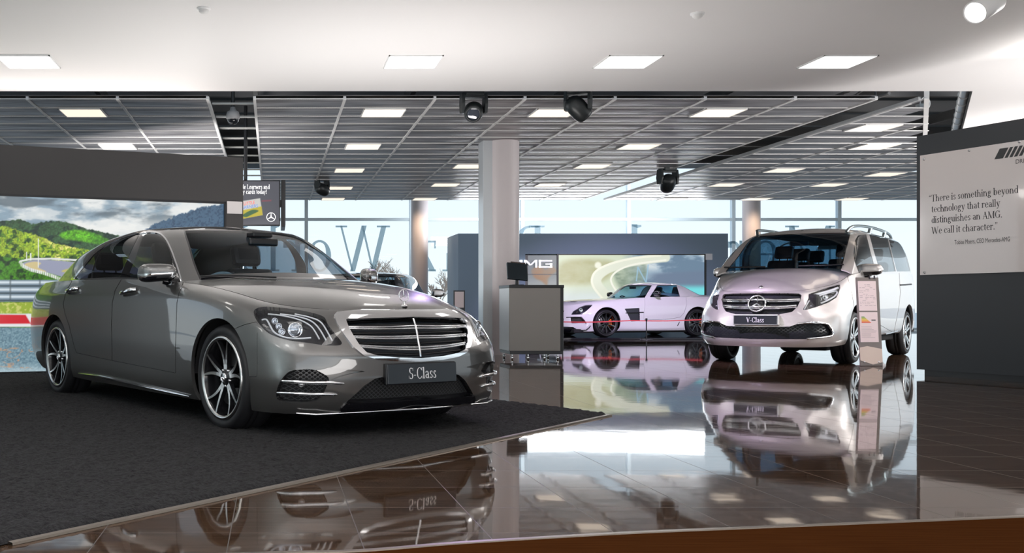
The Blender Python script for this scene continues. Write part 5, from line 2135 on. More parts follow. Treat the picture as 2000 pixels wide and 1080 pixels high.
    scoop = zp(4.5, 480, 580, [(470, 632), (600, 622), (720, 620), (860, 632), (1065, 655), (960, 668), (840, 700), (760, 735), (720, 760), (690, 690), (600, 640)])
    intake, low = low.split(reg(low, inP, front))
    scp, low = low.split(reg(low, scoop, front))
    ctr = zp(4.153, 640, 560, [(145, 942), (215, 880), (300, 800), (385, 745), (470, 728), (770, 700), (1000, 690), (1000, 890), (770, 908), (500, 930)])
    centre, low = low.split(reg(low, ctr, front))
    lip = zp(4.153, 640, 560, [(100, 985), (145, 942), (500, 930), (770, 908), (1000, 885), (1000, 945), (770, 968), (500, 985), (100, 1008)])
    lipS, low = low.split(reg(low, lip, front))
    # ---------------- doors: seams cut 3 px wide
    door_f = zp(2.454, 60, 420, [(735, 300), (725, 345), (710, 375), (701, 420), (697, 520), (694, 640), (695, 757), (390, 697), (389, 620), (387, 520), (391, 420), (404, 362), (432, 312), (440, 295), (520, 280)])
    door_r = zp(2.454, 60, 420, [(440, 295), (432, 312), (404, 362), (391, 420), (387, 520), (389, 620), (390, 697), (219, 660), (206, 620), (184, 530), (163, 470), (156, 425), (170, 362), (190, 330), (210, 290)])
    sidec = lambda S: (S.V[:, 0] < .2) & (S.V[:, 1] < -.5)
    hw = .55
    def panel(S, poly):
        ph = reg(S, poly, sidec)
        inn, o = S.split(ph + hw)
        ph2 = reg(o, poly, sidec)
        gap, out = o.split(ph2 - hw)
        return inn, gap, out
    df, g1, low = panel(low, door_f)
    dr, g2, low = panel(low, door_r)
    # bumper seam from the lamp to the front wheel opening
    bl = zp(4.5, 480, 580, [(-60, 262), (0, 240), (95, 218)])
    def seamcut(S, line, cond, w=.5):
        ph = np.where(cond(S), dist_line(line, car.px(S.V)) - w, 5)
        return S.split(ph)
    # emulate a fine cut: two offset passes on a refined distance
    blp = zp(4.5, 480, 580, [(-200, 330), (-60, 262), (0, 240), (95, 218), (150, 330), (150, 700), (-200, 700)])
    fcond = lambda S: (S.V[:, 0] > .15) & (car.px(S.V)[:, 0] < 502.5)
    inn_, out_ = low.split(reg(low, blp, fcond) + .5)
    g3, out_ = out_.split(reg(out_, blp, fcond) - .5)
    low = Sheet.join([inn_, out_])
    body = Sheet.join([low, trunk])
    # ---------------- greenhouse regions
    z3 = lambda p: zp(5.143, 120, 430, p)
    dlo = catmull(z3([(108, 606), (150, 545), (200, 480), (260, 405), (320, 335), (400, 272), (480, 226), (560, 187), (640, 158), (720, 137), (820, 117), (920, 112), (1000, 132), (1060, 192), (1110, 292), (1150, 400), (1190, 520), (1219, 645), (1200, 657), (1000, 622), (680, 592), (400, 596)]), 4)
    gfd = catmull(z3([(838, 140), (925, 140), (980, 158), (1035, 212), (1080, 300), (1115, 420), (1150, 520), (1187, 628), (1000, 602), (692, 577), (740, 390), (790, 240)]), 3)
    grd = z3([(690, 158), (777, 148), (720, 260), (655, 400), (612, 500), (582, 582), (450, 583), (310, 583), (330, 480), (360, 385), (405, 298), (480, 242), (580, 192)])
    gq = z3([(385, 303), (340, 395), (305, 500), (290, 583), (140, 600), (200, 510), (270, 415), (330, 345)])
    sideg = lambda S: (S.A[:, 0] > 1.6) & (S.A[:, 0] < 6.9)
    dl, gh = gh.split(reg(gh, dlo, sideg))
    trimS, inner = dl.split(-(reg(dl, dlo, sideg) + 3.0))
    w1, inner = inner.split(reg(inner, gfd, sideg))
    w2, inner = inner.split(reg(inner, grd, sideg))
    w3, inner = inner.split(reg(inner, gq, sideg))
    # windscreen and rear window by station and row
    ws = lambda S: np.maximum.reduce([(7.05 - S.A[:, 0]) * .3 + (S.A[:, 1] - 4.) * .012, (S.A[:, 1] - 4.1) * .2, (.0 - S.A[:, 1])])
    wsO, gh = gh.split(ws(gh))
    wsI, wsB = wsO.split(np.maximum(ws(wsO) + .02, np.maximum((wsO.A[:, 1] - 3.62) * .2, (.35 - wsO.A[:, 1]) * .2)))
    rw = lambda S: np.maximum.reduce([(S.A[:, 0] - 1.75) * .3, (S.A[:, 1] - 3.8) * .2, (.2 - S.A[:, 1]) * .2])
    rwO, gh = gh.split(rw(gh))
    # roof: black glass in the middle
    rg, rside = roof.split(np.maximum.reduce([-2.9 - roof.V[:, 0], -(roof.V[:, 1] + .50 - .03 * (roof.V[:, 0] + 1.9) ** 2)]))
    gh = Sheet.join([gh, rside])

    w1, w2, w3, df, dr = [q_.largest() for q_ in (w1, w2, w3, df, dr)]
    # ---------------- objects
    tag(root, 'large metallic grey saloon car parked on the black shaggy rug', 'car')
    body.both().obj('body_shell', P_GREY, root, .025)
    if len(g3.F):
        g3.offset(-.008).both().obj('bumper_seam', M_BLACK, root)
    gh.both().obj('roof_pillars', P_GREY, root, .015)
    rg.both().obj('glass_roof', M_GLOSSBLACK, root)
    hseam, hood = hood.split(np.where(hood.A[:, 0] < .62, hood.A[:, 1] - .007, 1))
    hseam.offset(-.01).both().obj('bonnet_seam', M_BLACK, root)
    hood.both().obj('bonnet', P_GREY, root, .012)
    for s in (0, 1):
        f = (lambda S: S) if s == 0 else (lambda S: S.mirror())
        d = f(df).obj('front_door', P_GREY, root, .03)
        f(g1.offset(-.012)).obj('door_seam', M_BLACK, d)
        f(w1).obj('door_glass', G_TINT, d)
        d2 = f(dr).obj('rear_door', P_GREY, root, .03)
        f(g2.offset(-.012)).obj('door_seam', M_BLACK, d2)
        f(w2).obj('door_glass', G_TINT, d2)
        f(w3).obj('quarter_glass', G_TINT, root)
        f(trimS.offset(.004)).obj('chrome_window_trim', M_CHROME, root, .012)
        f(inner.offset(-.002)).obj('window_pillar_trim', M_GLOSSBLACK, root)
    wb = wsB.both().obj('windscreen', M_GLOSSBLACK, root)
    wsI.both().obj('windscreen_pane', G_CLEAR, wb)
    rwO.both().obj('rear_window', G_TINT, root)
    # lamps
    lampS = Sheet.join([lamp, lamp2]) if len(lamp2.F) else lamp
    for s in (0, 1):
        f = (lambda S: S) if s == 0 else (lambda S: S.mirror())
        L = f(lampS.offset(-.05)).obj('headlamp', M_LAMPBLACK, root)
        f(lampS.rim(.05)).obj('lamp_housing', M_LAMPBLACK, L)
        f(lampS).obj('lamp_lens', M_LENS, L)
        mb = MB()
        det = MB()
        def hp(x, y, d):
            p, n = car.hit(x / 4.5 + 480, y / 4.5 + 580)
            return p - n * d
        def my(p):
            return Vector((p.x, -p.y, p.z)) if s else p
        # brow strips
        for pts, r in (([(190, 130), (300, 140), (420, 165), (520, 205), (590, 260), (650, 360)], .005), ([(300, 128), (430, 145), (560, 185), (640, 255), (710, 370)], .005), ([(430, 128), (570, 160), (670, 215), (765, 375)], .005)):
            mb.tube([my(hp(a, b, .018)) for a, b in catmull(pts, 5, False)], r, 8)
        mb.tube([my(hp(a, b, .02)) for a, b in catmull([(130, 185), (170, 180), (200, 230), (240, 300), (330, 340), (450, 352), (575, 345)], 5, False)], .006, 8)
        mb.build('light_guide', [mat('light_guide_white', (.8, .82, .85), .25, 0.2, 0.5)], L)
        for (a, b, r) in ((240, 180, .020), (275, 230, .020), (300, 280, .021), (425, 262, .046)):
            c = my(hp(a, b, .03))
            _, nn = car.hit(a / 4.5 + 480, b / 4.5 + 580)
            nn = my(nn)
            q = Vector((1, -.35 if not s else .35, 0)).normalized().to_track_quat('Z', 'Y').to_matrix().to_4x4()
            q.translation = c
            det.lathe([(r, .012), (r * .92, .014), (r * .85, .0)], 20, 0, 'z', M=q)
            det.lathe([(.001, .010), (r * .3, .009), (r * .6, .005), (r * .84, -.004)], 20, 1, 'z', M=q)
        det.build('projector_lamp', [M_CHROME, mat('projector_glass', (.55, .6, .66), .03, .7)], L)
    # grille
    fr = frame
    G = fr.offset(.010).both().obj('grille_frame', M_CHROME, root, .03)
    grille.offset(-.045).both().obj('grille_back', mat('grille_dark', (.010, .014, .02), .4), G)
    def bar(ptsL, r, lift, m, nm, parent, flat=None):
        L = car.line(ptsL, lift)
        if len(L) < 2:
            return
        L = [Vector(p) for p in L if p.y < 0]
        c = Vector((L[-1].x + .001, 0, L[-1].z))
        full = L + [c] + [Vector((p.x, -p.y, p.z)) for p in reversed(L)]
        MB().tube(full, r, 8).build(nm, [m], parent)
    z1 = lambda p: zp(4.153, 640, 560, p)
    for (la, ra, n) in (((165, 322), (716, 312), 0), ((172, 335), (722, 333), 0), ((212, 398), (728, 396), 1), ((222, 412), (732, 414), 1), ((262, 472), (738, 488), 2), ((275, 486), (744, 508), 2)):
        k = 14
        pts = [(la[0] + (ra[0] - la[0]) * i / k, la[1] + (ra[1] - la[1]) * i / k + 6 * math.sin(math.pi * i / k)) for i in range(k)]
        bar(z1(pts), .0055, -.006, M_CHROME, 'grille_bar', G)
    for (la, ra) in (((150, 300), (710, 285)), ((195, 365), (724, 365)), ((240, 445), (734, 450)), ((300, 525), (745, 545))):
        k = 14
        pts = [(la[0] + (ra[0] - la[0]) * i / k, la[1] + (ra[1] - la[1]) * i / k) for i in range(k)]
        bar(z1(pts), .008, -.035, M_BLACK, 'grille_slat', G)
    pr_ = P[-1]
    cb = [Vector((q_[0] - .002, 0, q_[2])) for q_ in pr_[::3] if .505 < q_[2] < .742]
    MB().tube(cb, .008, 8).build('grille_centre_bar', [M_CHROME], G)
    # star mount, badge
    p0, _ = car.hit(783, 597)
    p0 = Vector((p0.x, 0, zc_h(np.array([p0.x]))[0]))
    MB().lathe([(.001, .03), (.006, .03), (.008, .012), (.020, .006), (.024, -.004)], 20, 0, 'z', p0).build('ornament_base', [M_CHROME], root)
    mb = MB()
    star_bars(mb, .038, .008, .006, frame_matrix(p0 + Vector((-.004, 0, .064)), (0, 1, 0), (-.12, 0, 1)), 0, True, .0032, .12)
    mb.build('bonnet_star', [M_CHROME], root)
    pb = Vector((.812, 0, .785))
    bM = frame_matrix(pb + Vector((.004, 0, .003)), (0, 1, 0), (-.8, 0, .6))
    MB().lathe([(.001, .005), (.013, .004), (.017, .0), (.017, -.006)], 28, 0, 'z', M=bM).build('bonnet_badge', [M_SATIN], root)
    # intakes
    for s in (0, 1):
        f = (lambda S: S) if s == 0 else (lambda S: S.mirror())
        my = (lambda p: Vector((p.x, -p.y, p.z))) if s else (lambda p: p)
        I = f(intake.offset(-.035)).obj('side_intake', WEAVE, root)
        f(intake.rim(.036)).obj('intake_surround', M_BLACK, I)
        f(scp.offset(-.034)).obj('intake_scoop', P_GREY, I)
        f(scp.rim(.034)).obj('scoop_edge', P_GREY, I)
        for pts in ([(322, 738), (450, 745), (600, 752), (740, 752), (862, 760)], [(280, 840), (430, 847), (580, 853), (720, 853), (800, 856)]):
            L = [my(p) for p in car.line(zp(4.5, 480, 580, catmull(pts, 4, False)), .004)]
            n = len(L)
            MB().tube(L, [.004 + .008 * math.sin(math.pi * min(1, (i + 1) / n)) ** .5 for i in range(n)], 10).build('chrome_blade', [M_CHROME], I)
        c, nn = car.hit(487 / 4.5 + 480, 775 / 4.5 + 580)
        q = my(nn).to_track_quat('Z', 'Y').to_matrix().to_4x4()
        q.translation = my(c - nn * .03)
        MB().lathe([(.001, .02), (.012, .02), (.014, .016), (.02, .014), (.02, 0)], 20, 0, 'z', M=q).build('parking_sensor', [M_SATIN], I)
    C = centre.offset(-.05).both().obj('lower_intake', WEAVE, root)
    centre.rim(.05).both().obj('intake_surround', M_BLACK, C)
    lipS.offset(.012).both().obj('front_splitter', M_GLOSSBLACK, root, .03)
    L = car.line(z1([(-250, 1005), (-100, 1016), (60, 1018), (200, 1014), (330, 1007), (500, 990), (650, 976), (760, 966)]), .026)
    L = [p for p in L if p.y < 0]
    full = L + [Vector((L[-1].x + .005, 0, L[-1].z))] + [Vector((p.x, -p.y, p.z)) for p in reversed(L)]
    MB().tube(full, .007, 8).build('splitter_chrome_strip', [M_CHROME], root)
    # plate
    pT, pB = car.on_y(818, 711, 0), car.on_y(821, 746, 0)
    xc = .948
    pm = frame_matrix((xc, 0, .405), (0, 1, 0), (-.06, 0, 1))
    PL = MB().box(-.275, -.062, -.012, .275, .062, .0, 0, .004).xf(pm).build('number_plate', [M_PLATE], root)
    serif_text('plate_lettering', ['S-Class'], .098, M_WHITE, PL, pm @ Matrix.Translation((-.003, -.033, .002)), .80, align='c', bold=1.15)
    MB().box(-.28, -.066, -.04, .28, .066, -.010, 0, .006).xf(pm).build('plate_holder', [M_BLACK], PL)
    # mirrors
    for s in (-1, 1):
        mb = MB()
        n, m = 16, 24
        V, F = [], []
        c = car.on_y(306, 532, -.955)
        for i in range(n + 1):
            u = i / n
            yy = -.12 + .24 * u
            e = (1 - (2 * u - 1) ** 4) ** .5 * (.80 + .2 * (1 - u))
            for k in range(m):
                a = 2 * math.pi * k / m
                ca, sa = math.cos(a), math.sin(a)
                xx = (.095 if ca > 0 else .06) * math.copysign(abs(ca) ** .8, ca) * e
                zz = (.078 if sa > 0 else .07) * math.copysign(abs(sa) ** .75, sa) * e
                V.append((c.x + xx - .075 + .15 * u, s * -1 * (c.y + yy), c.z + zz - .012 * (1 - u)))
        for i in range(n):
            for k in range(m):
                q = (i * m + k, i * m + (k + 1) % m, (i + 1) * m + (k + 1) % m, (i + 1) * m + k)
                F.append(q if s > 0 else tuple(reversed(q)))
        Vs = np.array(V)
        zr = Vs[:, 2] - c.z
        mi = [0 if np.mean([zr[j] for j in q]) > -.012 else (1 if np.mean([zr[j] for j in q]) > -.038 else 2) for q in F]
        mb.add(V, F, 0, True)
        mb.mi = mi
        mo = mb.build('wing_mirror', [P_GREY, M_CHROME, M_GLOSSBLACK], root)
        st_ = MB().tube([(c.x - .0, -s * (c.y + .05), c.z - .06), (c.x + .02, -s * (c.y + .09), c.z - .07), (c.x + .06, -s * .88, c.z - .07)], [.025, .03, .035], 10)
        st_.build('mirror_stalk', [M_GLOSSBLACK], mo)
    # handles
    for (a, b, w) in ((253, 570, .115), (143, 567, .105)):
        for s in (-1, 1):
            c, nn = car.hit(a, b)
            mb = MB()
            pts = [Vector((c.x + dx, c.y - dy, c.z + .012 * dx / .1)) for dx, dy in ((-w, -.004), (-w * .8, .026), (-w * .3, .036), (w * .3, .036), (w * .8, .026), (w, -.004))]
            pts = [p if s < 0 else Vector((p.x, -p.y, p.z)) for p in pts]
            mb.tube(catmull(pts, 4, False), .020, 10)
            mb.build('door_handle', [M_CHROME], root)
            q = MB().lathe([(.001, -.002), (.06, -.002), (.07, .004)], 24, 0, 'y', (0, 0, 0), M=Matrix.Translation((c.x, (c.y - .002) * (1 if s < 0 else -1), c.z - .002)) @ Matrix.Diagonal((1, 1 if s < 0 else -1, .55, 1)))
            q.build('handle_recess', [P_GREY], root)
    # sill strip
    for s in (-1, 1):
        L = car.line(zp(2.454, 60, 420, [(235, 757), (340, 772), (450, 796), (560, 822), (680, 848), (765, 866)]), .010)
        L = [p if s < 0 else Vector((p.x, -p.y, p.z)) for p in L]
        MB().tube(L, [.004, .012, .014, .014, .012, .004], 8).build('sill_strip', [M_CHROME], root)
    # wheels
    for s in (-1, 1):
        for x in (0, -3.165):
            wheel(car, 'wheel', x, s * .79, .352, .262, .24, 'ten', mat('wheel_black', (.012, .012, .014), .18), mat('wheel_bright', (.75, .74, .73), .22, 1.0), s, caliper=M_SATIN)
    for cx in (0, -3.165):
        arch_liner(car, cx, .35, .40, .90, .55)
    # underside and interior
    MB().box(-3.5, -.80, .16, .60, .80, .24, 0, .02).box(-4.0, -.75, .24, -3.5, .75, .32, 0, .02).build('underbody', [M_DARK], root)
    MB().box(.35, -.6, .2, .68, .6, .78, 0, .05).build('radiator_block', [M_DARK], root)
    fl = MB()
    fl.box(-3.5, -.80, .24, -.55, .80, .34)
    fl.build('cabin_floor', [M_DARK], root)
    dash = MB()
    dash.box(-1.05, -.80, .55, -.50, .80, .90, 0, .04)
    dash.box(-.98, -.74, .86, -.50, .74, .955, 0, .04)
    dash.build('dashboard', [mat('dash_leather', (.09, .085, .085), .5)], root)
    for y in (-.38, .38):
        seat(root, -1.45, y, .42, M_SEAT, 1.02)
    seat(root, -2.75, -.38, .45, M_SEAT, .95)
    seat(root, -2.75, .38, .45, M_SEAT, .95)
    MB().box(-3.6, -.7, .9, -3.1, .7, 1.0, 0, .03).build('parcel_shelf', [M_SEAT], root)
    sw = MB()
    Mw = Matrix.Translation((-1.02, -.38, .90)) @ Matrix.Rotation(R_(-65), 4, 'Y')
    sw.tube([Mw @ Vector((.185 * math.cos(a), .185 * math.sin(a), 0)) for a in np.linspace(0, 2 * math.pi, 41)], .016, 10, 0, False)
    sw.lathe([(.001, .01), (.05, .01), (.06, -.02)], 20, 0, 'z', M=Mw)
    for a in (0, math.pi * .5, math.pi, ):
        sw.tube([Mw @ Vector((.04 * math.cos(a - math.pi / 2), .04 * math.sin(a - math.pi / 2), 0)), Mw @ Vector((.18 * math.cos(a - math.pi / 2), .18 * math.sin(a - math.pi / 2), 0))], .014, 8)
    sw.build('steering_wheel', [mat('steering_leather', (.30, .29, .29), .45)], root)
    mm = MB().box(-1.0, -.13, 1.29, -.97, .13, 1.35, 0, .012)
    mm.box(-1.1, -.09, 1.36, -.99, .09, 1.40, 0, .01)
    mm.build('rear_view_mirror', [M_BLACK], root)
    # headliner keeps the cabin dark
    hl = roof.offset(-.03).both().obj('headliner', mat('headliner_grey', (.12, .12, .12), .8), root)
    # wiper
    wp = MB()
    wl = [gq_ for gq_ in car.line(zp(4.545, 320, 430, [(330, 512), (500, 500), (700, 505), (900, 518), (1000, 522)]), .012)]
    if len(wl) > 1:
        wp.tube(wl, .007, 6)
        wp.build('wiper', [M_BLACK], root)
    return car


SCL = build_sclass()
# ------------------------------------------------------------------ silver people carrier on the tiles
P_SILVER = paint('silver_paint', (0.66, 0.625, 0.61), rough=0.34, metal=0.6)
P_WHITE = paint('white_paint', (0.80, 0.79, 0.80), rough=0.35, metal=0.0)
P_NAVY = paint('dark_blue_paint', (0.010, 0.018, 0.035), rough=0.3, metal=0.3)
G_VAN = glass('van_windscreen_glass', (0.11, 0.27, 0.42), ior=1.25)
G_VSIDE = glass('van_side_glass', (0.45, 0.48, 0.50), ior=1.9)
HEX = mesh_weave('van_intake_mesh', 0.055, (0.02, 0.024, 0.03), (0.006, 0.008, 0.010))


def reg_px(car, S, poly, cond):
    ph = sdf(poly, car.px(S.V))
    return np.where(cond(S), ph, np.abs(ph) + 1)


def cut_panel(car, S, poly, cond, hw):
    inn, o = S.split(reg_px(car, S, poly, cond) + hw)
    gap, out = o.split(reg_px(car, o, poly, cond) - hw)
    return inn, gap, out


def mirror_shell(root, c, s, sx, sy, sz, mats, split=(-.012, -.03), name='wing_mirror'):
    n, m = 14, 22
    V, F = [], []
    for i in range(n + 1):
        u = i / n
        e = max(1 - (2 * u - 1) ** 4, 0) ** .5 * (.82 + .18 * (1 - u))
        for k in range(m):
            a = 2 * math.pi * k / m
            ca, sa = math.cos(a), math.sin(a)
            V.append((c[0] + sx * (1 if ca > 0 else .6) * math.copysign(abs(ca) ** .8, ca) * e, s * (c[1] + sy * (2 * u - 1)), c[2] + sz * math.copysign(abs(sa) ** .75, sa) * e))
    for i in range(n):
        for k in range(m):
            q = (i * m + k, i * m + (k + 1) % m, (i + 1) * m + (k + 1) % m, (i + 1) * m + k)
            F.append(tuple(reversed(q)) if s > 0 else q)
    mb = MB()
    mb.add(V, F, 0, True)
    Z = [np.mean([V[j][2] for j in q]) - c[2] for q in F]
    mb.mi = [0 if z > split[0] else (1 if z > split[1] else 2) for z in Z]
    return mb.build(name, mats, root)


def sided(f):
    for s in (0, 1):
        f((lambda S: S) if s == 0 else (lambda S: S.mirror()), (lambda p: Vector(p)) if s == 0 else (lambda p: Vector((p[0], -p[1], p[2]))), s)


def sym_tube(car, pts, r, lift, name, m, parent):
    L = [p for p in car.line(pts, lift) if p.y < 0]
    if len(L) < 2:
        return None
    full = L + [Vector((L[-1].x, 0, L[-1].z))] + [Vector((p.x, -p.y, p.z)) for p in reversed(L)]
    return MB().tube(full, r, 8).build(name, [m], parent)


def build_vclass():
    car = Car('people_carrier', 7.55, 15.09, -2.3074, 1, 0.0)
    root = car.root
    X = lambda fr, rear=0: [-4.55 + rear, -4.52 + rear, -4.38 + rear, -4.05, -3.43, -2.5, -1.5, -.5, 0] + fr
    rows = [
        (X([.45, .80, 1.10, 1.18]), [0, .5, .82, .90, .93, .93, .93, .93, .94, .93, .82, .5, 0], [.36, .36, .36, .37, .38, .38, .37, .36, .34, .29, .26, .25, .25]),
        (X([.47, .84, 1.14, 1.225]), [0, .5, .86, .945, .965, .965, .965, .965, .975, .965, .86, .52, 0], [.46, .46, .46, .46, .46, .45, .44, .43, .41, .37, .345, .34, .34]),
        (X([.48, .86, 1.16, 1.245]), [0, .5, .87, .96, .985, .98, .98, .98, .99, .98, .875, .53, 0], [.62, .62, .62, .62, .62, .62, .61, .60, .57, .52, .49, .48, .48]),
        (X([.46, .84, 1.14, 1.245]), [0, .5, .87, .965, .99, .985, .985, .985, .99, .98, .865, .53, 0], [.82, .82, .82, .82, .82, .82, .80, .78, .75, .70, .66, .64, .64]),
        (X([.40, .76, 1.10, 1.215], .02), [0, .5, .87, .96, .985, .98, .98, .98, .985, .96, .83, .53, 0], [1.0, 1.0, 1.0, 1.0, 1.0, 1.0, .99, .97, .92, .86, .81, .79, .79]),
        (X([.33, .68, 1.06, 1.165], .04), [0, .5, .86, .95, .975, .97, .97, .97, .97, .92, .78, .52, 0], [1.18, 1.18, 1.18, 1.18, 1.18, 1.18, 1.17, 1.15, 1.08, 1.0, .94, .91, .90]),
        (X([.28, .62, 1.02, 1.115], .06), [0, .5, .85, .935, .96, .96, .96, .955, .935, .87, .74, .50, 0], [1.30, 1.30, 1.30, 1.30, 1.30, 1.30, 1.29, 1.27, 1.20, 1.11, 1.04, 1.0, .985]),
        (X([.24, .55, .98, 1.085], .08), [0, .5, .84, .925, .95, .95, .95, .945, .90, .83, .71, .48, 0], [1.37, 1.37, 1.37, 1.365, 1.36, 1.35, 1.345, 1.335, 1.27, 1.17, 1.09, 1.03, 1.015]),
    ]
    P, A = ring_surface(rows, 480, 96, 5.0, 2.0)
    low = Sheet.grid(P, A)
    top, ss = P[:, -1], A[:, 0, 0]
    ih = np.where(ss >= 7.3)[0]
    zc = lambda x: pchip([-.5, -.02, .3, .7, .95, 1.05, 1.085], [1.385, 1.372, 1.322, 1.215, 1.125, 1.065, 1.015], x)
    Ph, Ah = cap_surface(top[ih], zc, 40, 2.6)
    hood = Sheet.grid(Ph, Ah)
    g = [
        ([-4.45, -4.43, -4.30, -3.95, -2.8, -1.5, .12, .10, .04, .0], [0, .5, .82, .915, .945, .945, .935, .825, .45, 0], [1.34, 1.34, 1.34, 1.34, 1.33, 1.325, 1.27, 1.335, 1.36, 1.365]),
        ([-4.40, -4.38, -4.26, -3.92, -2.8, -1.5, -.30, -.33, -.36, -.38], [0, .49, .80, .885, .915, .92, .885, .79, .44, 0], [1.55, 1.55, 1.55, 1.55, 1.55, 1.55, 1.56, 1.58, 1.60, 1.605]),
        ([-4.32, -4.30, -4.19, -3.88, -2.8, -1.5, -.70, -.72, -.73, -.73], [0, .47, .75, .82, .85, .855, .80, .73, .42, 0], [1.78, 1.78, 1.78, 1.78, 1.79, 1.80, 1.80, 1.825, 1.85, 1.86]),
        ([-4.25, -4.23, -4.13, -3.84, -2.8, -1.5, -.92, -.93, -.93, -.92], [0, .45, .70, .765, .79, .795, .735, .675, .40, 0], [1.89, 1.89, 1.89, 1.89, 1.90, 1.91, 1.90, 1.92, 1.945, 1.955]),
        ([-4.18, -4.16, -4.08, -3.80, -2.8, -1.5, -1.04, -1.04, -1.03, -1.02], [0, .43, .64, .69, .70, .70, .64, .60, .38, 0], [1.945, 1.945, 1.945, 1.95, 1.965, 1.975, 1.955, 1.965, 1.985, 1.99]),
    ]
    Pg, Ag = ring_surface(g, 320, 60, 2.5)
    gh = Sheet.grid(Pg, Ag)
    zr = lambda x: pchip([-4.18, -3.8, -2.6, -1.6, -1.2, -1.02], [1.945, 2.0, 2.045, 2.045, 2.018, 1.99], x)
    Pr, Ar = cap_surface(Pg[:, -1], zr, 30)
    roof = Sheet.grid(Pr, Ar)
    car.set_bvh([low, hood, gh, roof])
    for cx in (.03, -3.43):
        _, low = low.split(arch_phi(low, cx, .385, .455))
    a = lambda p: zp(6.752, 1350, 560, p)
    b = lambda p: zp(6.75, 1560, 560, p)
    c = lambda p: zp(6.354, 1560, 430, p)
    front = lambda S: S.V[:, 0] > .2
    side = lambda S: (S.V[:, 0] < .4) & (S.V[:, 1] < -.5)
    lampP = b([(130, 97), (250, 55), (400, 5), (545, -30), (548, 20), (525, 85), (500, 140), (400, 205), (250, 262), (110, 305), (52, 305), (90, 240), (128, 150)])
    lamp, low = low.split(reg_px(car, low, lampP, front))
    lamp2, hood = hood.split(reg_px(car, hood, lampP, front))
    grP = a([(600, 82), (920, 83), (1250, 83), (1430, 90), (1457, 112), (1440, 185), (1400, 265), (1330, 332), (1150, 367), (860, 382), (600, 378)])
    grl, low = low.split(reg_px(car, low, grP, front))
    g2, hood = hood.split(reg_px(car, hood, grP, front))
    ctr = a([(500, 530), (1150, 530), (1300, 525), (1400, 490), (1500, 478), (1690, 468)]) + b([(330, 480), (385, 498), (425, 555), (448, 612), (428, 640), (300, 662)]) + a([(1500, 692), (700, 692), (500, 690)])
    centre, low = low.split(reg_px(car, low, ctr, front))
    dF = c([(680, 380), (640, 560), (600, 680), (660, 900), (720, 1300), (1010, 1300), (1000, 900), (965, 640), (905, 420), (840, 172), (740, 150)])
    dS = c([(1010, 1300), (1000, 900), (965, 640), (1245, 640), (1252, 760), (1262, 900), (1240, 1100), (1180, 1400)])
    df, gp1, low = cut_panel(car, low, dF, side, .35)
    ds, gp2, low = cut_panel(car, low, dS, side, .35)
    wF = c([(700, 245), (738, 188), (815, 178), (850, 290), (915, 530), (905, 628), (745, 655), (690, 505), (680, 400)])
    wS = c([(875, 172), (990, 185), (1102, 207), (1150, 400), (1205, 635), (1030, 645), (985, 560), (930, 380)])
    wQ = c([(1112, 214), (1215, 250), (1290, 320), (1340, 450), (1387, 635), (1217, 637), (1160, 420)])
    pil = c([(815, 178), (838, 176), (930, 540), (915, 640), (905, 628), (915, 530), (850, 290)])
    sg = lambda S: (S.A[:, 0] < 6.6) & (S.A[:, 0] > 1.5)
    w1, gh = gh.split(reg_px(car, gh, wF, sg))
    w2, gh = gh.split(reg_px(car, gh, wS, sg))
    w3, gh = gh.split(reg_px(car, gh, wQ, sg))
    pb, gh = gh.split(reg_px(car, gh, pil, sg))
    wsp = [(1661.5, 454.2), (1653, 488), (1644.2, 523.2), (1640, 530), (1600, 532), (1400, 536), (1400, 470), (1466, 462.3), (1560, 456.3), (1600, 455)]
    fr_ = lambda S: S.A[:, 0] > 6.3
    wsO, gh = gh.split(reg_px(car, gh, wsp, fr_))
    w5, roof = roof.split(reg_px(car, roof, wsp, lambda S: S.V[:, 0] > -1.5))
    wsO = Sheet.join([wsO, w5]) if len(w5.F) else wsO
    wsI, wsB = wsO.split(reg_px(car, wsO, wsp, lambda S: S.V[:, 0] > -9) + 2.0)
    rw, gh = gh.split(np.maximum.reduce([(gh.A[:, 0] - 1.6) * .3, (gh.A[:, 1] - 2.6) * .2, (.3 - gh.A[:, 1]) * .2]))
    w1, w2, w3, df, ds = [q_.largest() for q_ in (w1, w2, w3, df, ds)]
    body = Sheet.join([low, gh, roof])
    tag(root, 'silver people carrier with roof rails parked on the polished tiles', 'car')
    body.both().obj('body_shell', P_SILVER, root, .02)
    hs, hood = hood.split(np.where(hood.A[:, 0] < .75, hood.A[:, 1] - .008, 1))
    hs.offset(-.01).both().obj('bonnet_seam', M_BLACK, root)
    hood.both().obj('bonnet', P_SILVER, root, .012)

    def do(f, my, s):
        d = f(df).obj('front_door', P_SILVER, root, .02)
        f(gp1.offset(-.012)).obj('door_seam', M_BLACK, d)
        f(w1).obj('door_glass', G_VSIDE, d, .02)
        f(pb.offset(-.003)).obj('door_pillar', M_GLOSSBLACK, d)
        d2 = f(ds).obj('sliding_door', P_SILVER, root, .02)
        f(gp2.offset(-.012)).obj('door_seam', M_BLACK, d2)
        f(w2.offset(-.002)).obj('door_glass', G_VSIDE, d2)
        f(w3.offset(-.002)).obj('quarter_glass', G_VSIDE, root)
        # slide rail and handles
        L = [my(p) for p in car.line(c([(1258, 805), (1320, 802), (1392, 796)]), .006)]
        if len(L) > 1:
            MB().tube(L, .012, 8).build('slide_rail', [M_BLACK], root)
        # roof rail
        pts = [(-.90, -.63, 1.93), (-.98, -.66, 1.99), (-1.10, -.69, 2.022), (-1.5, -.715, 2.045), (-2.2, -.72, 2.055), (-3.0, -.71, 2.04), (-3.5, -.69, 2.01), (-3.72, -.67, 1.955)]
        rr = MB().tube([my(p) for p in catmull(pts, 5, False)], .022, 10)
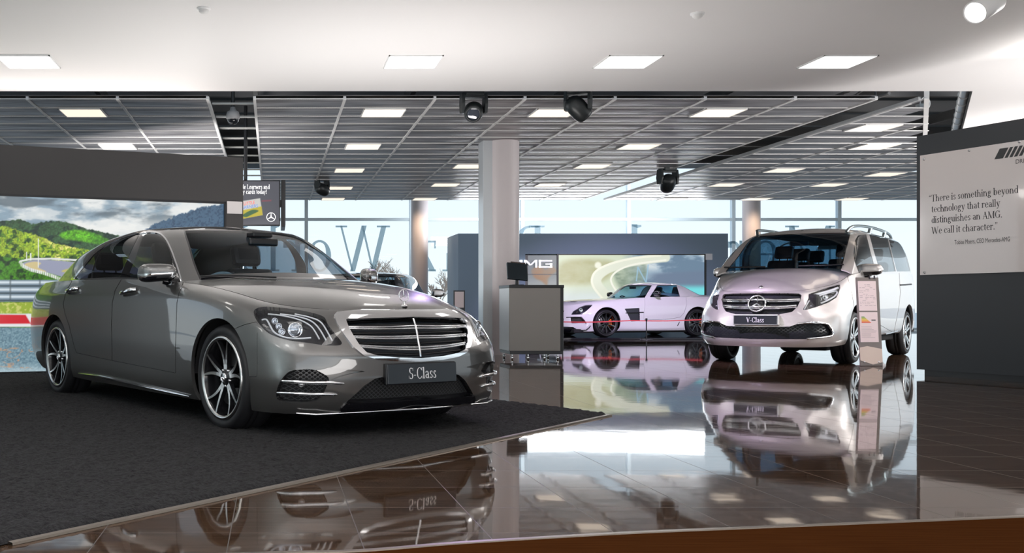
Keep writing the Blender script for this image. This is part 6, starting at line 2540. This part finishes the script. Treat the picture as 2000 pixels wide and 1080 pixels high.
        for x, z0, z1 in ((-2.0, 1.95, 2.05), (-3.0, 1.95, 2.04)):
            rr.tube([my((x, -.70, z0)), my((x - .02, -.715, z1))], .03, 8)
        rr.build('roof_rail', [mat('rail_grey', (.30, .36, .38), .3, .9)], root)
        # lamp
        Ls = Sheet.join([lamp, lamp2]) if len(lamp2.F) else lamp
        lo = f(Ls.offset(-.06)).obj('headlamp', M_LAMPBLACK, root)
        f(Ls.rim(.06)).obj('lamp_housing', M_LAMPBLACK, lo)
        f(Ls).obj('lamp_lens', M_LENS, lo)
        gd = MB()
        for pts, r, dd in (([(75, 295), (120, 215), (170, 160), (300, 105), (430, 62), (505, 50), (515, 80), (480, 120), (380, 175), (300, 210)], .012, .02), ([(150, 120), (290, 75), (420, 40), (530, 0)], .02, .03), ([(185, 250), (200, 180), (240, 165)], .02, .04)):
            L = [my(p) for p in car.line(b(catmull(pts, 4, False)), -dd)]
            if len(L) > 1:
                gd.tube(L, r, 8)
        gd.build('light_guide', [mat('light_guide_white', (.8, .82, .85), .25, 0.2, 0.5)], lo)
        pj = MB()
        for q in ((300, 140), (380, 115)):
            p, n = car.hit(q[0] / 6.75 + 1560, q[1] / 6.75 + 560)
            Mq = my(Vector((1, -.4, 0)).normalized()).to_track_quat('Z', 'Y').to_matrix().to_4x4()
            Mq.translation = my(p - n * .045)
            pj.lathe([(.035, .012), (.03, .014), (.026, 0)], 18, 0, 'z', M=Mq)
            pj.lathe([(.001, .012), (.012, .01), (.026, -.002)], 18, 0, 'z', M=Mq)
        pj.build('projector_lamp', [M_CHROME], lo)
        # chrome around the end of the low intake
        L = [my(p) for p in car.line(a([(1400, 487), (1500, 476), (1690, 468)]) + b([(200, 474), (330, 478), (390, 495), (430, 555), (455, 615), (430, 648), (300, 668), (100, 688)]), .004)]
        MB().tube(L, .014, 8).build('intake_chrome', [M_CHROME], root)
        # mirror
        p0 = car.on_y(1701, 526.5, -1.03)
        mo = mirror_shell(root, (p0.x, 1.03, p0.z), -1 if s == 0 else 1, .10, .16, .095, [P_SILVER, M_GLOSSBLACK, M_GLOSSBLACK], (-.03, -.05))
        sg_ = -1 if s == 0 else 1
        MB().tube([(p0.x, sg_ * 1.02, p0.z - .06), (p0.x + .02, sg_ * .97, p0.z - .09), (p0.x + .03, sg_ * .90, p0.z - .09)], .04, 8).build('mirror_stalk', [M_GLOSSBLACK], mo)
        # wheels
        for x in (.02, -3.43):
            wheel(car, 'wheel', x, sg_ * .83, .37, .275, .25, 'five', mat('wheel_black', (.012, .012, .014), .18), mat('wheel_silver', (.78, .78, .78), .25, 1.0), sg_, caliper=M_SATIN)
        L = [my(p) for p in car.line(b([(1135, 620), (1200, 605), (1290, 580)]), .01)]
        if len(L) > 1:
            MB().tube(L, .012, 8).build('sill_strip', [M_CHROME], root)
    sided(do)
    wb = wsB.both().obj('windscreen', M_GLOSSBLACK, root)
    wsI.both().obj('windscreen_pane', G_VAN, wb)
    rw.both().obj('rear_window', G_VSIDE, root)
    # grille
    gs = Sheet.join([grl, g2]) if len(g2.F) else grl
    G = gs.offset(-.05).both().obj('grille', HEX, root)
    gs.rim(.05).both().obj('grille_surround', M_BLACK, G)
    for y0, y1 in ((170, 165), (265, 250)):
        L = [p for p in car.line(a([(870 + t * (1445 - 870) * (.985 if y0 < 200 else .90), y0 + (y1 - y0) * t + (8 * math.sin(3.14 * t))) for t in np.linspace(0, 1, 12)]), .0) if p.y < -.02]
        L = list(reversed(L))
        full = L + [Vector((L[-1].x + .01, 0, L[-1].z))] + [Vector((p.x, -p.y, p.z)) for p in reversed(L)]
        bm = MB()
        bm.tube([Vector((p.x + .008, p.y, p.z)) for p in full], .019, 10)
        bm.tube([Vector((p.x, p.y, p.z - .020)) for p in full], .012, 8)
        bm.build('grille_bar', [M_CHROME], G)
    p, n = car.hit(900 / 6.752 + 1350, 222 / 6.752 + 560)
    sm = frame_matrix((p.x + .02, 0, p.z), (0, 1, 0), (-.30, 0, 1))
    st = MB().lathe([(.001, -.012), (.105, -.012), (.105, -.02)], 40, 1, 'z', M=sm)
    star_bars(st, .112, .016, .02, sm, 0, True, .0125, .13)
    st.build('grille_star', [M_CHROME, M_GLOSSBLACK], G)
    pB = car.on_y(1484, 561.5, 0)
    MB().lathe([(.001, .008), (.026, .006), (.030, 0)], 24, 0, 'z', M=frame_matrix((1.035, 0, zc(np.array([1.035]))[0] + .003), (0, 1, 0), (-.75, 0, .66))).build('bonnet_badge', [M_SATIN], root)
    C = centre.offset(-.05).both().obj('lower_intake', HEX, root)
    centre.rim(.05).both().obj('intake_surround', M_BLACK, C)
    pm = frame_matrix((1.285, 0, .622), (0, 1, 0), (-.05, 0, 1))
    PL = MB().box(-.283, -.062, -.012, .283, .062, 0, 0, .004).xf(pm).build('number_plate', [M_PLATE], root)
    fr = MB()
    for q in ((-.29, .060, .29, .068), (-.29, -.068, .29, -.060), (-.29, -.068, -.282, .068), (.282, -.068, .29, .068)):
        fr.box(q[0], q[1], -.02, q[2], q[3], .004)
    fr.xf(pm).build('plate_frame', [M_SATIN], PL)
    serif_text('plate_lettering', ['V-Class'], .098, M_WHITE, PL, pm @ Matrix.Translation((-.003, -.033, .002)), .80, align='c', bold=1.2)
    MB().box(1.10, -.30, .54, 1.27, .30, .70, 0, .02).build('plate_mount', [P_SILVER], root)
    for cx in (.03, -3.43):
        arch_liner(car, cx, .385, .46, .94, .55)
    MB().box(-4.3, -.82, .26, .55, .82, .37, 0, .03).build('underbody', [M_DARK], root)
    MB().box(-2.1, -.3, .12, -1.2, .3, .28, 0, .04).build('exhaust_box', [M_DARK], root)
    MB().box(.3, -.7, .3, .98, .7, .98, 0, .05).build('radiator_block', [M_DARK], root)
    MB().box(-4.3, -.9, .37, -.2, .9, .48).build('cabin_floor', [M_DARK], root)
    MB().box(-.55, -.88, .8, .02, .88, 1.26, 0, .06).build('dashboard', [mat('dash_leather', (.05, .05, .055), .45)], root)
    for x in (-1.15, -2.1, -3.0):
        for y in (-.45, .45):
            seat(root, x, y, .75, M_SEAT, 1.15)
    sw = MB()
    Mw = Matrix.Translation((-.62, -.45, 1.25)) @ Matrix.Rotation(R_(-55), 4, 'Y')
    sw.tube([Mw @ Vector((.19 * math.cos(t), .19 * math.sin(t), 0)) for t in np.linspace(0, 2 * math.pi, 41)], .017, 8, 0, False)
    sw.build('steering_wheel', [M_BLACK], root)
    MB().box(-.84, -.13, 1.74, -.80, .13, 1.81, 0, .012).build('rear_view_mirror', [M_BLACK], root)
    roof.offset(-.04).both().obj('headliner', mat('headliner_grey', (.12, .12, .12), .8), root)
    for pts in ([(330, 600), (480, 575), (650, 550)],):
        pass
    wl = car.line(zp(6.354, 1350, 430, [(1940, 560), (1700, 572), (1500, 575), (1380, 578)]), .015)
    if len(wl) > 1:
        wp = MB().tube(wl, .012, 6)
        wp.tube([Vector((p.x, -p.y - .05, p.z)) for p in wl], .012, 6)
        wp.build('wipers', [M_BLACK], root)
    return car


VCL = build_vclass()
# ------------------------------------------------------------------ white sports coupe on the low plinth
PLINTH_H = 0.045


def build_sports():
    car = Car('sports_coupe', 7.93, 25.91, math.atan2(-.274, -.962), 1, PLINTH_H)
    root = car.root
    X = lambda fr: [-3.55, -3.53, -3.42, -3.15, -2.65, -2.1, -1.6, -1.0, -.45, 0] + fr
    rows = [
        (X([.42, .78, .97, 1.02]), [0, .45, .76, .86, .90, .90, .90, .90, .90, .90, .88, .74, .42, 0], [.20, .20, .19, .17, .16, .15, .15, .15, .15, .15, .14, .13, .12, .12]),
        (X([.44, .81, 1.01, 1.06]), [0, .47, .80, .90, .93, .925, .925, .925, .93, .93, .90, .77, .44, 0], [.30, .30, .29, .27, .25, .22, .21, .21, .21, .22, .22, .21, .20, .20]),
        (X([.46, .82, 1.02, 1.08]), [0, .48, .83, .93, .955, .93, .925, .93, .945, .955, .92, .78, .44, 0], [.45, .45, .44, .43, .42, .40, .39, .39, .39, .40, .40, .38, .37, .37]),
        (X([.46, .80, .99, 1.05]), [0, .48, .84, .94, .968, .945, .935, .94, .955, .965, .92, .77, .43, 0], [.62, .62, .61, .61, .61, .60, .59, .58, .58, .58, .56, .53, .52, .52]),
        (X([.44, .76, .95, 1.01]), [0, .47, .83, .925, .955, .94, .93, .94, .95, .95, .89, .74, .42, 0], [.78, .78, .78, .78, .78, .76, .75, .74, .73, .73, .69, .64, .62, .62]),
        (X([.40, .70, .90, .97]), [0, .46, .80, .88, .91, .90, .90, .905, .90, .89, .83, .69, .41, 0], [.92, .92, .92, .92, .90, .89, .88, .87, .86, .84, .80, .72, .69, .69]),
        (X([.37, .64, .84, .92]), [0, .44, .73, .80, .83, .855, .86, .85, .83, .80, .74, .63, .40, 0], [1.02, 1.02, 1.01, 1.0, .985, .985, .98, .965, .93, .90, .86, .80, .765, .76]),
    ]
    P, A = ring_surface(rows, 330, 56, 4.0)
    low = Sheet.grid(P, A)
    top, ss = P[:, -1], A[:, 0, 0]
    zc = lambda x: pchip([-1.3, -.75, 0, .5, .80, .92], [1.0, .965, .935, .895, .82, .76], x)
    Ph, Ah = cap_surface(top[np.where(ss >= 6.8)[0]], zc, 30, 2.4)
    hood = Sheet.grid(Ph, Ah)
    Pt, At = cap_surface(top[np.where(ss <= 5.2)[0]], lambda x: pchip([-3.55, -3.3, -2.0], [1.02, 1.06, 1.09], x), 16)
    trunk = Sheet.grid(Pt, At)
    g = [
        ([-3.22, -3.15, -2.95, -2.72, -2.16, -1.75, -1.26, -1.12, -.90, -.76], [0, .38, .60, .70, .83, .85, .83, .74, .42, 0], [1.04, 1.04, 1.02, 1.0, .985, .98, .965, .955, .95, .955]),
        ([-2.90, -2.86, -2.74, -2.55, -2.14, -1.78, -1.44, -1.31, -1.14, -1.02], [0, .36, .56, .65, .76, .775, .755, .68, .40, 0], [1.16, 1.16, 1.14, 1.12, 1.12, 1.12, 1.12, 1.11, 1.12, 1.13]),
        ([-2.64, -2.61, -2.54, -2.40, -2.10, -1.82, -1.58, -1.47, -1.33, -1.24], [0, .34, .52, .59, .675, .69, .67, .61, .36, 0], [1.27, 1.27, 1.25, 1.24, 1.25, 1.25, 1.25, 1.25, 1.27, 1.275]),
        ([-2.40, -2.39, -2.35, -2.26, -2.05, -1.85, -1.68, -1.58, -1.48, -1.42], [0, .31, .47, .52, .58, .59, .57, .53, .33, 0], [1.335, 1.335, 1.32, 1.315, 1.325, 1.325, 1.325, 1.32, 1.335, 1.34]),
    ]
    Pg, Ag = ring_surface(g, 220, 40, 2.5)
    gh = Sheet.grid(Pg, Ag)
    Pr, Ar = cap_surface(Pg[:, -1], lambda x: pchip([-2.40, -2.15, -1.85, -1.6, -1.42], [1.335, 1.362, 1.375, 1.362, 1.34], x), 22)
    roof = Sheet.grid(Pr, Ar)
    car.set_bvh([low, hood, gh, roof])
    for cx, r in ((0, .385), (-2.63, .395)):
        _, low = low.split(arch_phi(low, cx, .35, r))
    q = lambda p: zp(6.452, 1090, 530, p)
    front = lambda S: S.V[:, 0] > -.2
    side = lambda S: (S.V[:, 1] < -.45)
    lampP = q([(162, 547), (190, 500), (270, 450), (340, 423), (437, 421), (420, 442), (345, 510), (300, 543)])
    lamp, low = low.split(reg_px(car, low, lampP, front))
    lamp2, hood = hood.split(reg_px(car, hood, lampP, front))
    inP = q([(158, 578), (290, 580), (348, 652), (165, 655)])
    intake, low = low.split(reg_px(car, low, inP, front))
    lipP = q([(-80, 690), (190, 700), (300, 768), (430, 772), (430, 800), (-80, 800)])
    lip, low = low.split(reg_px(car, low, lipP, front))
    mouth, low = low.split(np.where(low.V[:, 0] > .5, np.maximum.reduce([np.abs(low.V[:, 1]) - .5, np.abs(low.V[:, 2] - .52) - .13]), 1))
    ventP = q([(838, 470), (1025, 462), (1033, 625), (920, 632), (880, 545)])
    vent, low = low.split(reg_px(car, low, ventP, side))
    slot, low = low.split(reg_px(car, low, q([(1498, 687), (1528, 632), (1538, 636), (1512, 687)]), side))
    dP = q([(1090, 300), (1095, 440), (1083, 520), (1083, 612), (1300, 608), (1460, 592), (1540, 575), (1590, 520), (1620, 420), (1612, 300)])
    door, gap, low = cut_panel(car, low, dP, side, .25)
    hv, hood = hood.split(reg_px(car, hood, q([(95, 388), (150, 374), (265, 374), (215, 388)]), front))
    winO = q([(1155, 325), (1250, 176), (1492, 172), (1536, 318)])
    sg = lambda S: (S.A[:, 0] > 2.3) & (S.A[:, 0] < 6.75)
    wo, gh = gh.split(reg_px(car, gh, winO, sg))
    wi, wf = wo.split(reg_px(car, wo, winO, sg) + .8)
    wsp = q([(640, 352), (868, 172), (1182, 176), (1088, 335), (1000, 350)])
    ws, gh = gh.split(reg_px(car, gh, wsp, lambda S: S.A[:, 0] > 6.5))
    wsI, wsB = ws.split(reg_px(car, ws, wsp, lambda S: S.A[:, 0] > 0) + .9)
    rw, gh = gh.split(np.maximum.reduce([(gh.A[:, 0] - 1.9) * .3, (gh.A[:, 1] - 2.4) * .2, (.2 - gh.A[:, 1]) * .2]))
    tag(root, 'white two-seat sports coupe with black wheels on the low black plinth', 'car')
    Sheet.join([low, trunk]).both().obj('body_shell', P_WHITE, root, .02)
    Sheet.join([gh, roof]).both().obj('roof_pillars', P_WHITE, root, .012)
    hood.both().obj('bonnet', P_WHITE, root, .01)
    hv.offset(-.006).both().obj('bonnet_vent', M_BLACK, root)
    wsI.both().obj('windscreen_pane', G_CLEAR, wsB.both().obj('windscreen', M_GLOSSBLACK, root))
    rw.both().obj('rear_window', G_CLEAR, root)
    lip.offset(.01).both().obj('front_splitter', M_GLOSSBLACK, root, .03)
    mouth.offset(-.05).both().obj('grille', M_BLACK, root)
    MB().tube([(1.06, -.48, .52), (1.1, 0, .52), (1.06, .48, .52)], .02, 8).build('grille_bar', [M_CHROME], root)

    def do(f, my, s):
        sg_ = -1 if s == 0 else 1
        d = f(door).obj('gullwing_door', P_WHITE, root, .02)
        f(gap.offset(-.01)).obj('door_seam', M_BLACK, d)
        f(wi).obj('door_glass', G_CLEAR, root)
        f(wf.offset(.001)).obj('window_frame', M_BLACK, root)
        Ls = Sheet.join([lamp, lamp2]) if len(lamp2.F) else lamp
        lo = f(Ls.offset(-.03)).obj('headlamp', M_LAMPBLACK, root)
        f(Ls).obj('lamp_lens', M_LENS, lo)
        p, n = car.hit(285 / 6.452 + 1090, 485 / 6.452 + 530)
        if p is not None:
            Mq = my(Vector((1, -.6, .2))).to_track_quat('Z', 'Y').to_matrix().to_4x4()
            Mq.translation = my(p - n * .02)
            MB().lathe([(.001, .012), (.03, .01), (.045, 0), (.05, .01), (.055, 0)], 16, 0, 'z', M=Mq).build('projector_lamp', [M_HEAD], lo)
        i_ = f(intake.offset(-.04)).obj('side_intake', M_BLACK, root)
        f(intake.rim(.04)).obj('intake_surround', M_BLACK, i_)
        L = [my(p) for p in car.line(q([(105, 582), (200, 578), (295, 577), (325, 612), (352, 655)]), .008)]
        if len(L) > 1:
            MB().tube(L, .012, 6).build('intake_blade', [mat('carbon_black', (.02, .02, .024), .25)], i_)
        L = [my(p) for p in car.line(q([(285, 740), (350, 735), (390, 705), (405, 683)]), .02)]
        if len(L) > 1:
            MB().tube(L, .012, 6).build('canard', [mat('carbon_black', (.02, .02, .024), .25)], root)
        v_ = f(vent.offset(-.03)).obj('wing_vent', mat('vent_black', (.03, .03, .04), .35), root)
        f(vent.rim(.03)).obj('vent_edge', M_BLACK, v_)
        L = [my(p) for p in car.line(q([(850, 525), (960, 520), (1075, 516)]), .006)]
        if len(L) > 1:
            MB().tube(L, .012, 6).build('vent_fin', [mat('carbon_black', (.02, .02, .024), .25)], v_)
        f(slot.offset(-.01)).obj('sill_slot', M_BLACK, root)
        p0 = car.on_y(1262 / 6.452 + 1090, 282 / 6.452 + 530, -1.02)
        mo = mirror_shell(root, (p0.x, 1.0, p0.z), sg_, .07, .11, .07, [M_GLOSSBLACK] * 3, (-9, -9.5))
        MB().tube([(p0.x, sg_ * .92, p0.z - .04), (p0.x, sg_ * .80, p0.z - .06)], .015, 6).build('mirror_stalk', [M_GLOSSBLACK], mo)
        cal = mat('orange_caliper', (.75, .16, .03), .35)
        for x, R, rr in ((0, .3375, .258), (-2.63, .345, .262)):
            w = wheel(car, 'wheel', x, sg_ * .80, R, rr, .27, 'twin', mat('wheel_black', (.012, .012, .014), .18), mat('wheel_darkgrey', (.10, .10, .11), .3, 1.0), sg_, caliper=cal, seg=0)
    sided(do)
    for cx in (0, -2.63):
        arch_liner(car, cx, .35, .39, .90, .5)
    MB().box(-3.3, -.84, .10, .85, .84, .20, 0, .02).build('underbody', [M_DARK], root)
    MB().box(-2.6, -.8, .2, -1.0, .8, .35).build('cabin_floor', [M_DARK], root)
    MB().box(-1.3, -.74, .6, -.95, .74, .92, 0, .05).build('dashboard', [M_SEAT], root)
    for y in (-.38, .38):
        seat(root, -1.95, y, .3, M_SEAT, 1.05, .5)
    MB().box(-2.7, -.7, .3, -2.35, .7, .95, 0, .05).build('rear_bulkhead', [M_SEAT], root)
    sw = MB()
    Mw = Matrix.Translation((-1.42, -.38, .86)) @ Matrix.Rotation(R_(-65), 4, 'Y')
    sw.tube([Mw @ Vector((.18 * math.cos(t), .18 * math.sin(t), 0)) for t in np.linspace(0, 2 * math.pi, 31)], .016, 8, 0, False)
    sw.build('steering_wheel', [M_BLACK], root)
    MB().box(-1.42, -.12, 1.2, -1.38, .12, 1.26, 0, .012).build('rear_view_mirror', [M_BLACK], root)
    return car


SPO = build_sports()


# ------------------------------------------------------------------ dark hatchback behind the saloon
def build_dark():
    fx, fy = .28, .96
    car = Car('hatchback_car', 2.05, 18.15, math.atan2(fy, fx), -1, 0.0)
    root = car.root
    X = [-3.35, -3.32, -3.2, -2.95, -2.5, -2.0, -1.4, -.8, -.4, 0, .4, .62, .78, .82]
    W = [0, .45, .76, .84, .87, .87, .87, .87, .87, .87, .83, .70, .40, 0]
    rows = []
    for z, dw, dx in ((.20, -.05, -.04), (.32, -.01, 0), (.5, .0, .02), (.65, .0, .0), (.8, -.01, -.03), (.93, -.05, -.09)):
        zz = [z] * 9 + [z - (.02 if z > .7 else 0)] + [z - (.06 if z > .7 else 0)] + [z - (.12 if z > .7 else 0)] * 3
        rows.append(([x - dx * (1 if x < -2.8 else (-1 if x > .3 else 0)) for x in X], [max(0, w + dw) if w else 0 for w in W], zz))
    P, A = ring_surface(rows, 200, 30, 3.0)
    low = Sheet.grid(P, A)
    top, ss = P[:, -1], A[:, 0, 0]
    Ph, Ah = cap_surface(top[np.where(ss >= 7.0)[0]], lambda x: pchip([-1, -.5, .3, .75], [1.0, .98, .93, .81], x), 20)
    hood = Sheet.grid(Ph, Ah)
    Pt, At = cap_surface(top[np.where(ss <= 5.0)[0]], lambda x: pchip([-3.4, -3.0, -2.0], [.93, .98, 1.0], x), 14)
    trunk = Sheet.grid(Pt, At)
    g = [
        ([-3.15, -3.1, -2.98, -2.75, -2.2, -1.4, -.75, -.6, -.45, -.38], [0, .42, .66, .75, .81, .82, .80, .68, .4, 0], [.95, .95, .95, .94, .93, .93, .93, .94, .97, .98]),
        ([-2.95, -2.92, -2.82, -2.62, -2.15, -1.42, -1.0, -.88, -.76, -.70], [0, .40, .62, .70, .75, .76, .74, .63, .38, 0], [1.12, 1.12, 1.12, 1.12, 1.12, 1.12, 1.10, 1.11, 1.12, 1.13]),
        ([-2.65, -2.63, -2.56, -2.42, -2.05, -1.45, -1.22, -1.12, -1.03, -.98], [0, .36, .55, .61, .66, .67, .65, .56, .35, 0], [1.26, 1.26, 1.26, 1.25, 1.26, 1.27, 1.25, 1.25, 1.26, 1.265]),
        ([-2.42, -2.41, -2.36, -2.25, -1.95, -1.5, -1.35, -1.28, -1.22, -1.2], [0, .32, .48, .52, .55, .56, .54, .48, .31, 0], [1.315, 1.315, 1.31, 1.31, 1.32, 1.33, 1.315, 1.315, 1.32, 1.325]),
    ]
    Pg, Ag = ring_surface(g, 140, 30, 2.0)
    gh = Sheet.grid(Pg, Ag)
    Pr, Ar = cap_surface(Pg[:, -1], lambda x: pchip([-2.42, -1.9, -1.5, -1.2], [1.315, 1.355, 1.355, 1.325], x), 14)
    roof = Sheet.grid(Pr, Ar)
    for cx in (0, -2.6):
        _, low = low.split(arch_phi(low, cx, .32, .36))
    st, rw_ = gh.A[:, 0], gh.A[:, 1]
    ws, gh = gh.split(np.maximum.reduce([(7.0 - gh.A[:, 0]) * .3, (gh.A[:, 1] - 2.6) * .2, (.1 - gh.A[:, 1]) * .2]))
    rw, gh = gh.split(np.maximum.reduce([(gh.A[:, 0] - 1.9) * .3, (gh.A[:, 1] - 2.4) * .2, (.15 - gh.A[:, 1]) * .2]))
    sw1, gh = gh.split(np.maximum.reduce([(gh.A[:, 0] - 6.05) * .3, (2.9 - gh.A[:, 0]) * .3, (gh.A[:, 1] - 2.3) * .2, (.15 - gh.A[:, 1]) * .2]))
    sg1, sg2 = sw1.split(sw1.A[:, 0] - 4.75)
    tag(root, 'dark blue hatchback mostly hidden behind the grey saloon bonnet', 'car')
    Sheet.join([low, trunk]).both().obj('body_shell', P_NAVY, root)
    Sheet.join([gh, roof]).both().obj('roof_pillars', P_NAVY, root, .01)
    hood.both().obj('bonnet', P_NAVY, root)
    G2 = glass('hatchback_glass', (.45, .58, .66))
    ws.both().obj('windscreen_pane', G2, root)
    rw.both().obj('rear_window', G2, root)

    def do(f, my, s):
        f(sg1).obj('door_glass', G2, root)
        f(sg2).obj('door_glass', G2, root)
        sg_ = -1 if s == 0 else 1
        mo = mirror_shell(root, (-.75, .98, 1.03), sg_, .07, .11, .075, [M_SATIN, M_SATIN, M_BLACK], (-.03, -.05))
        MB().tube([(-.75, sg_ * .92, .99), (-.72, sg_ * .80, .97)], .02, 6).build('mirror_stalk', [M_BLACK], mo)
        for x in (0, -2.6):
            wheel(car, 'wheel', x, sg_ * .74, .31, .225, .2, 'five', M_SATIN, M_SATIN, sg_, seg=0)
    sided(do)
    for cx in (0, -2.6):
        arch_liner(car, cx, .32, .36, .82, .5)
    MB().box(-3.2, -.78, .17, .6, .78, .3, 0, .02).build('underbody', [M_DARK], root)
    for y in (-.36, .36):
        seat(root, -1.25, y, .38, M_SEAT, .92)
        seat(root, -2.2, y, .4, M_SEAT, .85)
    MB().box(-.9, -.72, .6, -.5, .72, .9, 0, .05).build('dashboard', [M_SEAT], root)
    return car


DRK = build_dark()
